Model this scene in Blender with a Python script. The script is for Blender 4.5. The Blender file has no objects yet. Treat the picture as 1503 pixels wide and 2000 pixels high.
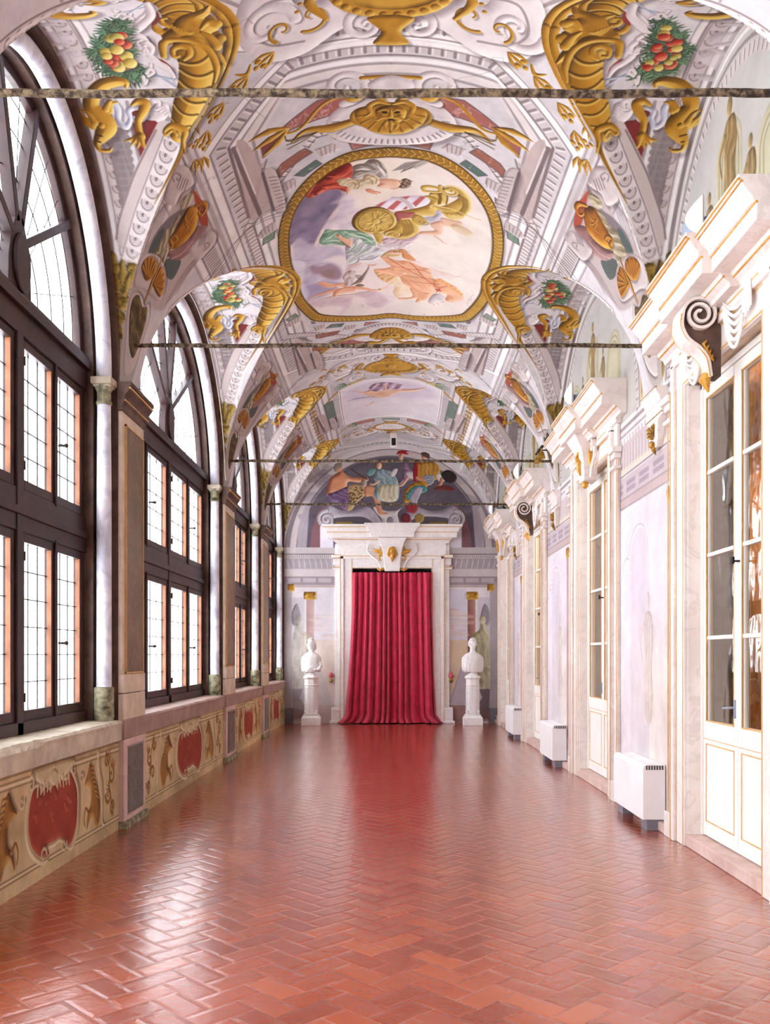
import bpy, math, random
import numpy as np
from mathutils import Vector
PI = math.pi
random.seed(7)
rng = np.random.default_rng(11)
COL = bpy.context.scene.collection
W2 = 2.5            # half width of the gallery
EYE = 1.6           # camera height
ZS = 4.1            # springing height of vault and arches
YEND = 20.9         # far wall
VR, VH = 2.5, 2.42  # half width and rise of the main barrel
# window bays: centre, half opening
BAYS = {-1: (-1.35, 1.57), 0: (2.62, 1.57), 1: (6.6, 1.57), 2: (11.07, 2.18), 3: (15.6, 1.55), 4: (19.38, 1.48)}
AH = 1.94           # rise of the window arches

# ------------------------------------------------------------------ materials
def srgb(c):
    c = np.asarray(c, dtype=float)
    return np.where(c <= 0.04045, c / 12.92, ((c + 0.055) / 1.055) ** 2.4)
def hexc(r, g, b):
    return tuple(float(v) for v in srgb(np.array([r, g, b]) / 255.0)) + (1.0,)
class NT:
    def __init__(s, name):
        s.m = bpy.data.materials.new(name); s.m.use_nodes = True
        s.t = s.m.node_tree; s.t.nodes.clear()
        s.out = s.n('ShaderNodeOutputMaterial')
    def n(s, typ, **kw):
        nd = s.t.nodes.new(typ)
        for k, v in kw.items(): setattr(nd, k, v)
        return nd
    def l(s, a, b): s.t.links.new(a, b)
    def val(s, inp, v):
        if hasattr(v, 'links'): s.l(v, inp)
        else: inp.default_value = v
    def math(s, op, a, b=0.0, c=None):
        nd = s.n('ShaderNodeMath', operation=op)
        s.val(nd.inputs[0], a); s.val(nd.inputs[1], b)
        if c is not None: s.val(nd.inputs[2], c)
        return nd.outputs[0]
    def mix(s, f, a, b):
        nd = s.n('ShaderNodeMix', data_type='RGBA')
        s.val(nd.inputs[0], f); s.val(nd.inputs[6], a); s.val(nd.inputs[7], b)
        return nd.outputs[2]
    def ramp(s, f, stops):
        nd = s.n('ShaderNodeValToRGB'); e = nd.color_ramp.elements
        while len(e) < len(stops): e.new(0.5)
        for i, (p, c) in enumerate(stops): e[i].position = p; e[i].color = c
        s.l(f, nd.inputs[0]); return nd.outputs[0]
    def noise(s, scale, detail=4, rough=0.55, vec=None, dist=0.0):
        nd = s.n('ShaderNodeTexNoise'); nd.inputs['Scale'].default_value = scale
        nd.inputs['Detail'].default_value = detail; nd.inputs['Roughness'].default_value = rough
        nd.inputs['Distortion'].default_value = dist
        if vec is None: vec = s.pos()
        s.l(vec, nd.inputs['Vector']); return nd.outputs[0]
    def pos(s):
        if not hasattr(s, '_p'): s._p = s.n('ShaderNodeNewGeometry').outputs['Position']
        return s._p
    def scaled(s, sc):
        nd = s.n('ShaderNodeMapping'); s.l(s.pos(), nd.inputs['Vector']); nd.inputs['Scale'].default_value = sc
        return nd.outputs[0]
    def bump(s, h, strength=0.2, dist=0.01):
        nd = s.n('ShaderNodeBump'); nd.inputs['Strength'].default_value = strength
        nd.inputs['Distance'].default_value = dist; s.l(h, nd.inputs['Height']); return nd.outputs[0]
    def bsdf(s, col, rough=0.5, metal=0.0, spec=0.5, normal=None, coat=0.0, sheen=0.0):
        b = s.n('ShaderNodeBsdfPrincipled')
        s.val(b.inputs['Base Color'], col); s.val(b.inputs['Roughness'], rough)
        b.inputs['Metallic'].default_value = metal
        b.inputs['Specular IOR Level'].default_value = spec
        b.inputs['Coat Weight'].default_value = coat
        b.inputs['Sheen Weight'].default_value = sheen
        if normal is not None: s.l(normal, b.inputs['Normal'])
        s.l(b.outputs[0], s.out.inputs['Surface']); return b
MATS = {}
def mottled(name, c1, c2, scale=6.0, rough=0.5, bump=0.15, metal=0.0, spec=0.4, detail=5, dist=0.4, lo=0.35, hi=0.65, bd=0.004):
    t = NT(name); f = t.noise(scale, detail, 0.6, dist=dist)
    col = t.ramp(f, [(lo, hexc(*c1)), (hi, hexc(*c2))])
    nb = t.noise(scale * 9, 3); t.bsdf(col, rough, metal, spec, t.bump(nb, bump, bd))
    MATS[name] = t.m; return t.m
def marble(name, c1, c2, vein, scale=2.0, rough=0.35):
    t = NT(name)
    f = t.noise(scale, 6, 0.65, dist=1.2)
    col = t.ramp(f, [(0.3, hexc(*c1)), (0.7, hexc(*c2))])
    g = t.noise(scale * 1.3, 5, 0.6, dist=2.0)
    a = t.math('ABSOLUTE', t.math('SUBTRACT', g, 0.5))
    v = t.math('SUBTRACT', 1.0, t.math('MULTIPLY', a, 30.0)); nd = t.math('MAXIMUM', v, 0.0)
    col = t.mix(t.math('MULTIPLY', nd, 0.35), col, hexc(*vein))
    t.bsdf(col, rough, 0, 0.4, t.bump(t.noise(60, 3), 0.08, 0.003)); MATS[name] = t.m; return t.m
def painted(name, rough=0.75, bump=0.12):
    t = NT(name)
    a = t.n('ShaderNodeAttribute', attribute_name='paint')
    f = t.noise(3.0, 6, 0.65)
    g = t.ramp(f, [(0.3, (0.82, 0.83, 0.835, 1)), (0.7, (0.99, 1.0, 1.005, 1))])
    mm = t.n('ShaderNodeMix', data_type='RGBA', blend_type='MULTIPLY'); mm.inputs[0].default_value = 1.0
    t.l(a.outputs['Color'], mm.inputs[6]); t.l(g, mm.inputs[7])
    t.bsdf(mm.outputs[2], rough, 0, 0.25, t.bump(t.noise(45, 4), bump, 0.004)); MATS[name] = t.m; return t.m
FRESCO = painted('painted_plaster')
marble('white_marble', (236, 230, 227), (247, 244, 241), (206, 196, 196))
marble('statue_marble', (240, 237, 236), (250, 248, 247), (215, 208, 208), 3.0, 0.45)
marble('portal_marble', (222, 210, 203), (242, 235, 230), (196, 180, 174), 1.2)
marble('green_marble', (46, 52, 52), (96, 104, 98), (170, 168, 150), 7.0, 0.3)
marble('brown_marble', (92, 74, 56), (134, 112, 84), (160, 140, 110), 2.2, 0.4)
mottled('gilding', (196, 138, 44), (226, 176, 84), 14, 0.38, 0.25, 0.35)
mottled('dark_gilding', (110, 78, 26), (196, 150, 60), 18, 0.42, 0.3, 0.4)
mottled('gold_line', (206, 158, 92), (224, 186, 126), 10, 0.5, 0.1, 0.1)
mottled('stone_beige', (196, 178, 156), (222, 206, 186), 5, 0.7, 0.3)
mottled('stone_pink', (196, 164, 154), (216, 190, 180), 5, 0.7, 0.3)
mottled('stone_purple', (146, 118, 108), (170, 142, 130), 4, 0.6, 0.2)
mottled('stone_sill', (176, 162, 140), (212, 200, 178), 5, 0.6, 0.5, bd=0.012)
mottled('pale_trim', (226, 214, 206), (240, 232, 226), 4, 0.5, 0.1)
mottled('column_marble', (176, 178, 196), (232, 232, 240), 3.5, 0.4, 0.2, lo=0.3, hi=0.6, dist=1.4)
mottled('mossy_stone', (70, 66, 44), (176, 170, 140), 12, 0.7, 0.5)
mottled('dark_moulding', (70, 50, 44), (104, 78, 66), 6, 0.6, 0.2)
mottled('window_wood', (38, 21, 21), (60, 34, 33), 5, 0.42, 0.12, spec=0.4)
mottled('lit_sash_wood', (128, 78, 50), (160, 104, 68), 6, 0.5, 0.12)
mottled('iron', (26, 22, 22), (56, 48, 44), 20, 0.5, 0.2, 0.6)
mottled('rusty_iron', (52, 36, 26), (150, 132, 104), 26, 0.75, 0.6, 0.1, lo=0.42, hi=0.66, bd=0.01)
mottled('white_lacquer', (238, 236, 236), (246, 244, 244), 3, 0.35, 0.02)
mottled('door_paint', (236, 232, 226), (246, 242, 236), 4, 0.35, 0.04)
mottled('heater_grey', (120, 118, 128), (136, 134, 144), 3, 0.5, 0.02)
mottled('heater_dark', (60, 62, 66), (80, 82, 88), 3, 0.4, 0.02)
mottled('steel_grey', (120, 130, 148), (150, 160, 176), 4, 0.35, 0.02, 0.3)
mottled('black_plastic', (16, 16, 18), (28, 28, 30), 4, 0.4, 0.02)
mottled('inner_room', (116, 76, 32), (168, 118, 62), 1.6, 0.6, 0.1, dist=2)
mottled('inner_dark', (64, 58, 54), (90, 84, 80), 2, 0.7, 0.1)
mottled('pink_silk', (196, 70, 84), (222, 110, 120), 9, 0.6, 0.2)
def glass_mat(name='window_glass', tint=(0.98, 0.985, 1.0, 1), fac=0.12, rough=0.02, wob=0.0):
    t = NT(name)
    tr = t.n('ShaderNodeBsdfTransparent'); tr.inputs[0].default_value = tint
    gl = t.n('ShaderNodeBsdfGlossy'); gl.inputs['Roughness'].default_value = rough
    if wob:
        nb = t.bump(t.noise(2.5, 2, 0.5, t.scaled((1, 1, 0.4))), wob, 0.05); t.l(nb, gl.inputs['Normal'])
    lw = t.n('ShaderNodeLayerWeight'); lw.inputs[0].default_value = 0.25
    f = t.math('MINIMUM', t.math('ADD', t.math('MULTIPLY', lw.outputs['Fresnel'], fac), fac * 0.2), fac)
    mx = t.n('ShaderNodeMixShader'); t.l(f, mx.inputs[0]); t.l(tr.outputs[0], mx.inputs[1]); t.l(gl.outputs[0], mx.inputs[2])
    t.l(mx.outputs[0], t.out.inputs['Surface']); MATS[name] = t.m; return t.m
glass_mat(); glass_mat('door_glass', (0.94, 0.92, 0.88, 1), 0.55, 0.02, 0.35)
def curtain_mat():
    t = NT('crimson_damask')
    v = t.scaled((1, 1, 1))
    w = t.noise(9, 5, 0.65, t.scaled((1, 1, 0.45)), 1.5)
    f = t.noise(70, 4, 0.7, t.scaled((1.0, 1.0, 4.0)))
    c = t.ramp(w, [(0.35, hexc(170, 12, 50)), (0.62, hexc(208, 30, 78))])
    b = t.bsdf(c, 0.42, 0, 0.35, t.bump(t.math('ADD', w, t.math('MULTIPLY', f, 0.5)), 0.35, 0.02), 0, 0.25)
    MATS['crimson_damask'] = t.m
curtain_mat()
def floor_mat(L=0.285):
    t = NT('herringbone_terracotta'); M = t.math; w = L / 2
    sp = t.n('ShaderNodeSeparateXYZ')
    wob = t.n('ShaderNodeTexNoise'); wob.inputs['Scale'].default_value = 6.0; wob.inputs['Detail'].default_value = 2
    t.l(t.pos(), wob.inputs['Vector'])
    va = t.n('ShaderNodeVectorMath', operation='MULTIPLY_ADD')
    t.l(wob.outputs['Color'], va.inputs[0]); va.inputs[1].default_value = (0.012, 0.012, 0); t.l(t.pos(), va.inputs[2])
    t.l(va.outputs[0], sp.inputs[0])
    x, y = sp.outputs[0], sp.outputs[1]
    k = 0.70710678 / w
    u = M('MULTIPLY', M('ADD', x, y), k); v = M('MULTIPLY', M('SUBTRACT', y, x), k)
    i = M('FLOOR', u); j = M('FLOOR', v); fu = M('SUBTRACT', u, i); fv = M('SUBTRACT', v, j)
    kk = M('FLOORED_MODULO', M('SUBTRACT', i, j), 4.0)
    hor = M('LESS_THAN', kk, 1.5); ver = M('SUBTRACT', 1.0, hor)
    lu_h = M('ADD', fu, kk); lv_v = M('ADD', fv, M('SUBTRACT', 3.0, kk))
    dh = M('MINIMUM', M('MINIMUM', lu_h, M('SUBTRACT', 2.0, lu_h)), M('MINIMUM', fv, M('SUBTRACT', 1.0, fv)))
    dv = M('MINIMUM', M('MINIMUM', lv_v, M('SUBTRACT', 2.0, lv_v)), M('MINIMUM', fu, M('SUBTRACT', 1.0, fu)))
    d = M('ADD', M('MULTIPLY', dh, hor), M('MULTIPLY', dv, ver))
    idx = M('SUBTRACT', i, M('MULTIPLY', kk, hor)); idy = M('SUBTRACT', j, M('MULTIPLY', M('SUBTRACT', 3.0, kk), ver))
    cb = t.n('ShaderNodeCombineXYZ'); t.l(idx, cb.inputs[0]); t.l(idy, cb.inputs[1]); t.l(hor, cb.inputs[2])
    wn = t.n('ShaderNodeTexWhiteNoise', noise_dimensions='3D'); t.l(cb.outputs[0], wn.inputs['Vector'])
    # joint mask, its width varies along the joints
    jn = t.noise(14, 4, 0.7); jw = M('MULTIPLY_ADD', jn, 0.06, -0.008)
    joint = M('SUBTRACT', 1.0, M('MINIMUM', M('DIVIDE', d, M('MAXIMUM', jw, 0.008)), 1.0))
    joint = M('MINIMUM', M('MULTIPLY', joint, 2.5), 1.0)
    base = t.ramp(wn.outputs['Value'], [(0.0, hexc(138, 56, 26)), (0.35, hexc(166, 74, 36)), (0.7, hexc(150, 68, 44)), (1.0, hexc(180, 88, 46))])
    n1 = t.noise(5, 6, 0.65); base = t.mix(t.math('MULTIPLY', n1, 0.35), base, hexc(120, 44, 30))
    sc = t.noise(38, 6, 0.75); sm = M('MAXIMUM', M('MULTIPLY', M('SUBTRACT', sc, 0.62), 4.0), 0.0)
    base = t.mix(M('MULTIPLY', sm, 0.35), base, hexc(206, 170, 160))
    jc = t.ramp(t.noise(3.0, 3), [(0.35, hexc(176, 128, 116)), (0.5, hexc(150, 74, 54)), (0.6, hexc(44, 30, 30))])
    col = t.mix(M('MULTIPLY', joint, 0.7), base, jc)
    big = t.noise(1.4, 3, 0.5)
    rough = M('ADD', M('MULTIPLY_ADD', big, 0.16, 0.07), M('ADD', M('MULTIPLY', joint, 0.3), M('MULTIPLY', sm, 0.25)))
    # height: cushioned bricks, each tilted a little, joints sunk
    edge = M('MINIMUM', M('MULTIPLY', d, 6.0), 1.0)
    sw = t.n('ShaderNodeSeparateColor'); t.l(wn.outputs['Color'], sw.inputs[0])
    tx = M('MULTIPLY', M('SUBTRACT', sw.outputs[0], 0.5), fu); ty = M('MULTIPLY', M('SUBTRACT', sw.outputs[1], 0.5), fv)
    n2 = t.noise(9, 3, 0.5); n3 = t.noise(60, 4, 0.6)
    h = M('ADD', M('ADD', M('MULTIPLY', edge, 0.5), M('MULTIPLY', M('ADD', tx, ty), 0.16)), M('ADD', M('MULTIPLY', n2, 0.9), M('MULTIPLY', n3, 0.18)))
    t.bsdf(col, rough, 0, 0.5, t.bump(h, 0.4, 0.010), coat=0.75)
    t.t.nodes['Principled BSDF'].inputs['Coat Roughness'].default_value = 0.24
    MATS['floor'] = t.m
floor_mat()

# ------------------------------------------------------------------ objects
def link(o, parent=None):
    COL.objects.link(o)
    if parent is not None: o.parent = parent
    return o
def tag(o, label=None, cat=None, group=None, kind=None):
    if label: o['label'] = label
    if cat: o['category'] = cat
    if group: o['group'] = group
    if kind: o['kind'] = kind
    return o
def empty(name, loc=(0, 0, 0), rz=0.0, parent=None):
    o = bpy.data.objects.new(name, None); o.location = loc; o.rotation_euler = (0, 0, rz); o.empty_display_size = 0.1
    return link(o, parent)
def copy_tree(o, parent=None):
    c = o.copy(); COL.objects.link(c)
    if parent is not None: c.parent = parent
    for ch in list(o.children): copy_tree(ch, c)
    return c
class MB:
    def __init__(s): s.v = []; s.f = []
    def add(s, vs, fs):
        b = len(s.v); s.v += [tuple(p) for p in vs]; s.f += [tuple(b + i for i in f) for f in fs]; return s
    def box(s, x0, x1, y0, y1, z0, z1):
        x0, x1 = sorted((x0, x1)); y0, y1 = sorted((y0, y1)); z0, z1 = sorted((z0, z1))
        return s.add([(x0, y0, z0), (x1, y0, z0), (x1, y1, z0), (x0, y1, z0), (x0, y0, z1), (x1, y0, z1), (x1, y1, z1), (x0, y1, z1)],
                     [(0, 3, 2, 1), (4, 5, 6, 7), (0, 1, 5, 4), (1, 2, 6, 5), (2, 3, 7, 6), (3, 0, 4, 7)])
    def prism(s, poly, axis, a0, a1):
        # poly in the two other axes (x: (y,z), y: (x,z), z: (x,y))
        def P(p, a): return {'x': (a, p[0], p[1]), 'y': (p[0], a, p[1]), 'z': (p[0], p[1], a)}[axis]
        n = len(poly); vs = [P(p, a0) for p in poly] + [P(p, a1) for p in poly]
        fs = [tuple(range(n)), tuple(range(2 * n - 1, n - 1, -1))] + [(i, i + n, (i + 1) % n + n, (i + 1) % n) for i in range(n)]
        return s.add(vs, fs)
    def strip(s, ys, lo, hi, x0, x1, axis='x'):
        n = len(ys); vs = []
        for x in (x0, x1):
            for y, z in zip(ys, lo): vs.append((x, y, z))
            for y, z in zip(ys, hi): vs.append((x, y, z))
        if axis == 'y': vs = [(y, x, z) for x, y, z in vs]
        fs = []; A, B, C, D = 0, n, 2 * n, 3 * n
        for i in range(n - 1):
            fs += [(A + i, A + i + 1, B + i + 1, B + i), (C + i, D + i, D + i + 1, C + i + 1),
                   (A + i, C + i, C + i + 1, A + i + 1), (B + i, B + i + 1, D + i + 1, D + i)]
        fs += [(A, B, D, C), (A + n - 1, C + n - 1, D + n - 1, B + n - 1)]
        return s.add(vs, fs)
    def lathe(s, prof, c=(0, 0, 0), n=24, sx=1.0, sy=1.0, ph=0.0):
        vs = []; fs = []
        for r, z in prof:
            for k in range(n):
                a = 2 * PI * k / n + ph; vs.append((c[0] + r * sx * math.cos(a), c[1] + r * sy * math.sin(a), c[2] + z))
        for i in range(len(prof) - 1):
            for k in range(n):
                k2 = (k + 1) % n; fs.append((i * n + k, i * n + k2, (i + 1) * n + k2, (i + 1) * n + k))
        fs.append(tuple(range(n - 1, -1, -1))); m = (len(prof) - 1) * n; fs.append(tuple(range(m, m + n)))
        return s.add(vs, fs)
    def tube(s, pts, rad, n=10, flat=1.0, up=(0, 0, 1)):
        pts = [Vector(p) for p in pts]; m = len(pts)
        if not hasattr(rad, '__len__'): rad = [rad] * m
        vs = []; fs = []; prev = None
        for i, p in enumerate(pts):
            t = (pts[min(i + 1, m - 1)] - pts[max(i - 1, 0)]).normalized()
            u = Vector(up) if prev is None else prev
            u = u - t * u.dot(t)
            if u.length < 1e-4: u = Vector((1, 0.3, 0)) - t * t.x
            u.normalize(); w = t.cross(u); prev = u
            for k in range(n):
                a = 2 * PI * k / n; vs.append(p + (u * math.cos(a) + w * math.sin(a) * flat) * rad[i])
        for i in range(m - 1):
            for k in range(n):
                k2 = (k + 1) % n; fs.append((i * n + k, i * n + k2, (i + 1) * n + k2, (i + 1) * n + k))
        fs.append(tuple(range(n - 1, -1, -1))); q = (m - 1) * n; fs.append(tuple(range(q, q + n)))
        return s.add(vs, fs)
    def ball(s, c, r, n=12, sc=(1, 1, 1)):
        pr = [(max(1e-4, r * math.sin(PI * i / n)), -r * math.cos(PI * i / n) * sc[2]) for i in range(n + 1)]
        return s.lathe(pr, c, n * 2 if n < 12 else 20, sc[0], sc[1])
    def loft(s, sections, cap=True, closed=True):
        n = len(sections[0]); fs = []; vs = [p for sec in sections for p in sec]
        for i in range(len(sections) - 1):
            for k in range(n if closed else n - 1):
                k2 = (k + 1) % n; fs.append((i * n + k, i * n + k2, (i + 1) * n + k2, (i + 1) * n + k))
        if cap: fs.append(tuple(range(n - 1, -1, -1))); q = (len(sections) - 1) * n; fs.append(tuple(range(q, q + n)))
        return s.add(vs, fs)
    def build(s, name, mat, parent=None, smooth=False, bevel=0.0, seg=2, angle=40):
        me = bpy.data.meshes.new(name); me.from_pydata(s.v, [], s.f); me.validate(); me.update()
        import bmesh
        bm = bmesh.new(); bm.from_mesh(me); bmesh.ops.recalc_face_normals(bm, faces=bm.faces); bm.to_mesh(me); bm.free()
        o = bpy.data.objects.new(name, me)
        me.materials.append(MATS[mat] if isinstance(mat, str) else mat)
        if smooth:
            for p in me.polygons: p.use_smooth = True
        if smooth == 'auto' or (smooth and angle < 180):
            me.set_sharp_from_angle(angle=math.radians(angle))
        if bevel:
            b = o.modifiers.new('bevel', 'BEVEL'); b.width = bevel; b.segments = seg; b.limit_method = 'ANGLE'; b.angle_limit = math.radians(35)
            b.harden_normals = False
        return link(o, parent)
def struct(o): o['kind'] = 'structure'; return o

# ------------------------------------------------------------------ camera, world, render look
cam = bpy.data.cameras.new('camera'); camo = link(bpy.data.objects.new('camera', cam))
FPX = 1740.0; VPX, VPY = 763.0, 1279.0
cam.sensor_fit = 'HORIZONTAL'; cam.sensor_width = 36.0; cam.lens = FPX / 1503 * 36
cam.shift_x = -(VPX - 751.5) / 1503; cam.shift_y = (VPY - 1000) / 1503
cam.clip_start = 0.05; cam.clip_end = 200
camo.location = (0, 0, EYE); camo.rotation_euler = (PI / 2, 0, 0)
bpy.context.scene.camera = camo
wd = bpy.data.worlds.new('sky'); bpy.context.scene.world = wd; wd.use_nodes = True
bg = wd.node_tree.nodes['Background']; bg.inputs[0].default_value = (0.94, 0.96, 1.0, 1); bg.inputs[1].default_value = 4.0
vs_ = bpy.context.scene.view_settings
vs_.view_transform = 'Standard'; vs_.look = 'None'; vs_.gamma = 1; vs_.exposure = 1.3; vs_.use_curve_mapping = False
# ------------------------------------------------------------------ fresco painting (albedo painted on the plaster, kept as a colour attribute)
def crom(pts, closed=True, n=6):
    P = np.asarray(pts, float); m = len(P)
    if m < 3: return P
    out = []
    rngi = range(m) if closed else range(m - 1)
    for i in rngi:
        if closed: p0, p1, p2, p3 = P[(i - 1) % m], P[i], P[(i + 1) % m], P[(i + 2) % m]
        else: p0, p1, p2, p3 = P[max(i - 1, 0)], P[i], P[i + 1], P[min(i + 2, m - 1)]
        for k in range(n):
            t = k / n
            out.append(0.5 * ((2 * p1) + (-p0 + p2) * t + (2 * p0 - 5 * p1 + 4 * p2 - p3) * t * t + (-p0 + 3 * p1 - 3 * p2 + p3) * t ** 3))
    if not closed: out.append(P[-1])
    return np.array(out)
def C(*v): return np.array(v, float) / 255.0
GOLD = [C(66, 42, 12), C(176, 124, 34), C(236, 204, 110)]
GOLDL = [C(120, 82, 34), C(202, 156, 66), C(244, 220, 140)]
WHITE = [C(148, 132, 136), C(222, 212, 210), C(250, 246, 242)]
STONE = [C(132, 116, 116), C(200, 186, 182), C(236, 226, 220)]
SHADE = [C(92, 80, 82), C(152, 138, 138), C(190, 176, 174)]
GREEN = [C(34, 62, 50), C(92, 126, 96), C(186, 200, 150)]
REDF = [C(88, 20, 14), C(176, 56, 40), C(236, 160, 120)]
YEL = [C(110, 88, 30), C(200, 176, 88), C(240, 228, 160)]
FLESH = [C(140, 84, 62), C(222, 176, 146), C(248, 228, 206)]
REDD = [C(110, 26, 26), C(176, 62, 52), C(222, 132, 112)]
GREEND = [C(84, 110, 92), C(146, 172, 148), C(210, 222, 202)]
BLUEG = [C(110, 104, 128), C(172, 168, 186), C(220, 218, 226)]
HORSE = [C(176, 104, 76), C(224, 170, 138), C(246, 218, 192)]
OCHRE = [C(96, 66, 28), C(168, 124, 66), C(214, 180, 120)]
PURP = [C(70, 50, 70), C(128, 100, 124), C(190, 168, 186)]
_tn = None
def tilenoise(X, Y):
    global _tn
    if _tn is None:
        r = np.random.default_rng(5); _tn = []
        for sc in (.22, .09, .04):
            g = r.random((64, 64)) - .5; _tn.append((sc, g))
    out = 0; am = 1.0
    for sc, g in _tn:
        x = X / sc; y = Y / sc; i = np.floor(x).astype(int); j = np.floor(y).astype(int); fx = x - i; fy = y - j
        fx = fx * fx * (3 - 2 * fx); fy = fy * fy * (3 - 2 * fy); i0 = i % 64; i1 = (i + 1) % 64; j0 = j % 64; j1 = (j + 1) % 64
        out = out + am * ((g[j0, i0] * (1 - fx) + g[j0, i1] * fx) * (1 - fy) + (g[j1, i0] * (1 - fx) + g[j1, i1] * fx) * fy); am *= .7
    return out
class Canvas:
    def __init__(s, u0, u1, v0, v1, res, base):
        s.u0, s.v0, s.res = u0, v0, res
        s.W = int((u1 - u0) / res) + 1; s.H = int((v1 - v0) / res) + 1
        s.img = np.empty((s.H, s.W, 3), np.float32); s.img[:] = base
        s.lx, s.ly = -0.55, -0.65
    def grid(s, x0, x1, y0, y1, pad):
        i0 = max(0, int((x0 - pad - s.u0) / s.res)); i1 = min(s.W, int((x1 + pad - s.u0) / s.res) + 2)
        j0 = max(0, int((y0 - pad - s.v0) / s.res)); j1 = min(s.H, int((y1 + pad - s.v0) / s.res) + 2)
        if i1 - i0 < 2 or j1 - j0 < 2: return None
        X, Y = np.meshgrid(s.u0 + np.arange(i0, i1) * s.res, s.v0 + np.arange(j0, j1) * s.res)
        return X.astype(np.float32), Y.astype(np.float32), (slice(j0, j1), slice(i0, i1))
    def blend(s, sl, a, col):
        a = a[..., None]; s.img[sl] = s.img[sl] * (1 - a) + col * a
    def sdf_poly(s, P, X, Y):
        d = np.full(X.shape, 1e9, np.float32); ins = np.zeros(X.shape, bool)
        for a, b in zip(P, np.roll(P, -1, 0)):
            ex, ey = b - a; L = ex * ex + ey * ey + 1e-12
            t = np.clip(((X - a[0]) * ex + (Y - a[1]) * ey) / L, 0, 1)
            d = np.minimum(d, (X - a[0] - t * ex) ** 2 + (Y - a[1] - t * ey) ** 2)
            c = ((a[1] > Y) != (b[1] > Y))
            if ey != 0: ins ^= c & (X < ex * (Y - a[1]) / ey + a[0])
        d = np.sqrt(d); return np.where(ins, d, -d)
    def sdf_line(s, P, R, X, Y):
        best = np.full(X.shape, -1e9, np.float32)
        for i in range(len(P) - 1):
            a, b = P[i], P[i + 1]; ex, ey = b - a; L = ex * ex + ey * ey + 1e-12
            t = np.clip(((X - a[0]) * ex + (Y - a[1]) * ey) / L, 0, 1)
            dd = np.sqrt((X - a[0] - t * ex) ** 2 + (Y - a[1] - t * ey) ** 2)
            best = np.maximum(best, R[i] + t * (R[i + 1] - R[i]) - dd)
        return best
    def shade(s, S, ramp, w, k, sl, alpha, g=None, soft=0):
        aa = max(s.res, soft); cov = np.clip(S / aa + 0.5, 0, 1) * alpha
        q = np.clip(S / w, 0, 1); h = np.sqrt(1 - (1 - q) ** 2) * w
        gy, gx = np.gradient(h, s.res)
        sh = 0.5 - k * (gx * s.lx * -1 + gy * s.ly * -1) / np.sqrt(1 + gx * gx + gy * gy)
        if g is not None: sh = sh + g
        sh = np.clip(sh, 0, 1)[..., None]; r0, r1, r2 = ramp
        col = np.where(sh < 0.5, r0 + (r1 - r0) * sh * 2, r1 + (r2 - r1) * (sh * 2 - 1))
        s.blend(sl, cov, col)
    def poly(s, P, col, alpha=1.0, soft=0.0):
        P = np.asarray(P, float); G = s.grid(P[:, 0].min(), P[:, 0].max(), P[:, 1].min(), P[:, 1].max(), soft + 2 * s.res)
        if G is None: return
        X, Y, sl = G; S = s.sdf_poly(P, X, Y); s.blend(sl, np.clip(S / max(s.res, soft) + 0.5, 0, 1) * alpha, col)
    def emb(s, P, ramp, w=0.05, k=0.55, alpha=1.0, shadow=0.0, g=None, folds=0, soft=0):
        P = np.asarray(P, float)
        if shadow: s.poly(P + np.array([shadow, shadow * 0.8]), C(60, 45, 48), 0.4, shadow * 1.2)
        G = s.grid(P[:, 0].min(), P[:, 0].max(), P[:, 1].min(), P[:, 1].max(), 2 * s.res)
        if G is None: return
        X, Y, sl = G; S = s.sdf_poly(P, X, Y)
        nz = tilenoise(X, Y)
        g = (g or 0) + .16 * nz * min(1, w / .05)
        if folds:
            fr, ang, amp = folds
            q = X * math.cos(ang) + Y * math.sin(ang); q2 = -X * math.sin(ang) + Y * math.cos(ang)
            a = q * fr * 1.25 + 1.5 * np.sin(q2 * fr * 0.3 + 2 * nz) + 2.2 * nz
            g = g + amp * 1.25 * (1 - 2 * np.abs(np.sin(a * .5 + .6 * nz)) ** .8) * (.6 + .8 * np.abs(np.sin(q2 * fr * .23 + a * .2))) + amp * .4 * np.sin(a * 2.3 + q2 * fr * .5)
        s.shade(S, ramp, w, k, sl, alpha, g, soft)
    def line(s, P, w, col, alpha=1.0, soft=0.0):
        P = np.asarray(P, float); R = [w / 2] * len(P) if not hasattr(w, '__len__') else [x / 2 for x in w]
        m = max(R); G = s.grid(P[:, 0].min(), P[:, 0].max(), P[:, 1].min(), P[:, 1].max(), m + soft + 2 * s.res)
        if G is None: return
        X, Y, sl = G; S = s.sdf_line(P, R, X, Y); s.blend(sl, np.clip(S / max(s.res, soft) + 0.5, 0, 1) * alpha, col)
    def tube(s, P, w, ramp, k=0.55, alpha=1.0, shadow=0.0):
        P = np.asarray(P, float)
        if hasattr(w, '__len__'):
            w = np.interp(np.linspace(0, 1, len(P)), np.linspace(0, 1, len(w)), w); R = [x / 2 for x in w]
        else: R = [w / 2] * len(P)
        m = max(R)
        if shadow: s.line(P + np.array([shadow, shadow * .8]), [2 * r for r in R], C(60, 45, 48), 0.4, shadow)
        G = s.grid(P[:, 0].min(), P[:, 0].max(), P[:, 1].min(), P[:, 1].max(), m + 2 * s.res)
        if G is None: return
        X, Y, sl = G; S = s.sdf_line(P, R, X, Y); s.shade(S, ramp, m, k, sl, alpha)
    def ell(s, c, rx, ry, ramp, w=None, rot=0.0, k=0.55, alpha=1.0, shadow=0.0, n=24):
        a = np.linspace(0, 2 * PI, n, endpoint=False); x = rx * np.cos(a); y = ry * np.sin(a)
        P = np.stack([c[0] + x * math.cos(rot) - y * math.sin(rot), c[1] + x * math.sin(rot) + y * math.cos(rot)], 1)
        s.emb(P, ramp, w or min(rx, ry), k, alpha, shadow)
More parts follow.
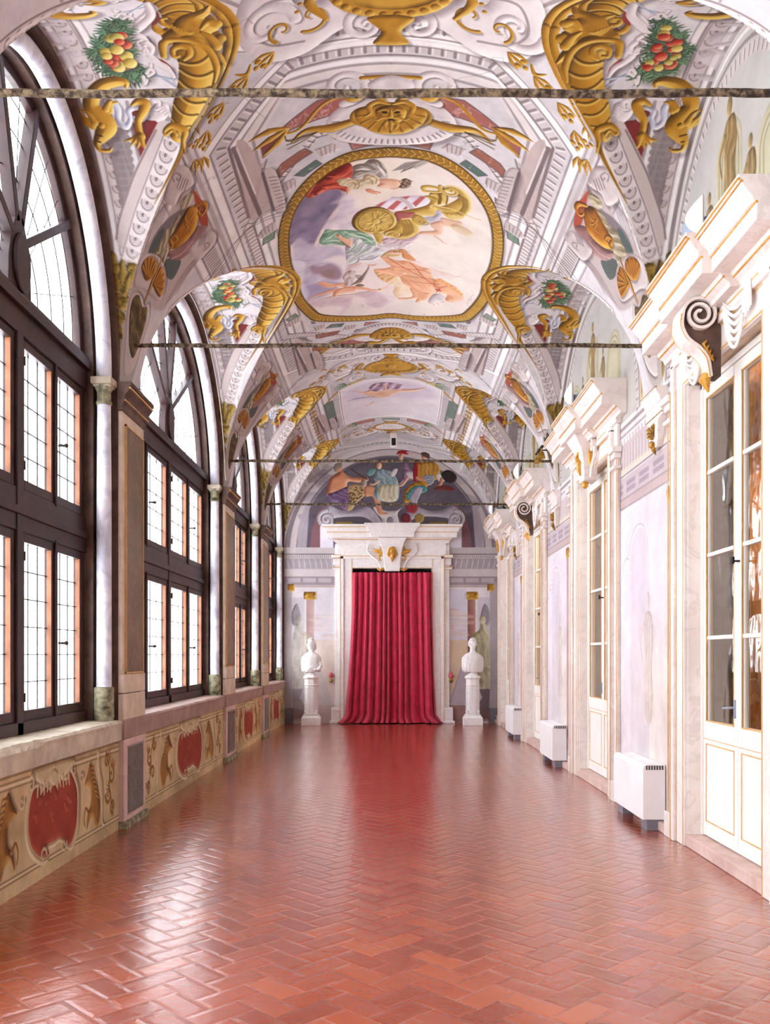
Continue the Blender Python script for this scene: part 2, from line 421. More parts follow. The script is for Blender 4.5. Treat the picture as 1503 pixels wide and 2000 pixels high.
    def cloud(s, scale, amp, seed, mask=None, tint=(1, 1, 1)):
        r = np.random.default_rng(seed); tot = np.zeros((s.H, s.W), np.float32); a = 1.0
        for o in range(5):
            n0 = max(2, int(s.H * s.res / scale * 2 ** o)); n1 = max(2, int(s.W * s.res / scale * 2 ** o))
            if n0 * n1 > 4e6: break
            g = r.random((n0 + 2, n1 + 2)).astype(np.float32) - 0.5
            yy = np.linspace(0, n0, s.H); xx = np.linspace(0, n1, s.W)
            j = yy.astype(int); i = xx.astype(int); fy = yy - j; fx = xx - i
            fy = (fy * fy * (3 - 2 * fy)).astype(np.float32)[:, None]; fx = (fx * fx * (3 - 2 * fx)).astype(np.float32)[None]
            A = g[j][:, i]; B = g[j][:, i + 1]; D = g[j + 1][:, i]; E = g[j + 1][:, i + 1]
            tot += a * ((A * (1 - fx) + B * fx) * (1 - fy) + (D * (1 - fx) + E * fx) * fy); a *= 0.55
        return tot * amp
    def addn(s, n, tint=(1, 1, 1)): s.img += n[..., None] * np.array(tint, np.float32)
    def sample(s, U, V):
        x = np.clip((U - s.u0) / s.res, 0, s.W - 1.001); y = np.clip((V - s.v0) / s.res, 0, s.H - 1.001)
        i = x.astype(int); j = y.astype(int); fx = (x - i)[..., None]; fy = (y - j)[..., None]; I = s.img
        c = (I[j, i] * (1 - fx) + I[j, i + 1] * fx) * (1 - fy) + (I[j + 1, i] * (1 - fx) + I[j + 1, i + 1] * fx) * fy
        return srgb(np.clip(c, 0, 1))
def resample(P, n):
    P = np.asarray(P, float); L = np.r_[0, np.cumsum(np.linalg.norm(np.diff(P, axis=0), axis=1))]
    t = np.linspace(0, L[-1], n); return np.stack([np.interp(t, L, P[:, 0]), np.interp(t, L, P[:, 1])], 1)
def normals(P):
    T = np.gradient(P, axis=0); T /= np.linalg.norm(T, axis=1)[:, None] + 1e-9
    return np.stack([-T[:, 1], T[:, 0]], 1), T
def offset(P, d): return P + normals(P)[0] * d
def arc(c, rx, ry, a0, a1, n=16, rot=0.0):
    a = np.radians(np.linspace(a0, a1, n)); x = rx * np.cos(a); y = ry * np.sin(a)
    return np.stack([c[0] + x * math.cos(rot) - y * math.sin(rot), c[1] + x * math.sin(rot) + y * math.cos(rot)], 1)
def spiral(c, r, a0, turns, n=26, sgn=1, sq=1.0):
    t = np.linspace(0, 1, n); a = np.radians(a0) + sgn * t * turns * 2 * PI; rr = r * (1 - 0.88 * t)
    return np.stack([c[0] + rr * np.cos(a), c[1] + rr * np.sin(a) * sq], 1)
# ornaments
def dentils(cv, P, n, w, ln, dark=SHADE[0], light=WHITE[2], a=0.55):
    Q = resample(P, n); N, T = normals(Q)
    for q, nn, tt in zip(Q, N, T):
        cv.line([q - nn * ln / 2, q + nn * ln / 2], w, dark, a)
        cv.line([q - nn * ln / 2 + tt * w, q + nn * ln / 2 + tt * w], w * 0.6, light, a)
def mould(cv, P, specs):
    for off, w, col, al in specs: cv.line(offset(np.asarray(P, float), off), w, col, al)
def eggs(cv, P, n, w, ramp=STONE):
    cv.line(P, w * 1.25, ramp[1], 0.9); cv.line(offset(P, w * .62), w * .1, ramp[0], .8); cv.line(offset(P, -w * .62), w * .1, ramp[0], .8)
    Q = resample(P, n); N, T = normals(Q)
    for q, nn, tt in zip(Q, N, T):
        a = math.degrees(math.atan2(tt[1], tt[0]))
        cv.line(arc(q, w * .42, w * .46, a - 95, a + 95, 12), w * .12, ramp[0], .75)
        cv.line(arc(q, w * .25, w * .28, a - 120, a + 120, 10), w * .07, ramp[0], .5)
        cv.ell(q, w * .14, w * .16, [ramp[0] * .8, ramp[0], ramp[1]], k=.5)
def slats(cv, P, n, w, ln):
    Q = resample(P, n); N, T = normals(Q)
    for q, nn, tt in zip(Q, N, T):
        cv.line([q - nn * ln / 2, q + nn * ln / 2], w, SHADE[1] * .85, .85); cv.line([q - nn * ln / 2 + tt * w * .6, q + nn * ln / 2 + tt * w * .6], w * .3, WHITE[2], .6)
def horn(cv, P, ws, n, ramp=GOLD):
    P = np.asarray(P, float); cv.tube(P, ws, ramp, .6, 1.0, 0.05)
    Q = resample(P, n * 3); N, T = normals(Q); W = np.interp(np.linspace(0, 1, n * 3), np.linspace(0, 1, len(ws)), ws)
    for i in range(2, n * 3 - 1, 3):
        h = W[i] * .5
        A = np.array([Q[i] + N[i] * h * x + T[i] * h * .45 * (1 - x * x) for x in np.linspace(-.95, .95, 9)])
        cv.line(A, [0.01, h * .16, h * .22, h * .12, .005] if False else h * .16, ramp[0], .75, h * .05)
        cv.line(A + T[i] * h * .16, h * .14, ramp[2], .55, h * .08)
def leafy(cv, c, ln, rot, ramp, n=5):
    for k in range(n):
        a = rot + (k - (n - 1) / 2) * 0.42
        e = np.array([c[0] + ln * math.cos(a), c[1] + ln * math.sin(a)]); m = (np.array(c) + e) / 2 + np.array([-math.sin(a), math.cos(a)]) * ln * .08 * (k - (n - 1) / 2)
        cv.tube(crom([c, m, e], False, 4), [ln * .05, ln * .22, ln * .02], ramp, .6)
def scroll(cv, c, r, a0, turns, sgn, w, ramp, sq=1.0, sh=0.02):
    cv.tube(spiral(c, r, a0, turns, 28, sgn, sq), [w, w * .8, w * .5], ramp, .55, 1, sh)
# ------------------------------------------------------------------ the vault: one surface r(phi, d) about the springing axis
def main_r(phi): return 1 / np.sqrt((np.sin(phi) / VR) ** 2 + (np.cos(phi) / VH) ** 2)
CELL = {k: (c, h + 0.05, AH + 0.05) for k, (c, h) in BAYS.items()}
CS = 0.055
def cell_h(d):
    d = np.asarray(d, float); h = np.zeros_like(d)
    for c, R, H in CELL.values():
        q = 1 - ((d - c) / R) ** 2
        h = np.maximum(h, H * np.sqrt(np.maximum(q, 0)))
    return h
def phimax(d): return np.arctan2(VR, cell_h(d))
def vault_r(phi, d):
    a = np.abs(phi); h = cell_h(d); r = main_r(a)
    rc = h * (1 + CS * VR) / (np.cos(a) + h * CS * np.sin(a))
    r = np.maximum(r, np.where(h > 1e-6, rc, 0))
    return np.minimum(r, VR / np.maximum(np.sin(a), 1e-6))
UR = 2.45  # metres of canvas per radian
def V(pts):
    """measured pixel of the photograph -> (u, v) on the vault"""
    P = np.atleast_2d(np.asarray(pts, float)); t = np.arange(2.0, 24.0, 0.01)
    out = []
    for px, py in P:
        x = (px - VPX) / FPX * t; z = (VPY - py) / FPX * t + EYE - ZS
        phi = np.arctan2(x, np.maximum(z, 1e-3)); r = np.hypot(x, z)
        ok = np.nonzero((r >= vault_r(phi, t)) & (z > 0))[0]
        i = ok[0] if len(ok) else len(t) - 1
        if 0 < i < len(t) - 1:
            g = r - vault_r(phi, t); f = -g[i - 1] / (g[i] - g[i - 1] + 1e-9); f = min(max(f, 0), 1)
            out.append(((phi[i - 1] + f * (phi[i] - phi[i - 1])) * UR, t[i - 1] + f * .01))
        else: out.append((phi[i] * UR, t[i]))
    return np.array(out)
def groin(k, end, n=40):
    """from the apex of the cell over bay k down to the pier; end=+1 the far pier, -1 the near one"""
    c, R, H = CELL[k]; out = []
    th = np.linspace(0, PI / 2 - 0.03, n); ph = np.linspace(0.15, PI / 2, 600)
    for a in th:
        d = c + end * R * math.sin(a); h = H * math.cos(a)
        rc = h * (1 + CS * VR) / (np.cos(ph) + h * CS * np.sin(ph))
        i = np.nonzero(rc > main_r(ph))[0]
        p = ph[i[0]] if len(i) else PI / 2
        out.append((p * UR, d))
    return np.array(out)
# ------------------------------------------------------------------ painting the vault
V0 = 4.9
cv = Canvas(-4.0, 4.0, V0, 21.2, 0.0042, C(214, 208, 209))
def zp(ox, oy, s, pts, closed=True, n=5, smooth=True):
    P = np.asarray(pts, float) / s + np.array([ox, oy])
    if smooth and len(P) > 2: P = crom(P, closed, n)
    return V(P)
def c1(pts, **k): return zp(0, 0, 3.006, pts, **k)          # measured on the left of the nearest bay
def c2(pts, **k): return zp(500, 0, 3.006, pts, **k)
def c3(pts, **k): return zp(1000, 0, 2.988, pts, **k)
def c5(pts, **k): return zp(500, 250, 3.006, pts, **k)
def c7(pts, **k): return zp(500, 650, 3.006, pts, **k)
def sy(P): return np.asarray(P) * np.array([-1.0, 1.0])
def lr(fn, P, *a, **k):
    P = np.asarray(P, float); fn(P, *a, **k); fn(sy(P), *a, **k)
def tobay(P, b, flip=False, a=1):
    P = np.array(P, float); (ca, ha), (cb, hb) = BAYS[a], BAYS[b]
    P[:, 1] = cb + (P[:, 1] - ca) * (hb / ha) * (-1 if flip else 1); return P
# broad tone
cv.addn(cv.cloud(1.6, 0.10, 1), (1.0, 0.95, 0.9)); cv.addn(cv.cloud(0.35, 0.05, 2)); cv.addn(cv.cloud(0.06, 0.035, 3))
# compartments of the barrel: octagon round the oval, rectangle beyond, half a compartment nearest
def octo(v0, v1, hw, o, ch=0.62, cu=0.8):
    a = [(0, v0 + o), (-(hw - cu) - o * .4, v0 + o), (-(hw - o), v0 + ch + o * .4)]
    b = [(-(hw - o), v1 - ch - o * .4), (-(hw - cu) - o * .4, v1 - o), (0, v1 - o)]
    return np.array(a + b)
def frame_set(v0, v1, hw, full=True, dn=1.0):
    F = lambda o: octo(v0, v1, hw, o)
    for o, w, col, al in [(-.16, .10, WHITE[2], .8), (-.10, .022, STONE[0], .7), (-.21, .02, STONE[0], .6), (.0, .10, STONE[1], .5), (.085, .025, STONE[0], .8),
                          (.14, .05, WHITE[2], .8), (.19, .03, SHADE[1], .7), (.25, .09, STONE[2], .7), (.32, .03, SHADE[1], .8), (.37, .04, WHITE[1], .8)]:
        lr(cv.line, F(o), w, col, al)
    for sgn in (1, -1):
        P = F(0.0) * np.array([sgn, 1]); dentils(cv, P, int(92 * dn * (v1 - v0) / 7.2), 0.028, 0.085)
V1, V2, V3 = 7.22, 14.35, 20.75
# flat panels behind the frames
for v0, v1, hw in ((0.2, 7.0, 1.62), (14.75, 20.6, 1.5)):
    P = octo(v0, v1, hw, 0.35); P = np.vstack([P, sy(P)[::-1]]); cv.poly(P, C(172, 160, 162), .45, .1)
frame_set(V1, V2, 1.62)
frame_set(0.0, 6.98, 1.62); frame_set(14.7, 20.65, 1.5)
# longitudinal cornice bands between the cells
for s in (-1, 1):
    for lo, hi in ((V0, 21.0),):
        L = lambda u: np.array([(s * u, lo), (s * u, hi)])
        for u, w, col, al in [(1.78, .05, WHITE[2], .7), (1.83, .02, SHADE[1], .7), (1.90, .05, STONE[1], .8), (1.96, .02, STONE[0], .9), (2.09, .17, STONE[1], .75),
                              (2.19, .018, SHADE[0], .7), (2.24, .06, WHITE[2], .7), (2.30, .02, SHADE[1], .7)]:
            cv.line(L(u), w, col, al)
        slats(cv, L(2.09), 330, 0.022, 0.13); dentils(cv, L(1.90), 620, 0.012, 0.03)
# stepped tapering returns beside the oval
for s in (-1, 1):
    for va in (8.35, 13.2):
        e = 1 if va < 10 else -1
        for q in range(3):
            P = np.array([(s * (1.22 + q * .06), va + e * (.0 + q * .1)), (s * (1.42 + q * .05), va + e * (.55 + q * .1)), (s * 1.50, va + e * .1)])
            cv.poly(P, STONE[1] * (.9 + q * .06), .7); cv.line(P[:2], .02, SHADE[0], .6)
# inner octagon with dentils and marble insets round the oval
IN = lambda o: octo(8.22, 13.55, 1.62, o, 1.05, 0.95)
for o, w, col, al in [(-.03, .03, SHADE[1], .7), (.03, .09, WHITE[1], .9), (.09, .02, STONE[0], .9)]: lr(cv.line, IN(o), w, col, al)
for s in (1, -1): dentils(cv, IN(.03) * np.array([s, 1]), 100, .022, .07)
# big red marble fields before and behind the oval
RED = C(158, 92, 82); REDk = C(116, 48, 44)
def veined(P, col, seed, k=14, vein=C(226, 196, 190), box=None):
    P = np.asarray(P, float); cv.poly(P, col, .95)
    r = np.random.default_rng(seed); mn, mx = P.min(0), P.max(0)
    for _ in range(k):
        a = P[r.integers(len(P))] * .5 + P.mean(0) * .5 + r.normal(0, .05, 2)
        q = np.cumsum(np.vstack([a, r.normal(0, .03, (7, 2))]), 0); q = np.clip(q, mn + .03, mx - .03); cv.line(crom(q, False, 3), .006, vein, .5)
    cv.line(np.vstack([P, P[:1]]), .018, SHADE[0], .7)
rl = c2([(30, 865), (360, 590), (560, 560), (560, 660), (430, 680), (190, 770), (42, 925)], smooth=False)
veined(rl, RED, 1, 26); veined(sy(rl), RED, 2, 26)
cv.poly(c2([(30, 865), (120, 790), (130, 850), (42, 925)], smooth=False), REDk, .6, .05)
def vflip(P, a=1, c=None):
    P = np.array(P, float); P[:, 1] = 2 * (10.87 if c is None else c) - P[:, 1]; return P
veined(vflip(rl), RED, 3, 20); veined(sy(vflip(rl)), RED, 4, 20)
ins = [([(120, 1000), (150, 960), (285, 870), (330, 895), (165, 1010), (135, 1045)], C(150, 92, 76)), ([(225, 1030), (350, 940), (385, 962), (280, 1035)], C(84, 110, 102)),
       ([(440, 800), (500, 780), (525, 800), (470, 818)], C(90, 104, 100)), ([(545, 838), (690, 850), (565, 880)], C(170, 104, 90)), ([(45, 1380), (112, 1350), (105, 1400), (38, 1440)], C(116, 138, 118)),
       ([(160, 1180), (180, 1160), (176, 1190), (160, 1210)], C(156, 96, 84))]
for P, col in ins:
    Q = c2(P, smooth=False)
    for A in (Q, sy(Q), vflip(Q), sy(vflip(Q))): veined(A, col, 5, 5)
# niches (white fluted wedges) between insets
for Q in ([(340, 880), (450, 840), (500, 870), (390, 925)], [(150, 1080), (230, 1040), (240, 1080), (150, 1160)], [(0, 1400), (30, 1350), (120, 1290), (130, 1340), (40, 1400)]):
    Q = c2(Q, smooth=False)
    for A in (Q, sy(Q), vflip(Q), sy(vflip(Q))):
        cv.emb(A, STONE, .03, .6); c = A.mean(0)
        for q in range(4):
            x = (q - 1.5) * .05; cv.line([c + [x, -.06], c + [x * .8, .07]], .012, SHADE[0], .5)
# ---- oval with its gilded moulding
oo = zp(500, 250, 3.006, [(760, 115), (560, 140), (400, 215), (270, 330), (180, 460), (140, 580), (132, 700), (150, 820), (195, 930), (225, 1020), (300, 1105), (370, 1135), (600, 1132), (760, 1115)], closed=False)
oo = oo[(oo[:, 0] < 0)]; oo = np.vstack([[0, oo[0, 1]], oo, [0, oo[-1, 1]]])
OV = np.vstack([oo, sy(oo)[::-1][1:-1]])
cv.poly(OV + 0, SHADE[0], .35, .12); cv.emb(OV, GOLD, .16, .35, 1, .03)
ctr = np.array([0, 10.85]); OI = ctr + (OV - ctr) * np.array([.905, .925])
cv.line(np.vstack([OV, OV[:1]]) * 1.0, .02, GOLD[0], .9)
MID = ctr + (OV - ctr) * np.array([.953, .963]); Q = resample(np.vstack([MID, MID[:1]]), 300); N, T = normals(Q)
for q, (a, nn, tt) in enumerate(zip(Q, N, T)):
    for sg in (1, -1):
        cv.line([a - tt * .02, a + nn * sg * .05 + tt * .025], [.012, .03], GOLD[2] if q % 2 else GOLD[1], .5); cv.line([a - tt * .01 + tt * .02, a + nn * sg * .05 + tt * .05], [.008, .014], GOLD[0], .6)
cv.poly(OI, C(232, 218, 212)); cv.line(np.vstack([OI, OI[:1]]), .03, GOLD[0], .8)
# sky: violet storm cloud on one side, warm light on the other
m0 = cv.img.copy()
za = lambda p, **k: zp(560, 290, 7.515, p, n=4, **k)
zb_ = lambda p, **k: zp(720, 350, 6.83, p, n=4, **k)
zc = lambda p, **k: zp(570, 440, 7.515, p, n=4, **k)
zd = lambda p, **k: zp(720, 470, 7.515, p, n=4, **k)
O = dict(closed=False)
cv.poly(c5([(860, 160), (1330, 500), (1330, 900), (1100, 1090), (900, 1100), (880, 500)]), C(240, 230, 218), .8, .4)
cv.poly(c5([(500, 180), (760, 160), (900, 300), (700, 460), (560, 380)]), C(236, 224, 204), .7, .2)
STORM = za([(240, 700), (420, 700), (620, 600), (760, 610), (800, 680), (760, 800), (700, 900), (640, 990), (590, 1060), (540, 1180), (470, 1300), (420, 1400), (330, 1470), (260, 1440), (190, 1300), (60, 1420), (20, 1380), (50, 1150), (110, 960), (190, 800)])
cv.poly(STORM, C(126, 112, 138), .97, .03)
r_ = np.random.default_rng(77)
def puffs(P, cols, n, r0, r1, al=.25, seed=0):
    r = np.random.default_rng(seed); mn, mx = P.min(0), P.max(0); k = 0
    while k < n:
        p = r.uniform(mn, mx); t = P - p; an = np.unwrap(np.arctan2(t[:, 1], t[:, 0]))
        if abs(an[-1] - an[0]) < 4: continue
        k += 1; w = r.uniform(r0, r1); q = arc(p, w * r.uniform(1, 2.2), w, 0, 360, 12, r.uniform(0, 3)) + r.normal(0, w * .12, (12, 2))
        cv.poly(crom(q), cols[r.integers(len(cols))], al * r.uniform(.5, 1.3), w * .9)
puffs(STORM, [C(100, 88, 116), C(146, 130, 152), C(116, 100, 128), C(168, 150, 166)], 130, .03, .12, .3, 1)
# gilded rim of the storm cloud and the lit clouds
rim = za([(880, 600), (880, 680), (840, 780), (760, 880), (700, 960), (620, 1060), (580, 1130), (520, 1230), (460, 1330), (410, 1430)], **O); cv.tube(rim, [.03, .07, .06, .08, .05, .07, .06, .05], [C(196, 170, 160), C(232, 214, 200), C(248, 238, 226)], .5, .9)
L1 = za([(860, 680), (960, 800), (980, 950), (960, 1080), (1000, 1180), (880, 1190), (700, 1190), (560, 1180), (640, 1060), (760, 900)]); cv.poly(L1, C(208, 194, 206), .85, .05); puffs(L1, [C(228, 214, 214), C(176, 160, 180), C(240, 228, 222)], 50, .03, .08, .3, 2)
M1 = zc([(120, 200), (340, 340), (420, 300), (680, 330), (770, 420), (800, 560), (740, 700), (700, 830), (480, 830), (400, 940), (240, 960), (160, 820), (200, 560), (60, 520), (20, 360)]); cv.poly(M1, C(190, 178, 196), .9, .05); puffs(M1, [C(206, 194, 208), C(166, 150, 176), C(220, 208, 212)], 110, .03, .1, .28, 3)
cv.poly(zc([(270, 600), (420, 600), (560, 560), (700, 640), (730, 740), (640, 800), (480, 760), (400, 720), (300, 700)]), C(150, 122, 130), .85, .06); cv.poly(zc([(420, 690), (540, 640), (620, 700), (600, 770), (480, 760)]), C(140, 112, 104), .6, .06)
cv.poly(zc([(200, 900), (480, 830), (700, 850), (560, 1000), (300, 1090), (200, 1150), (180, 1020)]), C(160, 146, 176), .8, .05)
cv.poly(zc([(0, 520), (150, 520), (180, 700), (150, 840), (240, 980), (180, 1120), (60, 900), (0, 760)]), C(214, 212, 228), .7, .06)
P_ = zc([(260, 1090), (500, 1050), (760, 1040), (1000, 1040), (1090, 1100), (1140, 1190), (1300, 1200), (1400, 1120), (1300, 1000), (1160, 960), (900, 1010), (860, 1180), (700, 1310), (760, 1200), (600, 1180), (400, 1200), (250, 1160)]); cv.poly(P_, C(206, 180, 186), .7, .07); puffs(P_, [C(190, 160, 174), C(222, 204, 204)], 40, .03, .07, .25, 5)
cv.poly(zc([(440, 520), (640, 450), (800, 470), (800, 640), (760, 760), (700, 600), (560, 540)]), C(238, 226, 216), .8, .06)
for q in ([(0, 515), (80, 500), (190, 522), (330, 500)], [(0, 725), (160, 670), (280, 600), (460, 560)], [(60, 890), (200, 830)]): cv.line(zc(q, **O), .006, C(90, 84, 96), .7)
RD = [C(92, 22, 14), C(176, 62, 44), C(222, 124, 100)]; FLW = [C(176, 112, 84), C(226, 178, 148), C(246, 222, 200)]; CREAM = [C(150, 126, 88), C(224, 208, 176), C(248, 240, 222)]; GREYW = [C(104, 92, 84), C(176, 166, 158), C(226, 220, 212)]
# --- winged figure in red and white
cv.emb(za([(255, 690), (330, 610), (440, 500), (560, 400), (640, 340), (760, 270), (880, 210), (950, 240), (965, 310), (960, 440), (900, 430), (760, 500), (880, 560), (920, 620), (880, 640), (740, 600), (620, 610), (520, 650), (400, 710), (320, 725)]), RD, .12, .6, folds=(30, .9, .12))
for q, w in (([(880, 250), (800, 330), (640, 400), (560, 400)], [.09, .07, .05, .02]), ([(560, 590), (480, 600), (420, 650), (430, 680)], [.02, .06, .06, .03]), ([(740, 510), (600, 540), (440, 570)], [.01, .03, .01])): cv.tube(za(q, **O), w, [C(70, 10, 8), C(116, 24, 16), C(150, 44, 30)], .3, .85)
for q in ([(960, 300), (880, 370), (760, 420), (600, 410)], [(900, 590), (700, 560), (520, 590)], [(930, 420), (820, 440)], [(440, 500), (360, 600), (300, 690)]): cv.tube(za(q, **O), [.01, .035, .01], [RD[1], C(220, 112, 88), C(240, 160, 136)], .4, .8)
cv.emb(za([(960, 270), (1040, 230), (1140, 215), (1200, 165), (1300, 155), (1390, 200), (1450, 290), (1480, 380), (1470, 440), (1380, 450), (1260, 380), (1100, 430), (1020, 460), (950, 440), (970, 360)]), GREYW, .1, .5, folds=(30, .4, .1))
for q in ([(990, 280), (1080, 240), (1200, 260), (1300, 310)], [(1140, 215), (1240, 180), (1340, 200), (1400, 280), (1460, 350)], [(980, 380), (1060, 330), (1180, 340), (1300, 300)], [(1210, 220), (1260, 200), (1320, 240)]): cv.tube(za(q, **O), [.01, .04, .02, .01], [C(70, 56, 48), C(112, 94, 80), C(150, 134, 120)], .4, .85)
for q in ([(1010, 320), (1120, 300), (1240, 320)], [(1330, 260), (1400, 340), (1440, 400)], [(1000, 410), (1100, 390)]): cv.tube(za(q, **O), [.01, .035, .01], [GREYW[1], C(232, 228, 222), C(250, 248, 244)], .4, .9)
cv.emb(za([(740, 460), (820, 440), (960, 450), (1100, 450), (1140, 390), (1240, 380), (1340, 430), (1370, 480), (1340, 540), (1220, 580), (1100, 610), (980, 600), (900, 560), (800, 550), (750, 510)]), CREAM, .07, .6, folds=(60, 1.0, .12))
for q in ([(1150, 400), (1240, 400), (1320, 450), (1300, 520)], [(880, 540), (940, 500), (1010, 520), (990, 570)], [(1030, 470), (1060, 520), (1040, 590)], [(1180, 440), (1240, 470), (1260, 530)]): cv.line(za(q, **O), .014, C(150, 112, 60), .7)
cv.emb(za([(1370, 460), (1503, 450), (1503, 580), (1340, 560), (1370, 520)]), FLW, .05)
cv.emb(zb_([(140, 0), (340, 0), (430, 30), (430, 90), (390, 125), (240, 120), (110, 100), (150, 50)]), FLW, .08, .6); cv.line(zb_([(300, 125), (380, 120), (430, 70), (400, 20)], **O), .014, C(186, 104, 80), .8)
cv.emb(zb_([(400, 110), (440, 60), (430, 10), (500, -10), (560, 30), (550, 90), (480, 125)]), [C(60, 42, 34), C(116, 88, 68), C(176, 146, 120)], .05, .7)
for k in range(10): cv.line(spiral(zb_([(440 + 12 * k, 20 + (k % 3) * 35)], smooth=False)[0], .028, k, 1.1, 10), .01, C(66, 46, 40) if k % 2 else C(200, 180, 156), .8)
for k in range(14): cv.tube(c5([(850 + k * 5, 260 - k * 2), (900 + k * 6, 232 - k * 3), (935 + k * 6.5, 236 - k * 3 + (k % 2) * 4)], **O), [.015, .03, .008], [C(84, 74, 70), C(150, 138, 130), C(206, 198, 190)], .6)
for k in range(12): cv.tube(c5([(800 + k * 7, 252 - k), (850 + k * 8, 222 - k), (880 + k * 10, 200 - k)], **O), [.01, .02, .006], [C(120, 108, 104), C(180, 168, 158), C(224, 216, 208)], .5)
cv.emb(za([(1150, 600), (1220, 590), (1290, 620), (1370, 640), (1380, 660), (1310, 650), (1340, 675), (1290, 670), (1240, 660), (1180, 640)]), [C(150, 70, 50), C(216, 146, 116), C(240, 196, 170)], .03)
cv.emb(za([(890, 560), (940, 590), (930, 640), (880, 680), (870, 620)]), FLW, .03)
# --- gilded car
GC = [C(132, 98, 34), C(206, 170, 84), C(240, 218, 146)]
cv.emb(zb_([(70, 375), (160, 310), (280, 260), (420, 230), (560, 220), (740, 220), (800, 250), (810, 300), (760, 350), (620, 390), (500, 405), (300, 410)]), [C(196, 180, 190), C(234, 228, 234), C(250, 248, 248)], .08, .5)
for P in ([(70, 375), (150, 318), (250, 285), (150, 375)], [(235, 400), (370, 282), (440, 300), (330, 408)], [(420, 240), (555, 222), (500, 270)], [(440, 405), (500, 358), (520, 380), (500, 402)], [(580, 320), (690, 228), (765, 232), (625, 370)]): cv.poly(zb_(P, smooth=False), C(190, 92, 88), .92, .01)
cv.tube(zb_([(330, 250), (440, 270), (530, 330), (580, 400)], **O), [.06, .07, .06, .06], [C(160, 140, 140), C(206, 192, 194), C(228, 218, 218)], .4)
cv.emb(zb_([(340, 440), (560, 400), (760, 350), (820, 280), (740, 220), (920, 230), (1010, 250), (1040, 330), (920, 350), (900, 420), (880, 480), (760, 490), (620, 480), (440, 480)]), GC, .09, .6)
cv.emb(zb_([(345, 440), (520, 440), (620, 450), (560, 520), (430, 560), (380, 570)]), [C(130, 62, 56), C(176, 98, 90), C(206, 140, 128)], .05, .5)
cv.emb(zb_([(800, 215), (840, 165), (940, 175), (1020, 180), (1050, 250), (1050, 320), (930, 340), (910, 260), (860, 230)]), GC, .07, .6)
for x in (925, 945, 1030): cv.line(zb_([(x, 190), (x + 18, 250), (x, 330)], **O), .02, C(110, 80, 30), .8)
cv.tube(zb_([(720, 130), (740, 105), (820, 100), (920, 120), (960, 160), (900, 170), (820, 165), (750, 160), (725, 135)], **O), [.05, .07, .06, .05, .05, .04, .04, .05, .05], GC, .6)
cv.emb(zb_([(975, 150), (1000, 100), (1080, 88), (1180, 110), (1280, 180), (1350, 280), (1360, 360), (1310, 460), (1240, 530), (1150, 545), (1060, 520), (980, 460), (900, 400), (830, 380), (840, 345), (960, 360), (1080, 320), (1180, 260), (1190, 200), (1120, 180), (1040, 170)]), GC, .12, .6)
cv.tube(zb_([(1180, 210), (1280, 280), (1300, 380), (1220, 460), (1100, 470), (1000, 440)], **O), [.03, .08, .10, .08, .05, .02], [C(96, 68, 22), C(150, 116, 48), C(190, 156, 80)], .4, .8)
cv.tube(zb_([(1000, 110), (1100, 95), (1230, 140), (1330, 250), (1350, 380), (1290, 480)], **O), [.02, .04, .04, .03], [GC[1], GC[2], C(250, 238, 190)], .4, .8)
scroll(cv, zb_([(1090, 150)], smooth=False)[0], .12, 200, 1.1, -1, .05, GC); cv.tube(zb_([(820, 370), (850, 345), (960, 370), (1120, 400), (1280, 470), (1420, 530), (1490, 545)], **O), [.03, .03, .016, .012], [C(150, 110, 50), C(220, 190, 120), C(244, 226, 176)], .5)
for k in range(5): cv.ell(zb_([(1070 + k * 26, 478 - (k % 2) * 14)], smooth=False)[0], .035, .03, GC)
# wheel
wc = zb_([(80, 560)], smooth=False)[0]; wr = zb_([(-190, 560), (372, 560), (90, 385), (75, 728)], smooth=False); rx = abs(wr[1, 0] - wr[0, 0]) / 2; ry = abs(wr[3, 1] - wr[2, 1]) / 2; wc = np.array([(wr[0, 0] + wr[1, 0]) / 2, (wr[2, 1] + wr[3, 1]) / 2])
cv.ell(wc + [-.03, -.03], rx * 1.03, ry * 1.03, [C(90, 64, 20)] * 3); cv.ell(wc, rx, ry, GC, .07, shadow=.03); cv.ell(wc, rx * .84, ry * .84, [C(136, 100, 40), C(190, 152, 74), C(214, 182, 104)], .04, k=-.5)
for q in range(8):
    a = q * PI / 4 + .1; e = wc + np.array([rx * .8 * math.cos(a), ry * .8 * math.sin(a)]); n_ = np.array([-math.sin(a) * rx, math.cos(a) * ry]) * .12
    cv.tube([wc, e], [.035, .05], GC, .6); cv.tube(crom([wc, (wc + e) / 2 + n_, e + n_ * 1.2], False), [.02, .045, .01], GC, .6); cv.tube(crom([wc, (wc + e) / 2 - n_, e - n_ * 1.2], False), [.02, .045, .01], GC, .6)
cv.ell(wc, rx * .22, ry * .22, GC, .05, shadow=.02); cv.line(arc(wc, rx * .84, ry * .84, 0, 360, 40), .012, C(120, 88, 34), .8)
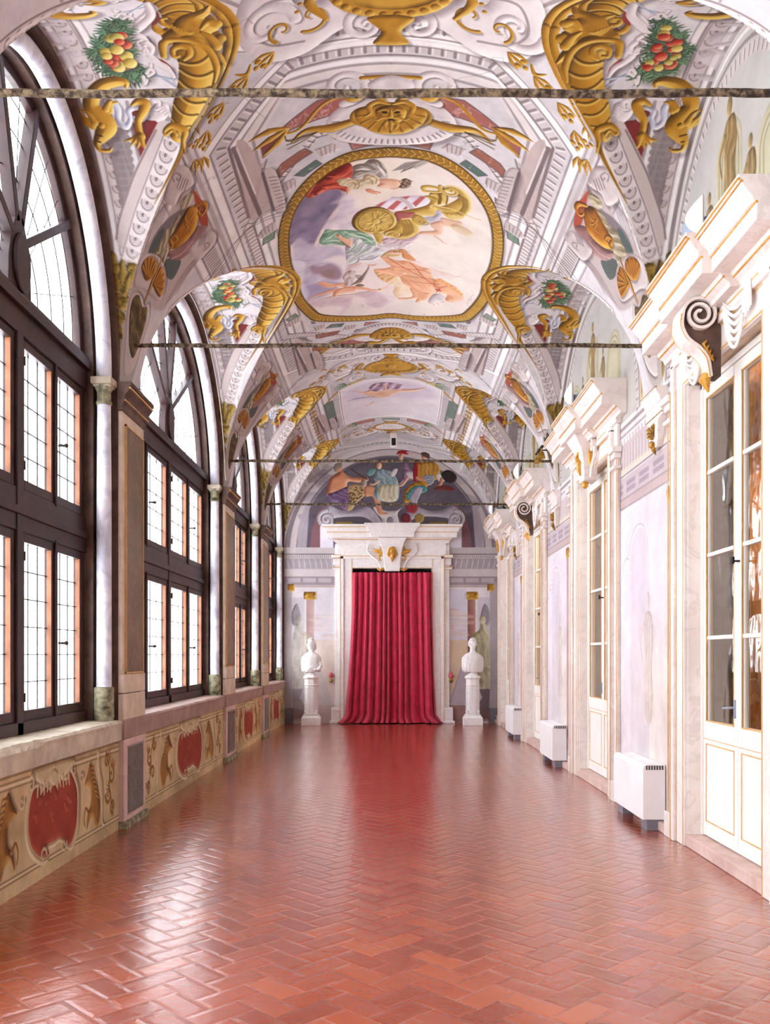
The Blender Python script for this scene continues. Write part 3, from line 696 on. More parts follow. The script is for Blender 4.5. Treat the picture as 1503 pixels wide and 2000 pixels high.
# shell seat
cv.emb(zb_([(380, 575), (440, 530), (560, 535), (640, 610), (660, 690), (600, 770), (480, 810), (330, 800), (230, 740), (200, 700), (330, 640)]), GC, .1, .6)
for k in range(4): cv.tube(zb_([(400 + k * 45, 590 - k * 14), (470 + k * 36, 620 + k * 2), (470 + k * 38, 720 - k * 4), (400 + k * 34, 760)], **O), [.02, .04, .04, .02], [C(110, 80, 28), C(160, 124, 56), C(220, 188, 112)], .5, .9)
scroll(cv, zb_([(330, 740)], smooth=False)[0], .10, 180, 1.1, 1, .045, GC)
cv.tube(zb_([(440, 535), (560, 530), (650, 620), (650, 720), (560, 790), (420, 800), (260, 760)], **O), [.02, .035, .035, .035, .03, .03], [GC[1], GC[2], C(250, 240, 196)], .5)
cv.emb(zb_([(60, 720), (160, 720), (200, 800), (170, 860), (110, 840), (80, 780)]), GC, .05, .5); cv.emb(zb_([(180, 800), (300, 780), (420, 800), (560, 780), (660, 720), (690, 735), (640, 820), (540, 890), (420, 930), (320, 920), (200, 870)]), [C(160, 124, 136), C(218, 198, 200), C(246, 238, 232)], .06, .6, folds=(70, .8, .15))
cv.emb(zb_([(570, 520), (620, 470), (720, 500), (780, 560), (740, 610), (680, 620), (600, 580)]), GC, .05, .7); scroll(cv, zb_([(690, 560)], smooth=False)[0], .07, 0, 1.2, 1, .03, GC)
# attendant boy
cv.emb(zb_([(740, 510), (860, 490), (900, 420), (960, 420), (980, 500), (960, 580), (860, 590), (800, 570)]), [C(150, 140, 150), C(208, 200, 210), C(236, 230, 234)], .05, .5, folds=(50, .6, .15))
cv.emb(zb_([(820, 590), (960, 560), (1000, 620), (980, 720), (940, 750), (800, 745), (680, 740), (680, 700), (820, 690), (880, 680), (840, 640)]), FLW, .05, .6, .85)
cv.emb(zb_([(970, 510), (1100, 540), (1230, 570), (1240, 610), (1130, 640), (1000, 620), (960, 560)]), FLW, .04, .5, .8); cv.ell(zb_([(1240, 680)], smooth=False)[0], .14, .09, [C(180, 140, 100), C(226, 200, 164), C(246, 232, 206)], rot=.25, alpha=.9); cv.tube(zb_([(880, 760), (940, 800), (1000, 850), (1070, 870)], **O), [.03, .03, .02, .005], FLW, .5, .8)
# --- reclining figure in green
GR = [C(84, 116, 94), C(142, 172, 146), C(204, 218, 196)]
cv.emb(zc([(395, 230), (440, 140), (500, 60), (620, 70), (760, 65), (960, 80), (1120, 140), (1220, 230), (1220, 310), (1140, 330), (900, 290), (760, 300), (600, 280), (500, 300), (430, 280)]), GR, .1, .5, folds=(34, 1.8, .12))
for q in ([(440, 240), (560, 180), (660, 100)], [(440, 250), (600, 220), (740, 240)], [(760, 90), (900, 150), (1080, 190), (1180, 260)], [(820, 120), (1000, 120), (1120, 160)]): cv.tube(zc(q, **O), [.01, .03, .01], [GR[1], C(206, 222, 200), C(228, 238, 222)], .4, .85)
for q in ([(480, 270), (640, 250), (780, 290)], [(700, 100), (760, 180)], [(900, 110), (1040, 150), (1160, 220)]): cv.tube(zc(q, **O), [.01, .03, .01], [C(60, 90, 70), C(92, 122, 100), C(120, 150, 126)], .4, .8)
cv.emb(zc([(780, 190), (900, 180), (1000, 200), (1080, 270), (1180, 290), (1260, 330), (1370, 370), (1290, 470), (1180, 520), (980, 550), (820, 560), (790, 480), (780, 350)]), [C(140, 132, 142), C(214, 214, 210), C(246, 246, 240)], .1, .6, folds=(40, .8, .15))
for q in ([(900, 200), (940, 280), (860, 380), (790, 400)], [(1060, 270), (980, 380), (860, 440)], [(1160, 330), (1000, 420), (900, 450)]): cv.tube(zc(q, **O), [.01, .035, .01], [C(96, 120, 100), C(150, 174, 148), C(190, 204, 184)], .4, .85)
for q in ([(1290, 440), (1160, 500), (980, 500)], [(980, 470), (960, 540), (820, 600)], [(1240, 360), (1340, 380)]): cv.tube(zc(q, **O), [.01, .04, .01], [C(116, 96, 112), C(160, 142, 156), C(190, 176, 184)], .4, .85)
cv.emb(zc([(650, 150), (700, 135), (760, 180), (880, 220), (885, 280), (850, 320), (800, 290), (720, 230), (670, 190)]), FLW, .04, .6); cv.line(zc([(720, 235), (800, 300), (850, 325)], **O), .02, C(110, 76, 60), .7)
for k in range(4): cv.line(zc([(650 + k * 14, 140 - k * 2), (655 + k * 14, 155)], smooth=False), .008, C(170, 80, 60), .8)
cv.emb(zd([(120, 40), (220, 70), (340, 90), (360, 130), (240, 170), (160, 110)]), WHITE, .05); cv.emb(zd([(170, 230), (280, 150), (370, 130), (480, 140), (500, 180), (440, 230), (300, 245), (230, 235)]), [C(150, 112, 70), C(206, 172, 124), C(236, 212, 170)], .04, .6)
cv.ell(zd([(390, 178)], smooth=False)[0], .09, .045, FLW); 
for k in (370, 400, 452): cv.ell(zd([(k, 160)], smooth=False)[0], .012, .012, [C(90, 44, 30)] * 3, n=8)
cv.emb(zd([(430, 130), (520, 130), (600, 200), (680, 270), (690, 305), (600, 295), (500, 250), (480, 180)]), [C(166, 90, 50), C(216, 150, 100), C(240, 196, 150)], .04, .6)
# --- flying boy
FB = [C(186, 112, 82), C(228, 168, 134), C(248, 214, 188)]
cv.tube(zc([(365, 862), (430, 850), (520, 880), (620, 890), (720, 870), (800, 880)], **O), [.02, .07, .11, .09, .11, .10], FB, .6); cv.tube(zc([(250, 1100), (300, 1060), (400, 1020), (480, 1000), (560, 970), (640, 960)], **O), [.02, .03, .06, .08, .09, .10], FB, .6)
cv.emb(zc([(610, 980), (700, 930), (820, 900), (920, 890), (960, 930), (940, 970), (800, 990), (680, 1020), (640, 1050), (600, 1040)]), FB, .07, .6)
cv.tube(zc([(940, 920), (1060, 930), (1180, 955), (1280, 955)], **O), [.09, .07, .05, .03], FB, .6); cv.ell(zc([(1300, 940)], smooth=False)[0], .035, .03, GC); cv.tube(zc([(1320, 930), (1400, 910), (1440, 870)], **O), [.04, .05, .01], [C(226, 150, 120), C(244, 206, 186), WHITE[2]], .4)
cv.tube(zc([(485, 1075), (640, 1035), (860, 1015), (1150, 970)], **O), .014, [C(96, 66, 40), C(150, 116, 60), C(206, 180, 110)]); cv.line(zc([(620, 900), (700, 930), (780, 905)], **O), .014, C(186, 104, 76), .7)
cv.emb(zc([(740, 760), (780, 700), (860, 660), (940, 680), (960, 740), (900, 840), (840, 900), (770, 880), (760, 810)]), [C(140, 112, 110), C(208, 190, 186), C(244, 236, 230)], .06, .6, folds=(70, .4, .15))
for k in range(12): cv.tube(zc([(860 + k * 14, 880 - k * 4), (950 + k * 15, 830 - k * 16), (1060 + k * 6, 790 - k * 18)], **O), [.02, .03, .01], [C(110, 84, 70), C(176, 150, 136), C(226, 212, 202)], .6)
cv.emb(zc([(930, 880), (1000, 860), (1060, 880), (1030, 900), (960, 900)]), [C(80, 60, 44), C(130, 104, 80), C(170, 144, 116)], .03)
cv.tube(zc([(790, 670), (900, 600), (1010, 560)], **O), [.02, .04, .03], FB, .5, .8); cv.tube(zc([(1120, 580), (1190, 590), (1240, 570)], **O), [.02, .04, .02], FB, .5)
for k in range(5): cv.line(zc([(935 + k * 18, 730), (950 + k * 18, 770), (990 + k * 10, 800)], **O), .01, C(100, 84, 76), .7)
# --- horses
HO = [C(196, 124, 84), C(236, 184, 146), C(250, 224, 198)]; HO2 = [C(206, 166, 120), C(240, 220, 190), C(250, 244, 230)]
cv.emb(zd([(640, 310), (760, 310), (900, 380), (1020, 440), (1180, 480), (1300, 520), (1430, 460), (1360, 520), (1420, 560), (1300, 560), (1220, 620), (1100, 560), (960, 560), (820, 480)]), [C(214, 176, 160), C(238, 218, 208), C(248, 238, 232)], .1, .4, .8)
cv.emb(zd([(290, 560), (420, 520), (520, 600), (640, 700), (660, 800), (560, 840), (420, 850), (350, 760), (380, 680), (300, 640)]), HO2, .1, .6); cv.emb(zd([(80, 430), (260, 480), (420, 520), (300, 620), (160, 560), (100, 490)]), [C(190, 130, 84), C(230, 190, 140), C(246, 224, 190)], .06, .6, folds=(60, .5, .15))
cv.emb(zd([(170, 240), (260, 240), (420, 290), (580, 300), (760, 380), (900, 420), (920, 500), (960, 560), (1060, 600), (1150, 660), (1140, 720), (1000, 740), (940, 800), (860, 840), (760, 790), (690, 760), (600, 690), (500, 620), (450, 530), (380, 440), (300, 360)]), HO, .16, .6)
cv.emb(zd([(80, 420), (220, 410), (340, 390), (480, 430), (560, 480), (440, 520), (300, 500), (140, 460)]), HO, .06, .6)
cv.emb(zd([(600, 700), (700, 720), (800, 760), (900, 780), (860, 860), (740, 900), (680, 900), (700, 850), (560, 870), (440, 860), (450, 840), (640, 820)]), HO, .05, .6)
cv.emb(zd([(960, 580), (1060, 570), (1200, 640), (1300, 700), (1370, 800), (1390, 870), (1350, 890), (1240, 910), (1160, 900), (1120, 860), (1150, 800), (1080, 780), (1000, 740), (940, 660)]), HO, .1, .6)
cv.emb(zd([(900, 830), (960, 780), (1040, 790), (1100, 850), (1110, 900), (1020, 900), (940, 940), (870, 900)]), WHITE, .06, .6)
for q in ([(870, 905), (940, 925), (960, 950)], [(990, 915), (1030, 940)], [(1050, 905), (1110, 900)], [(1120, 860), (1180, 890), (1230, 900)], [(690, 900), (740, 905)]): cv.line(zd(q, **O), .010, C(206, 110, 80), .8)
for k in range(20): cv.tube(zd([(1000 + k * 19, 580 + k * 12), (1030 + k * 18, 560 + k * 12 - (k % 3) * 10), (1060 + k * 17, 590 + k * 13)], **O), [.025, .02, .004], [C(206, 130, 70), C(240, 180, 120), C(250, 214, 170)], .6, .9)
for q in ([(600, 590), (700, 640), (800, 700)], [(420, 500), (520, 560), (620, 660), (700, 740)], [(300, 420), (360, 440), (340, 400)], [(780, 640), (860, 720)], [(1150, 800), (1200, 820), (1240, 880)]): cv.tube(zd(q, **O), [.01, .04, .01], [C(190, 116, 80), C(214, 150, 112), C(230, 176, 140)], .4, .7)
for q in ([(270, 240), (400, 330), (560, 420), (800, 550)], [(600, 320), (690, 400), (760, 490), (830, 560), (940, 640), (1040, 700)], [(450, 490), (620, 530), (800, 550), (960, 570)], [(620, 590), (780, 620), (1040, 640)], [(340, 375), (520, 400)], [(570, 420), (760, 430), (900, 480)], [(1150, 670), (1050, 690), (1000, 750), (980, 765)]): cv.line(zd(q, **O), .014, C(190, 72, 58), .8)
cv.ell(zd([(1020, 730)], smooth=False)[0], .045, .03, [C(150, 50, 40), C(190, 80, 66), C(230, 140, 120)]); cv.line(zd([(1020, 760), (1080, 810), (1140, 850)], **O), .008, C(190, 72, 58), .7)
# clip anything that strayed over the moulding
X, Y = np.meshgrid(cv.u0 + np.arange(cv.W) * cv.res, cv.v0 + np.arange(cv.H) * cv.res)
G = cv.grid(-1.7, 1.7, 8.3, 13.5, 0); S = cv.sdf_poly(OI, G[0], G[1]); keep = np.clip(S / cv.res + .5, 0, 1)[..., None]
cv.img[G[2]] = cv.img[G[2]] * keep + m0[G[2]] * (1 - keep); del m0, X, Y
# ---- grotesque mask with garlands on the frame, before and behind the oval
def mask(P0, sc, fl=1):
    c = np.array(P0, float); q = lambda x, y: c + np.array([x * sc, y * sc * fl])
    for s in (-1, 1):
        cv.tube(crom([q(s * .95, .18), q(s * .8, .08), q(s * .55, .14), q(s * .3, .08)], False), [.02, .07, .13, .08], GOLD, .6, 1, .02)
        cv.tube(crom([q(s * .42, -.34), q(s * .34, -.26), q(s * .2, -.3), q(s * .06, -.16)], False), [.05, .15, .1, .05], GOLD, .6, 1, .02)
        cv.tube(crom([q(s * .35, -.3), q(s * .6, -.24), q(s * .85, .02), q(s * 1.05, .0)], False), [.03, .04, .04, .02], GOLD, .6)
        leafy(cv, q(s * .95, -.05), .4 * sc, (PI if s < 0 else 0) + .25 * s * fl, GOLD, 3)
        scroll(cv, q(s * .23, .02), .15 * sc, 90, 1.2, -s * fl, .06, GOLD)
        for e in range(4): cv.line(crom([q(s * .7, .15), q(s * (.85 + e * .04), .22 - e * .03), q(s * (1.0), .26 - e * .07)], False), .015, GOLD[0], .7)
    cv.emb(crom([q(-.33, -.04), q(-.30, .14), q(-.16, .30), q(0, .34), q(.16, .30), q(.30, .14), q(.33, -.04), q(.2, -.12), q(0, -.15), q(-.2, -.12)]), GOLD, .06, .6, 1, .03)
    for e in range(9): a = PI * (.04 + .92 * e / 8); cv.tube([q(.15 * math.cos(a), .12 * math.sin(a)), q(.31 * math.cos(a), .31 * math.sin(a))], [.01, .035], [C(84, 54, 14), C(150, 104, 30), C(206, 160, 70)], .7)
    for s in (-1, 1):
        cv.tube(crom([q(s * .02, -.12), q(s * .12, -.16), q(s * .20, -.10), q(s * .19, .0), q(s * .25, .05)], False), [.03, .06, .06, .05, .02], GOLD, .6)
    cv.emb(crom([q(-.13, -.06), q(-.14, .04), q(-.09, .14), q(0, .20), q(.09, .14), q(.14, .04), q(.13, -.06), q(0, -.11)]), GOLD, .07, .7, 1, .02)
    for s in (-1, 1):
        cv.ell(q(s * .055, -.002), .030 * sc, .018 * sc, [C(40, 22, 6)] * 3); cv.tube(crom([q(s * .02, -.01), q(s * .06, -.045), q(s * .12, -.02)], False), [.02, .03, .012], GOLD, .6); cv.ell(q(s * .085, .055), .03, .03, GOLD)
        cv.tube(crom([q(s * .01, .085), q(s * .07, .075), q(s * .13, .11), q(s * .17, .08)], False), [.03, .04, .03, .01], GOLD, .6)
    cv.ell(q(0, .115), .035 * sc, .02 * sc, [C(44, 24, 8)] * 3); cv.tube([q(0, -.03), q(0, .06)], [.022, .05], GOLD, .7)
    for s in (-1, 0, 1): cv.tube(crom([q(s * .04, .14), q(s * .06, .2), q(s * .03, .27)], False), [.05, .045, .01], GOLD, .6)
for cc, fl in (((0, 8.08), 1), ((0, 13.72), -1)):
    c = np.array(cc)
    cv.emb(arc(c + [0, .12 * fl], .62, .4, 0, 360, 40), WHITE, .1, .5, 1, .05); dentils(cv, arc(c + [0, .12 * fl], .52, .34, -10 if fl > 0 else 190, 190 if fl > 0 else 370, 30), 26, .02, .06)
    for s in (-1, 1):
        scroll(cv, c + [s * .42, -.42 * fl], .24, 90, 1.2, s * fl, .1, WHITE)
    cv.tube([c + [-.25, -.5 * fl], c + [.25, -.5 * fl]], .05, GOLD)
    cv.emb(crom([c + [-.2, -.42 * fl], c + [0, -.52 * fl], c + [.2, -.42 * fl], c + [.12, -.25 * fl], c + [-.12, -.25 * fl]]), WHITE, .06)
    mask(cc, 1.0, fl)
# ---- gold cartouches on white strapwork
def cartouche(c, sx, syy, fl=1, gold=True):
    c = np.array(c, float); q = lambda x, y: c + np.array([x * sx, y * syy * fl])
    for s in (-1, 1):
        P = crom([q(s * .12, .5), q(s * .35, .42), q(s * .72, .62), q(s * 1.05, .55), q(s * 1.22, .2), q(s * 1.1, -.15), q(s * .8, -.1), q(s * .7, .1), q(s * .35, .1)])
        cv.emb(P, WHITE, .12, .55, 1, .05)
        cv.line(crom([q(s * .78, -.0), q(s * .98, .0), q(s * 1.08, .22), q(s * .95, .42), q(s * .7, .48)], False), .025, STONE[0], .7)
        scroll(cv, q(s * .98, .22), .24 * sx, 0, 1.0, s, .1, WHITE)
        for (x, y, r, tn) in ((.62, .24, .16, 1), (.86, .3, .12, -1)): scroll(cv, q(s * x, y), r * sx, 60 if s > 0 else 120, .9, tn * s, .035, GOLD)
        for (x, y) in ((1.16, .52), (1.28, .1), (.9, -.3), (.55, -.25)): cv.tube(crom([q(s * x, y), q(s * (x + .05), y + .08), q(s * (x + .14), y + .02)], False), [.02, .05, .01], GOLD)
        scroll(cv, q(s * .62, -.35), .2 * sx, 90, 1.1, -s, .08, WHITE); scroll(cv, q(s * .2, .42), .17 * sx, 250, 1.1, s, .08, WHITE)
        cv.tube(crom([q(s * .5, -.05), q(s * .62, .1), q(s * .5, .3)], False), [.05, .09, .04], GOLD)
        for e in range(5): cv.ell(q(s * (.6 + .03 * e), -.12 + e * .07), .022, .018, GOLD)
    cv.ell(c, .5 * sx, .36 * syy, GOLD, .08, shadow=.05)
    cv.ell(c, .41 * sx, .27 * syy, [GOLD[0], C(188, 140, 48), C(224, 184, 90)] if gold else WHITE, .05, k=-.5)
    for e in range(26):
        a = 2 * PI * e / 26; cv.ell(c + np.array([.46 * sx * math.cos(a), .32 * syy * math.sin(a)]), .04, .035, GOLD)
    if gold:
        cv.emb(crom([c + [-.06, -.1], c + [.05, -.11], c + [.09, 0], c + [.06, .1], c + [-.03, .12], c + [-.08, .02]]), [GOLD[0], C(190, 146, 60), GOLD[2]], .05, alpha=.85)
    cv.emb(crom([q(-.18, .34), q(.18, .34), q(.08, .5), q(.14, .64), q(-.14, .64), q(-.08, .5)]), GOLD, .05, .6, 1, .03)
    cv.emb(crom([q(-.12, -.34), q(.12, -.34), q(.2, -.52), q(0, -.46), q(-.2, -.52)]), GOLD, .05, .6)
cartouche((0, 6.52), 1.0, 1.02); cartouche((0, 15.2), .95, 1.0, -1); cartouche((0, 19.2), .8, .9, 1, False)
# gold husk chains along the frames
def chain(P, n, sc=.09):
    Q = resample(crom(P, False), n); N, T = normals(Q)
    for i, (a, nn, tt) in enumerate(zip(Q, N, T)):
        r = math.atan2(tt[1], tt[0])
        if i % 2 == 0: leafy(cv, a, sc * 1.5, r, GOLD, 3)
        else: cv.ell(a + nn * sc * .3, sc * .25, sc * .2, GOLD); cv.ell(a - nn * sc * .3, sc * .25, sc * .2, GOLD); cv.ell(a + tt * sc * .4, sc * .2, sc * .2, GOLD)
for s in (-1, 1):
    chain([(s * .95, 7.02), (s * 1.3, 7.22), (s * 1.62, 7.42), (s * 1.78, 7.75)], 9, .13)
    chain([(s * 1.72, 6.9), (s * 1.76, 7.2), (s * 1.86, 7.7)], 5, .11)
    chain([(s * .75, 14.78), (s * 1.15, 14.9), (s * 1.5, 15.05)], 9, .1)
    chain([(s * 1.52, 15.1), (s * 1.55, 16.5), (s * 1.55, 18.0), (s * 1.5, 20.3)], 42, .12)
    chain([(s * .7, 19.25), (s * 1.1, 19.2), (s * 1.48, 19.1)], 8, .09)
    # crossed straps to the gold plaque
    cv.tube(crom([(s * .45, 15.7), (s * .9, 15.95), (s * 1.3, 16.5)], False), [.05, .06, .03], GOLD); leafy(cv, (s * .8, 15.85), .28, 0 if s > 0 else PI, GREEN, 5); leafy(cv, (s * .7, 15.78), .2, 1, YEL, 4)
    cv.tube(crom([(s * .5, 18.6), (s * .8, 18.5), (s * 1.2, 18.9)], False), [.05, .06, .03], GOLD); leafy(cv, (s * .7, 18.6), .25, 0 if s > 0 else PI, GREEN, 5)
# sky panel with a floating figure beyond the oval
P = np.array([(-.95, 16.0), (-.5, 15.85), (.5, 15.85), (.95, 16.0), (.98, 17.3), (.98, 18.35), (-.98, 18.35), (-.98, 17.3)])
cv.poly(P, C(228, 218, 222), 1, .02); cv.line(np.vstack([P, P[:1]]), .05, WHITE[2]); cv.line(np.vstack([P, P[:1]]), .015, STONE[0])
cv.poly(crom([(-.8, 16.2), (0, 16.0), (.8, 16.2), (.6, 16.9), (-.6, 17.0)]), C(206, 190, 204), .7, .2)
cv.emb(c7([(560, 340), (640, 345), (690, 320), (750, 310), (830, 325), (900, 330), (1000, 325), (920, 345), (840, 350), (760, 380), (680, 375), (620, 355)]), FLESH, .07)
cv.emb(c7([(690, 300), (760, 290), (860, 305), (850, 330), (760, 335), (700, 345), (660, 330)]), [C(120, 90, 110), C(190, 160, 176), C(226, 206, 212)], .07, folds=(30, .5, .3))
cv.tube(c7([(760, 330), (755, 310), (745, 298)], closed=False), [.05, .04, .03], FLESH)
cv.tube(c7([(540, 402), (600, 385), (700, 375)], closed=False), [.02, .06, .03], PURP, alpha=.7); cv.tube(c7([(630, 430), (670, 420), (690, 402)], closed=False), [.02, .05, .03], HORSE, alpha=.7)
for s in (-1, 1):
    veined([(s * 1.12, 16.4), (s * 1.3, 16.4), (s * 1.3, 17.9), (s * 1.12, 17.9)], C(106, 124, 112), 9, 6)
    for a, b, col in ((.35, .75, C(178, 112, 96)),): veined([(s * a, 18.48), (s * b, 18.48), (s * b, 18.66), (s * a, 18.66)], col, 3, 3)
veined([(-.18, 18.5), (.18, 18.5), (.18, 18.64), (-.18, 18.64)], C(130, 146, 128), 3, 2)
# ---- cells over the windows, measured on the far half of the nearest cell and repeated
CEL = []   # (kind, points in (u, v) of bay 1 left side, args)
def arc_t(th, R, H):
    """arc length along a window arch from its crown"""
    g = np.linspace(-PI / 2, PI / 2, 721); L = np.r_[0, np.cumsum(np.hypot(np.diff(R * np.sin(g)), np.diff(H * np.cos(g))))]
    return np.interp(th, g, L) - L[-1] / 2
def cellmap(P):
    """vault (u, v) of bay 1 -> (|X|, arc length) on its cell"""
    c, R, H = CELL[1]; phi = P[:, 0] / UR; X = np.abs(vault_r(phi, P[:, 1]) * np.sin(phi))
    return np.stack([X, arc_t(np.arcsin(np.clip((P[:, 1] - c) / R, -.999, .999)), R, H)], 1)
def cadd(kind, pts, *a, closed=True, both=False, **k):
    P = c1(pts, closed=closed); CEL.append((kind, P, cellmap(P), a, k, both or kind in ('horn', 'erib', 'goldedge')))
cadd('poly', [(860, 700), (955, 715), (930, 780), (880, 850), (835, 960), (815, 900), (780, 800), (775, 640), (800, 600), (850, 620)], C(122, 44, 42))
cadd('poly', [(880, 50), (930, 80), (930, 130), (870, 150)], C(140, 56, 50))
cadd('poly', [(930, 345), (1000, 360), (1030, 430), (1000, 420)], C(140, 56, 50))
cadd('line', [(660, 700), (760, 1000), (815, 1090)], .02, SHADE[0], .7, closed=False)
cadd('slat', [(690, 770), (725, 960), (762, 1190)], closed=False)
cadd('line', [(745, 600), (790, 820), (835, 1000)], .03, STONE[0], .7, closed=False)
cadd('line', [(600, 520), (640, 860), (740, 1260)], .02, STONE[0], .7, closed=False)
cadd('emb', [(300, 370), (340, 300), (420, 285), (480, 310), (470, 370), (400, 400), (380, 450), (330, 440)], [STONE[0], C(208, 200, 202), WHITE[1]], .08, .35, .7)
cadd('tube', [(310, 330), (350, 310), (410, 285)], [.02, .05, .02], [STONE[0], C(196, 186, 188), WHITE[1]], .4, .8, closed=False)
cadd('tube', [(360, 470), (420, 460), (480, 450), (500, 435)], [.02, .06, .05, .01], [STONE[0], C(196, 186, 188), WHITE[1]], .4, .8, closed=False)
cadd('emb', [(855, 40), (895, 80), (880, 140), (820, 175), (830, 200), (870, 215), (895, 260), (870, 300), (890, 340), (950, 350), (1010, 400), (1035, 470), (1050, 330), (950, 290), (950, 220), (890, 170), (900, 90), (930, 50), (870, 10)], [STONE[0], C(214, 206, 208), WHITE[1]], .06, .5)
cadd('tube', [(860, 20), (885, 90), (830, 150), (785, 195), (830, 215), (860, 250), (830, 280), (800, 250), (830, 235)], [.05, .07, .08, .06, .05, .04, .03, .03, .02], WHITE, .55, 1, .03, closed=False)
cadd('tube', [(860, 250), (890, 280), (880, 315), (845, 310), (850, 285), (880, 330), (930, 370), (980, 400), (1020, 450)], [.05, .05, .04, .03, .03, .06, .05, .05, .03], WHITE, .55, 1, .03, closed=False)
cadd('tube', [(720, 100), (770, 70), (850, 20)], .02, [C(110, 120, 140), C(160, 168, 184), WHITE[2]], closed=False)
cadd('tube', [(850, 450), (930, 450), (1030, 470)], .02, [C(110, 120, 140), C(160, 168, 184), WHITE[2]], closed=False)
cadd('garland', [(700, 110), (745, 140), (755, 220), (775, 300), (780, 360), (850, 400), (860, 450), (800, 475), (700, 450), (620, 420), (580, 370), (545, 310), (560, 260), (600, 180), (640, 130)])
for q in ([(680, 100), (700, 80), (730, 85), (725, 110)], [(720, 110), (750, 95), (775, 110)], [(860, 430), (880, 405), (900, 425), (870, 445)], [(840, 450), (850, 490), (860, 470)]): cadd('tube', q, .03, WHITE, .5, 1, .01, closed=False)
cadd('tube', [(650, 585), (690, 640), (695, 710), (740, 745), (765, 700), (755, 650), (800, 628), (855, 640), (840, 690), (800, 715), (785, 690)], [.05, .06, .05, .05, .04, .05, .05, .05, .05, .04, .03], [BLUEG[0], C(190, 192, 204), WHITE[2]], .6, 1, .02, closed=False)
cadd('emb', [(870, 650), (900, 600), (950, 595), (990, 620), (985, 680), (940, 720), (900, 700)], WHITE, .05, .6, 1, .03)
cadd('tube', [(880, 620), (900, 590), (930, 600), (925, 640), (900, 640)], [.04, .05, .04, .03, .02], WHITE, .5, 1, .01, closed=False)
for t in range(4): cadd('tube', [(930 + t * 14, 640 + t * 12), (960 + t * 10, 630 + t * 12), (985 + t * 4, 650 + t * 10)], .025, WHITE, .5, closed=False)
cadd('tube', [(770, 620), (810, 595), (850, 610), (840, 650), (810, 710), (820, 780), (825, 800)], [.02, .06, .09, .08, .06, .055, .08], GOLD, .6, 1, .03, closed=False)
for q in ([(820, 790), (780, 815), (735, 828)], [(822, 795), (790, 830), (770, 850)], [(825, 800), (815, 840), (805, 870)], [(830, 800), (840, 850), (865, 880)]): cadd('tube', q, [.05, .035, .012], GOLD, .6, closed=False)
cadd('tube', [(740, 510), (735, 485), (680, 478), (600, 500), (545, 560), (535, 630), (590, 690), (625, 740), (600, 790), (570, 840), (590, 880), (640, 885), (655, 870)], [.03, .06, .09, .11, .12, .13, .16, .17, .12, .06, .035, .03, .02], GOLD, .65, 1, .04, closed=False)
for q in ([(545, 740), (500, 720), (465, 695)], [(545, 730), (495, 695), (460, 655)], [(555, 720), (520, 670), (480, 645)], [(640, 650), (650, 610), (690, 600)], [(620, 640), (640, 600), (660, 590)]): cadd('tube', q, [.06, .04, .012], GOLD, .6, closed=False)
cadd('ell', [(597, 738), (612, 738), (597, 752)], [GOLD[0] * .4, GOLD[1], GOLD[2]])
for q in ([(560, 790), (600, 800)], [(570, 830), (590, 835)]): cadd('line', q, .012, GOLD[0], closed=False)
cadd('grib', [(965, 760), (845, 1000), (790, 1150), (745, 1290), (728, 1400)], closed=False)
cadd('erib', [(1030, 775), (970, 920), (905, 1090), (840, 1260), (800, 1390), (770, 1500), (755, 1545)], closed=False)
cadd('goldedge', [(1080, 800), (1060, 900), (980, 1060), (905, 1200)], closed=False)
cadd('emb', [(1170, 60), (1230, 30), (1230, 80), (1200, 110), (1270, 110), (1285, 170), (1240, 200), (1285, 240), (1280, 290), (1230, 290), (1100, 270), (980, 260), (950, 210), (1000, 170), (1050, 100)], GOLD, .09, .65, 1, .05, both=True)
cadd('tube', [(1180, 170), (1220, 130), (1270, 140)], [.03, .07, .09], GOLD, .6, closed=False, both=True)
cadd('tube', [(1180, 190), (1230, 220), (1270, 270)], [.03, .07, .09], GOLD, .6, closed=False, both=True)
for t in range(5): cadd('tube', [(1000 + t * 20, 150 + t * 8), (1040 + t * 14, 190), (1090 + t * 10, 215 - t * 6)], .02, GOLD, .6, closed=False, both=True)
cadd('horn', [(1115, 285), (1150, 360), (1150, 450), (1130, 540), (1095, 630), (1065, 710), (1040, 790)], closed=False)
cadd('tube', [(960, 330), (955, 260), (1000, 235), (1120, 240), (1220, 290), (1270, 390), (1260, 480)], [.05, .07, .05, .05, .06, .06, .02], GOLD, .6, 1, .02, closed=False, both=True)
cadd('tube', [(1080, 350), (1110, 320), (1105, 285), (1060, 270), (1015, 290), (1020, 330), (1050, 330)], [.03, .06, .06, .06, .05, .04, .03], GOLD, .6, 1, .02, closed=False, both=True)
cadd('tube', [(1035, 790), (1010, 765), (975, 790), (965, 770), (1000, 740), (1040, 745), (1085, 770), (1075, 830), (1085, 900)], [.03, .03, .03, .03, .05, .06, .06, .04, .02], GOLD, .6, 1, .02, closed=False, both=True)
OLV = [C(60, 44, 14), C(132, 106, 42), C(196, 166, 80)]
def cw(kind, pts, *a, **k): cadd(kind, [((x / 3.854 + 200) * 3.006, (y / 3.854 + 290) * 3.006) for x, y in pts], *a, **k)
cw('poly', [(40, 900), (150, 850), (270, 900), (260, 1300), (240, 1790), (95, 1790), (70, 1300)], C(168, 156, 140), .9, .04)
for q, w in (([(148, 1110), (140, 960), (148, 835)], [.06, .12, .01]), ([(130, 1090), (85, 990), (66, 905), (105, 890), (110, 940)], [.05, .08, .08, .06, .02]), ([(165, 1090), (205, 980), (240, 905), (205, 890), (195, 930)], [.05, .08, .08, .06, .02]), ([(120, 1080), (110, 1010), (95, 950)], [.03, .06, .02]), ([(175, 1080), (185, 1010), (205, 960)], [.03, .06, .02])): cw('tube', q, w, OLV, .7, 1, .015, closed=False)
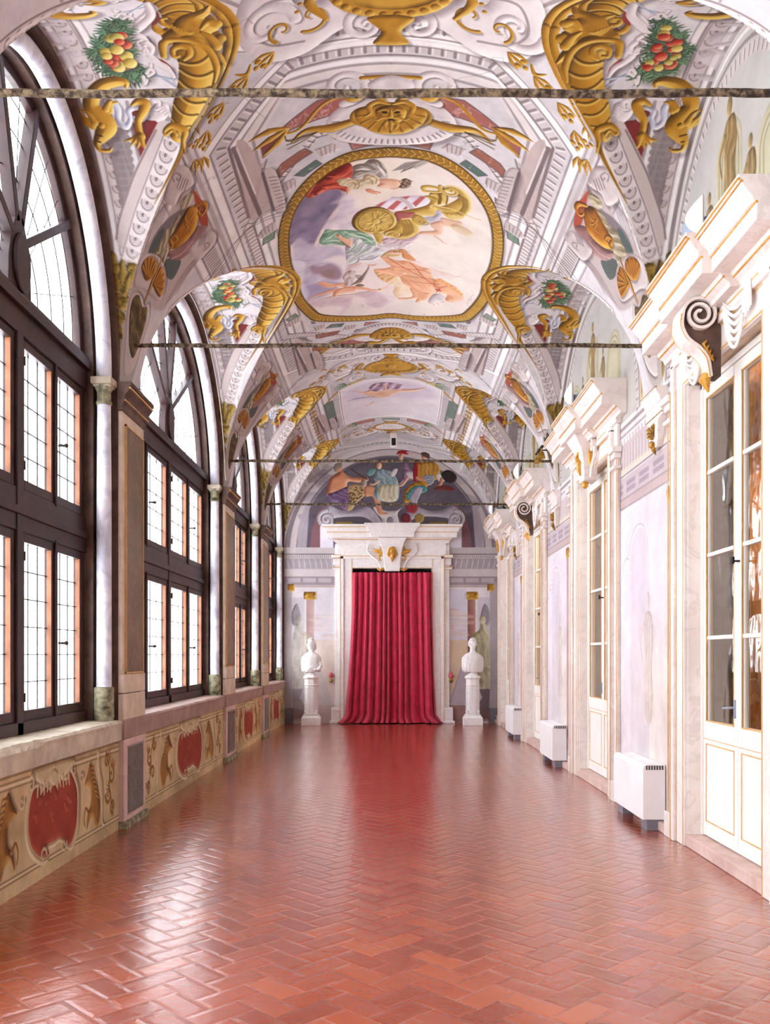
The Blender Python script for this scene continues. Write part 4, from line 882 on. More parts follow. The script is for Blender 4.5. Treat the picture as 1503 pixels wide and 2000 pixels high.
for y, s_ in ((1130, 1), (1240, .9), (1350, .8), (1460, .7), (1560, .6), (1650, .5)):
    cw('tube', [(147, y + 70 * s_), (147, y + 30), (147, y)], [.04 * s_, .08 * s_, .03], OLV, .7, closed=False)
    for g_ in (-1, 1): cw('tube', [(147 + g_ * 7, y + 60 * s_), (147 + g_ * 30 * s_, y + 10), (147 + g_ * 44 * s_, y - 20)], [.03, .06 * s_, .01], OLV, .7, closed=False)
T1 = float(arc_t(PI / 2, CELL[1][1], CELL[1][2]))
CCV = {}
def run_cell(cv, items, r, s, f, width=1.0):
    for kind, P, a, k in items:
        if kind == 'slat': slats(cv, P, int(11 * f), .06, .12); continue
        if kind == 'grib': cv.line(P, .14, STONE[1]); cv.line(P + [s * .07, 0], .018, STONE[0], .9); cv.line(P - [s * .07, 0], .02, WHITE[2], .8); cv.line(P - [s * .10, 0], .02, STONE[0], .9); continue
        if kind == 'erib': cv.line(P, .17, WHITE[1]); eggs(cv, P, int(12 * f), .12, [STONE[0], WHITE[1], WHITE[2]]); cv.line(P - [s * .09, 0], .02, WHITE[2], .8); continue
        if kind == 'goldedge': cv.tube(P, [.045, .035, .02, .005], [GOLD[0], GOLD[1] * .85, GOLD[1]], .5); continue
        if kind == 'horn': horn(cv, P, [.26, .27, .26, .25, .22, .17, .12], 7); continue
        if kind == 'ell': cv.ell(P[0], .025, .025, a[0]); continue
        if kind == 'garland':
            gc = P.mean(0); mn, mx = P.min(0), P.max(0)
            cv.emb(P, [C(26, 50, 42), C(60, 88, 70), C(104, 134, 100)], .1, .6, 1, .05)
            def inside():
                while True:
                    p = r.uniform(mn, mx); t = P - p; an = np.unwrap(np.arctan2(t[:, 1], t[:, 0]))
                    if abs(an[-1] - an[0]) > 4: return p
            for _ in range(260): leafy(cv, inside(), .085, r.uniform(0, 6.3), [GREEN[0], GREEN[1] * r.uniform(.5, 1.1), GREEN[2] * r.uniform(.6, 1)], 2)
            for _ in range(26):
                p = gc + (inside() - gc) * .7; rr = r.uniform(.028, .055); cv.ell(p, rr, rr * .9, [REDF, YEL, REDF, [C(96, 80, 30), C(176, 166, 84), C(224, 214, 140)]][r.integers(4)], shadow=.015)
            continue
        getattr(cv, kind)(P, *a, **k)
def cell(b):
    c, R, H = CELL[b]; Tb = float(arc_t(PI / 2, R, H)); f = Tb / T1
    th = np.linspace(-1.53, 1.53, 90); tt = arc_t(th, R, H)
    for s in (-1, 1):
        r = np.random.default_rng(b * 10 + s + 20)
        cc = Canvas(min(s * .8, s * 2.56), max(s * .8, s * 2.56), -Tb - .02, Tb + .02, .0045, C(214, 208, 209))
        cc.addn(cc.cloud(1.2, 0.08, b * 3 + s), (1.0, 0.95, 0.9)); cc.addn(cc.cloud(0.3, 0.05, 2)); cc.addn(cc.cloud(0.05, 0.035, 3))
        E = lambda o: np.stack([np.full(90, s * (2.5 - o)), tt], 1)
        cc.line(E(.015), .04, STONE[0], .8); cc.line(E(.05), .03, WHITE[2], .8)
        eggs(cc, E(.15)[3:-3], int(46 * f), .105, [STONE[0], STONE[1], STONE[2]]); cc.line(E(.235), .02, STONE[0], .8); cc.line(E(.265), .035, STONE[2], .8); cc.line(E(.30), .012, STONE[0], .6)
        items = []; main = []
        for e in (-1, 1):
            for kind, P, Q, a, k, both in CEL:
                if kind == 'garland' and e < 0: continue
                items.append((kind, Q * [s, e * f], a, k))
                if both:
                    M = np.array(P); M[:, 1] = c + e * (M[:, 1] - 6.6) * R / 1.62; M[:, 0] *= -s; main.append((kind, M, a, k))
        for e in (-1, 1):
            g = groin(b, e, 60); th_ = np.arcsin(np.clip((g[:, 1] - c) / R, -1, 1)); X_ = np.abs(vault_r(g[:, 0] / UR, g[:, 1]) * np.sin(g[:, 0] / UR))
            cv.tube((g + [-.03, 0])[:22] * [s, 1], [.08, .05, .01], GOLD, .6); cc.tube((np.stack([X_, arc_t(th_, R, H)], 1) + [.03, 0])[:22] * [s, 1], [.08, .05, .01], GOLD, .6)
        run_cell(cc, items, r, s, f); run_cell(cv, main, r, s, f); CCV[(b, s)] = cc
for b in (1, 2, 3, 4): cell(b)
# ---- wedges above the piers: trophy, shell, scrolls and gilded leaf, measured at the first pier and repeated
w1 = lambda p, **k: zp(200, 290, 3.854, p, n=4, **k)
DG = [C(58, 30, 8), C(160, 98, 26), C(232, 176, 76)]; OL = [C(60, 44, 14), C(132, 106, 42), C(196, 166, 80)]; PALE = [C(112, 98, 76), C(182, 166, 136), C(226, 214, 190)]
WD = []
def wa(kind, pts, *a, closed=True, **k): WD.append((kind, w1(pts, closed=closed), a, k))
wa('poly', [(250, 900), (330, 740), (480, 540), (560, 330), (640, 150), (700, 280), (800, 560), (870, 660), (730, 830), (520, 1120), (450, 1220), (350, 1180), (270, 1060)], C(186, 170, 166), .9, .03)
wa('poly', [(90, 820), (240, 860), (280, 1060), (340, 1180), (330, 1330), (250, 1660), (200, 1790), (110, 1790), (80, 1300)], C(168, 156, 144), .8, .04)
for k in range(7): wa('line', [(290 + k * 16, 800 - k * 8), (350 + k * 18, 600 - k * 14), (430 + k * 14, 470 - k * 12), (480 + k * 8, 410 - k * 6)], .012, C(128, 108, 108), .6, closed=False)
for k in range(7): wa('line', [(470 + k * 16, 1180 - k * 16), (560 + k * 16, 1010 - k * 14), (640 + k * 14, 890 - k * 8), (700 + k * 8, 830 - k * 6)], .012, C(128, 108, 108), .6, closed=False)
wa('emb', [(476, 300), (492, 200), (560, 140), (640, 140), (690, 250), (650, 300), (590, 340), (540, 430), (460, 390)], STONE, .06, .55, 1, .03)
wa('tube', [(540, 250), (530, 210), (560, 185), (590, 210), (575, 240), (560, 225)], .018, SHADE, .5, closed=False)
for k in range(4): wa('line', [(590 + k * 18, 215 + k * 8), (560 + k * 18, 300 + k * 8)], .012, SHADE[0], .7, closed=False)
wa('poly', [(345, 790), (400, 640), (500, 520), (600, 440), (690, 265), (680, 350), (600, 500), (470, 640), (420, 760)], C(112, 100, 104), .85, .02)
wa('poly', [(345, 780), (400, 670), (450, 600), (470, 625), (440, 700), (400, 780)], C(78, 92, 88), .95); wa('poly', [(450, 905), (490, 830), (560, 835), (590, 860), (520, 990)], C(84, 92, 88), .95)
wa('poly', [(680, 310), (740, 380), (770, 420), (795, 580), (740, 575), (705, 440)], C(168, 76, 54), 1)
wa('emb', [(700, 590), (790, 590), (720, 720), (640, 800), (560, 845), (500, 820), (490, 780), (560, 750), (650, 680)], [C(96, 62, 60), C(152, 112, 108), C(196, 160, 154)], .08, .5)
wa('line', [(520, 830), (600, 790), (680, 700)], .02, C(196, 170, 166), .7, closed=False)
wa('emb', [(580, 440), (590, 390), (640, 345), (685, 340), (675, 395), (620, 455)], PALE, .04, .6, folds=(70, 1, .2))
wa('emb', [(640, 450), (600, 470), (550, 530), (520, 590), (470, 620), (440, 690), (410, 750), (380, 800), (400, 850), (420, 880), (440, 940), (400, 1010), (450, 930), (470, 850), (500, 770), (530, 700), (590, 580)], PALE, .05, .6, 1, .02, folds=(55, .8, .22))
wa('emb', [(640, 445), (695, 435), (722, 480), (705, 590), (650, 675), (570, 745), (515, 752), (498, 690), (540, 620), (590, 530)], DG, .09, .65, 1, .03)
wa('tube', [(690, 480), (660, 530), (620, 560), (640, 600), (600, 640)], [.01, .03, .02, .025, .008], DG, .7, closed=False); wa('tube', [(640, 480), (620, 530), (650, 570), (690, 560)], [.01, .025, .02, .008], DG, .7, closed=False)
wa('tube', [(700, 430), (755, 415), (778, 450), (750, 500), (722, 490), (735, 455)], [.04, .06, .05, .04, .03, .02], DG, .7, 1, .02, closed=False)
wa('tube', [(500, 690), (540, 660), (560, 690), (520, 720)], [.02, .035, .03, .02], DG, .7, closed=False); wa('tube', [(510, 700), (525, 730), (510, 752)], .04, DG, .7, closed=False)
wa('emb', [(655, 770), (700, 700), (800, 620), (850, 640), (850, 700), (800, 770), (730, 840), (690, 830)], STONE, .06, .55, 1, .03); wa('tube', [(760, 770), (800, 740), (800, 710), (770, 720), (775, 750)], .018, SHADE, .5, closed=False)
for k in range(4): wa('line', [(740 + k * 14, 670 - k * 8), (720 + k * 14, 740 - k * 8)], .012, SHADE[0], .7, closed=False)
wa('emb', [(240, 1040), (250, 900), (300, 815), (370, 790), (445, 840), (480, 960), (465, 1080), (430, 1150), (380, 1130), (300, 1060)], STONE, .04, .5, 1, .02)
for q, r0, r1 in (([(292, 900), (320, 832), (370, 812), (408, 850), (402, 930), (360, 985), (320, 990)], (345, 985), [(300, 890), (318, 850), (345, 828), (375, 825), (398, 850)]), ([(440, 888), (468, 960), (462, 1050), (430, 1122), (385, 1050), (382, 1005)], (385, 1020), [(440, 900), (460, 950), (462, 1000), (455, 1055), (435, 1105)])):
    wa('emb', q, DG, .05, .6, 1, .02)
    for e_ in r1: wa('tube', [r0, e_], [.008, .035], DG, .6, closed=False)
wa('tube', [(445, 830), (410, 930), (375, 1000), (345, 1080), (300, 1185)], [.02, .03, .06, .04, .008], DG, .7, 1, .02, closed=False)
wa('emb', [(185, 1230), (205, 1120), (262, 1083), (300, 1130), (315, 1185), (348, 1170), (350, 1280), (300, 1450), (235, 1660), (160, 1700), (175, 1400)], STONE, .04, .5, 1, .02)
wa('emb', [(210, 1200), (235, 1120), (275, 1105), (300, 1190), (335, 1195), (325, 1300), (270, 1490), (225, 1580), (200, 1480), (200, 1320)], [C(58, 46, 26), C(100, 82, 50), C(140, 120, 80)], .06, .5, folds=(40, .2, .2))
# coffered returns and arched mouldings beside the trophy
wa('poly', [(1000, -20), (1120, 0), (1270, 420), (1190, 495), (1110, 520)], C(190, 172, 166), .9); wa('line', [(950, 0), (1100, 520)], .035, C(126, 106, 104), .85, closed=False); wa('line', [(985, 0), (1185, 495)], .05, C(110, 92, 92), .85, closed=False); wa('line', [(1010, 0), (1150, 340)], .02, WHITE[2], .6, closed=False)
wa('emb', [(1205, 185), (1300, 170), (1380, 448), (1288, 468)], STONE, .03, .5, 1, .04); wa('line', [(1205, 185), (1288, 468)], .035, C(96, 80, 82), .85, closed=False)
for k in range(9): wa('line', [(1248 + k * 10, 220 + k * 26), (1310 + k * 8, 212 + k * 25)], .014, SHADE[0], .6, closed=False)
for o_ in (0, 26, 60, 84): wa('line', [(760 + o_, 1000), (880 + o_, 850 - o_ * .2), (1010 + o_ * .7, 690 - o_ * .6), (1180 + o_ * .5, 560 - o_ * .9), (1400, 490 - o_)], .014, SHADE[0] if o_ % 3 else STONE[0], .7, closed=False)
WMAIN = 8.53
def wedge(pc, s):
    for kind, P, a, k in WD:
        for e in ((1,) ):
            Q = np.array(P); Q[:, 1] = pc + (Q[:, 1] - WMAIN); Q[:, 0] *= -s; getattr(cv, kind)(Q, *a, **k)
for va, vb in ((8.17, 8.89), (13.25, 14.05), (17.15, 17.88)):
    for s in (-1, 1): wedge((va + vb) / 2, s)
# fine cracks and stains
for _ in range(60):
    a = np.array([rng.uniform(-3, 3), rng.uniform(V0, 20)]); P = np.cumsum(np.vstack([a, rng.normal(0, .05, (12, 2)) + rng.normal(0, .03, 2)]), 0)
    cv.line(P, .005, C(110, 96, 92), .45)
for _ in range(30):
    a = np.array([rng.uniform(-2.6, 2.6), rng.uniform(V0, 20)]); cv.poly(crom(a + rng.normal(0, .12, (7, 2))), C(180, 166, 140), .15, .1)
# ---- mesh of the vault
def vault_mesh(NU=1150, step=0.72):
    ds = [0.0]; d = -3.6; rows = [d]
    while d < YEND:
        base = max(0.0045, step * d * d / 8526.0) if d > 5.0 else 0.03
        for c, R, H in CELL.values():
            e = abs(abs(d - c) - R)
            if e < .12: base = min(base, 0.0012 + e * .09)
        d += base; rows.append(min(d, YEND))
    rows = np.array(rows); u = np.linspace(-1, 1, NU)
    pm = phimax(rows); ph = u[None, :] * pm[:, None]; D = np.repeat(rows[:, None], NU, 1)
    r = vault_r(ph, D)
    X = r * np.sin(ph); Z = r * np.cos(ph) + ZS
    co = np.stack([X, D, Z], -1).reshape(-1, 3).astype(np.float32)
    col = np.empty((len(rows) * NU, 4), np.float32); col[:, 3] = 1
    col[:, :3] = cv.sample((ph * UR).ravel(), np.maximum(D.ravel(), V0 + .01))
    hh = cell_h(D); an = np.abs(ph); on = (hh > 1e-6) & (hh * (1 + CS * VR) / (np.cos(an) + hh * CS * np.sin(an)) > main_r(an))
    for (b, s), cc in CCV.items():
        c, R, H = CELL[b]; m = (on & (np.abs(D - c) < R) & (np.sign(X) == s)).ravel()
        col[m, :3] = cc.sample(X.ravel()[m], arc_t(np.arcsin(np.clip((D.ravel()[m] - c) / R, -1, 1)), R, H))
    return co, col, len(rows), NU
def grid_object(name, co, col, nr, nc, mat, parent=None, smooth=True):
    me = bpy.data.meshes.new(name); me.vertices.add(nr * nc); me.vertices.foreach_set('co', co.ravel())
    i = np.arange(nr - 1)[:, None] * nc + np.arange(nc - 1)[None, :]
    q = np.stack([i, i + 1, i + nc + 1, i + nc], -1).reshape(-1, 4).astype(np.int32)
    me.loops.add(q.size); me.loops.foreach_set('vertex_index', q.ravel())
    me.polygons.add(len(q)); me.polygons.foreach_set('loop_start', np.arange(len(q), dtype=np.int32) * 4)
    me.polygons.foreach_set('use_smooth', np.full(len(q), smooth)); me.update(calc_edges=True)
    if col is not None:
        at = me.color_attributes.new('paint', 'FLOAT_COLOR', 'POINT'); at.data.foreach_set('color', col.astype(np.float32).ravel())
    o = bpy.data.objects.new(name, me); me.materials.append(MATS[mat] if isinstance(mat, str) else mat); return link(o, parent)
_co, _col, _nr, _nc = vault_mesh()
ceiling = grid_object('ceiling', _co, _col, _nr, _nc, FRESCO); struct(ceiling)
tag(ceiling, 'painted barrel vault with gilded horns of plenty and an oval sky picture')
del cv, _co, _col
# ------------------------------------------------------------------ floor, walls
f = MB().box(-3.4, 6.0, -3.8, 21.6, -.12, 0).build('floor', 'floor'); struct(f); tag(f, 'glossy terracotta brick floor laid in herringbone')
PIERS = [(4.19, 5.03), (8.17, 8.89), (13.25, 14.05), (17.15, 17.90)]
SILL = 1.0
def archz(c, h, y, H=AH, base=ZS): return base + H * math.sqrt(max(0.0, 1 - ((y - c) / h) ** 2))
wl = MB(); y = -3.6
for k in (0, 1, 2, 3, 4):
    c, h = BAYS[k]
    wl.box(-2.86, -2.5, y, c - h, 0, 6.9)
    wl.box(-2.86, -2.5, c - h, c + h, 0, SILL - .18)
    th = [c - h * math.cos(PI * i / 64) for i in range(65)]
    wl.strip(th, [archz(c, h, t) for t in th], [6.9] * 65, -2.86, -2.5); y = c + h
wl.box(-2.86, -2.5, y, 21.3, 0, 6.9)
wall_left = struct(wl.build('wall_left', 'dark_moulding'))
def gridplane(name, cvs, us, vs, place, mat, parent, holes=()):
    U, Vv = np.meshgrid(us, vs); co = place(U, Vv).reshape(-1, 3).astype(np.float32)
    col = np.ones((U.size, 4), np.float32); col[:, :3] = cvs.sample(U.ravel(), Vv.ravel())
    o = grid_object(name, co, col, len(vs), len(us), mat, parent, False)
    if holes:
        import bmesh
        bm = bmesh.new(); bm.from_mesh(o.data); kill = []
        for fc in bm.faces:
            m = fc.calc_center_median()
            for t in holes:
                if t(m): kill.append(fc); break
        bmesh.ops.delete(bm, geom=kill, context='FACES'); bm.to_mesh(o.data); bm.free()
    return o
# ---- left dado paintings
def WL(pts, closed=True, smooth=True):
    P = np.asarray(pts, float) / 3.006 + np.array([0, 1400.0])
    if smooth and len(P) > 2: P = crom(P, closed, 5)
    Y = FPX * W2 / (VPX - P[:, 0]); return np.stack([Y, EYE + (VPY - P[:, 1]) * Y / FPX], 1)
dv = Canvas(4.9, 21.0, 0, 0.86, 0.0045, C(206, 180, 136)); dv.lx, dv.ly = .5, .7
dv.addn(dv.cloud(.8, .14, 5), (1, .95, .85)); dv.addn(dv.cloud(.08, .06, 6))
BAR = [C(134, 110, 74), C(206, 184, 144), C(240, 224, 190)]; OCH = [C(84, 52, 20), C(158, 108, 54), C(212, 172, 104)]; REDP = [C(110, 40, 28), C(166, 72, 54), C(206, 120, 92)]
def dado(c, h, seed):
    f = h / 1.57; m = lambda P: np.stack([c + (P[:, 0] - 6.6) * f, P[:, 1]], 1); mir = lambda P: np.stack([2 * c - P[:, 0], P[:, 1]], 1)
    for z in (.10, .13, .72, .76, .80): dv.line([(c - h, z), (c + h, z)], .012, BAR[0], .8)
    for z in (.115, .74): dv.line([(c - h, z), (c + h, z)], .014, BAR[2], .7)
    r = np.random.default_rng(seed)
    cart = WL([(200, 420), (165, 450), (142, 560), (138, 700), (165, 795), (222, 842), (262, 815), (245, 770), (290, 745), (330, 720), (380, 765), (412, 700), (428, 600), (428, 440), (400, 350), (385, 335), (370, 380), (330, 380), (310, 425), (290, 392), (270, 440), (240, 420), (215, 462)])
    cc = cart.mean(0); cart = cart - [cc[0] - 6.6, 0]
    cart = m(cart); K = np.array([c, cc[1]])
    frame = K + (cart - K) * [1.13, 1.16]; dv.emb(frame, BAR, .05, .6, 1, .02); dv.emb(K + (cart - K) * [1.05, 1.07], BAR, .02, -.5)
    dv.emb(cart, [C(96, 30, 22), C(160, 66, 50), C(196, 108, 84)], .05, .45)
    for _ in range(8):
        x, z = r.uniform(-.3 * f, .3 * f), r.uniform(-.12, .14); P = K + [x, z] + np.cumsum(r.normal(0, .035, (5, 2)), 0); dv.tube(crom(P, False, 4), [.01, .05, .06, .03, .01], REDP, .6, .6)
    for s in (-1, 1):
        W_ = lambda x, z: np.array([c + s * x * f, z])
        dv.emb(crom([W_(.42, .78), W_(.3, .70), W_(.12, .66), W_(.0, .72), W_(.0, .80), W_(.25, .80)]), BAR, .04, .6, 1, .015)
        scroll(dv, W_(.42, .70), .06, 90, 1, s, .03, BAR); scroll(dv, W_(.2, .16), .06, 0, 1, -s, .03, BAR); scroll(dv, W_(.58, .6), .05, 0, 1, s, .025, BAR)
        for q in range(5): dv.tube([W_(.06 + q * .06, .68 - (q % 2) * .02), W_(.07 + q * .06, .60 + (q % 2) * .01)], [.04, .02], BAR, .6)
        # rearing horse in ochre
        dv.emb(crom([W_(.72, .62), W_(.78, .70), W_(.84, .66), W_(.9, .56), W_(1.0, .46), W_(1.04, .30), W_(1.0, .16), W_(.92, .14), W_(.86, .22), W_(.78, .24), W_(.70, .16), W_(.72, .28), W_(.80, .36), W_(.80, .48), W_(.72, .52), W_(.66, .54)]), OCH, .07, .65, 1, .02)
        for q in range(7): dv.tube(crom([W_(.82 + q * .02, .66 - q * .04), W_(.88 + q * .02, .66 - q * .045), W_(.9 + q * .025, .6 - q * .04)], False), [.03, .02, .004], OCH, .6)
        dv.tube(crom([W_(.74, .30), W_(.68, .34), W_(.64, .26), W_(.66, .2)], False), [.04, .03, .02, .02], OCH, .6)
        # pale figure leaning back
        dv.emb(crom([W_(.98, .74), W_(1.04, .72), W_(1.06, .62), W_(1.12, .50), W_(1.14, .34), W_(1.12, .18), W_(1.18, .12), W_(1.09, .14), W_(1.06, .34), W_(1.0, .48), W_(.98, .6), W_(.95, .68)]), BAR, .04, .6, 1, .01)
        dv.ell(W_(1.0, .76), .035, .04, BAR)
        # scrolling acanthus
        for q, (x, z, rr) in enumerate(((1.22, .66, .07), (1.34, .52, .09), (1.26, .36, .08), (1.38, .24, .07))): scroll(dv, W_(x, z), rr, 90 * q, 1.2, s * (-1) ** q, .04, OCH, sh=.01); leafy(dv, W_(x + .04, z + .05), rr * 1.3, q * 1.4, OCH, 4)
        dv.line(crom([W_(1.2, .75), W_(1.3, .58), W_(1.3, .42), W_(1.4, .2)], False), .02, OCH[0], .7)
    dv.emb(crom([(c - .08 * f, .72), (c - .05 * f, .66), (c, .63), (c + .05 * f, .66), (c + .08 * f, .72), (c, .76)]), BAR, .03, .6)
for k in (1, 2, 3, 4): dado(BAYS[k][0], BAYS[k][1], k)
yy = [4.95]; 
while yy[-1] < 20.89: yy.append(yy[-1] + max(.005, .7 * yy[-1] ** 2 / 4350))
yy[-1] = 20.89
o = gridplane('painted_dado', dv, np.array(yy), np.linspace(0.0, SILL - .19, 150), lambda U, Vv: np.stack([U * 0 - 2.493, U, Vv], -1), FRESCO, wall_left)
tag(o, 'ochre painted dado with red cartouches, horses and foliage'); del dv
# window reveals, sills, piers, columns, arch mouldings
for k in (1, 2, 3, 4):
    c, h = BAYS[k]; r = random.Random(k)
    n = 60; top = []; ed = []
    for i in range(n + 1):
        y = c - h + 2 * h * i / n; top.append(SILL + r.uniform(-.004, .004)); ed.append(-2.455 + (r.uniform(-.006, .004) if not (k == 1 and 5.2 < y < 6.3) else -.02 + r.uniform(-.03, .02)))
    m = MB(); secs = []
    for i in range(n + 1):
        y = c - h + 2 * h * i / n; secs.append([(-2.9, y, SILL - .18), (-2.465, y, SILL - .18), (-2.462, y, SILL - .05), (ed[i], y, SILL - .02), (ed[i] - .02, y, top[i]), (-2.9, y, SILL + .01)])
    m.loft(secs); sl = m.build('trim_%d' % k, 'stone_sill' if k == 1 else 'stone_purple'); struct(sl); tag(sl, 'worn stone window sill' if k == 1 else 'stone window sill')
base_cols = 0
def pier(y0, y1, n):
    t = struct(empty('trim_%d' % (4 + n), (-2.5, (y0 + y1) / 2, 0))); tag(t, 'stone pilaster between two windows'); Y0, Y1 = y0 - (y0 + y1) / 2, y1 - (y0 + y1) / 2
    MB().box(0, .055, Y0, Y1, 0, .82).build('plinth', 'stone_pink', t, bevel=.006)
    MB().box(0, .085, Y0 - .02, Y1 + .02, 0, .07).build('foot', 'mossy_stone', t, bevel=.005)
    MB().box(.05, .066, Y0 + .12, Y1 - .12, .13, .74).build('marble_panel', 'green_marble', t, bevel=.002)
    MB().box(.05, .060, Y0 + .105, Y1 - .105, .115, .755).build('panel_border', 'stone_purple', t, bevel=.002)
    MB().box(0, .062, Y0 - .005, Y1 + .005, .82, 1.0).build('band', 'stone_purple', t, bevel=.008)
    MB().box(0, .05, Y0, Y1, 1.0, 1.24).box(0, .05, Y0, Y1, 1.247, 1.42).box(0, .035, Y0, Y1, 1.42, 3.97).build('shaft_stone', 'stone_beige', t, bevel=.004)
    MB().box(.03, .046, Y0 + .10, Y1 - .07, 1.44, 3.72).build('marble_field', 'brown_marble', t, bevel=.003)
    g = MB()
    for a, b, z0, z1 in ((Y0 + .085, Y0 + .10, 1.43, 3.74), (Y1 - .07, Y1 - .055, 1.43, 3.74), (Y0 + .085, Y1 - .055, 3.72, 3.735), (Y0 + .085, Y1 - .055, 1.425, 1.44)): g.box(.03, .052, a, b, z0, z1)
    g.build('gold_fillet', 'gold_line', t)
    prof = [(0, 3.84), (.05, 3.84), (.055, 3.90), (.07, 3.92), (.075, 3.98), (.11, 4.02), (.115, 4.06), (.13, 4.06), (.13, 4.10), (0, 4.10)]
    MB().prism(prof, 'y', Y0 - .03, Y1 + .03).build('capital', 'dark_moulding', t, bevel=.004)
    MB().box(.11, .125, Y0 - .031, Y1 + .031, 4.035, 4.05).box(.068, .08, Y0 - .031, Y1 + .031, 3.925, 3.935).build('gold_edge', 'gold_line', t)
for i, (a, b) in enumerate(PIERS): pier(a, b, i + 1)
def column_parts(root):
    MB().lathe([(.085, 0), (.085, .02), (.09, .04), (.088, .30), (.075, .31)], (0, 0, 0), 20).build('base', 'mossy_stone', root, True)
    MB().lathe([(.068, .31), (.066, 1.2), (.066, 2.0), (.060, 2.86)], (0, 0, 0), 24).build('shaft', 'column_marble', root, True)
    MB().lathe([(.062, 2.86), (.07, 2.87), (.07, 2.89), (.062, 2.90), (.062, 2.98), (.075, 3.0), (.085, 3.03), (.09, 3.04)], (0, 0, 0), 24).build('neck', 'mossy_stone', root, True)
    MB().box(-.095, .095, -.095, .095, 3.04, 3.10).box(-.08, .08, -.08, .08, 3.02, 3.04).build('abacus', 'stone_sill', root, bevel=.008)
protoc = empty('column'); column_parts(protoc); first = True
wn = {1: 'nearest to the camera', 2: 'on the widest window', 3: 'on the third window from the camera', 4: 'on the farthest window'}
for k in (1, 2, 3, 4):
    c, h = BAYS[k]
    o = protoc if first else copy_tree(protoc); first = False
    o.location = (-2.60, c + h - .09, SILL)
    tag(o, {1: 'slender whitish marble column at the far jamb of the nearest window, mossy base', 2: 'slender marble column at the far jamb of the widest, second window', 3: 'slender marble column at the far jamb of the third window', 4: 'slender marble column in the left corner by the end wall'}[k], 'column', 'marble columns at the window jambs')
    rr = h - .09; pts = []
    pts = [(-2.60, c - rr * math.cos(PI * i / 48), ZS + (AH - .08) * math.sin(PI * i / 48)) for i in range(49)]
    a = MB().tube(pts, .068, 16, up=(1, 0, 0)).build('trim_%d' % (8 + k), 'column_marble', None, True, angle=180); struct(a); tag(a, 'round marble arch moulding over a window')
    # dark casing behind the moulding
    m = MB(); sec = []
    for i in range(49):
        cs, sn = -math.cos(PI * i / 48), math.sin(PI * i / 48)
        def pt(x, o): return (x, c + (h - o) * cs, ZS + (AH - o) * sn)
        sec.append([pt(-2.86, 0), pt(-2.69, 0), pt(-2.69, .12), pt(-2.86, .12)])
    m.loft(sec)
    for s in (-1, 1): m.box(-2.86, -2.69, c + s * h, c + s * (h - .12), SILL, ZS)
    a = m.build('trim_%d' % (12 + k), 'dark_moulding'); struct(a)
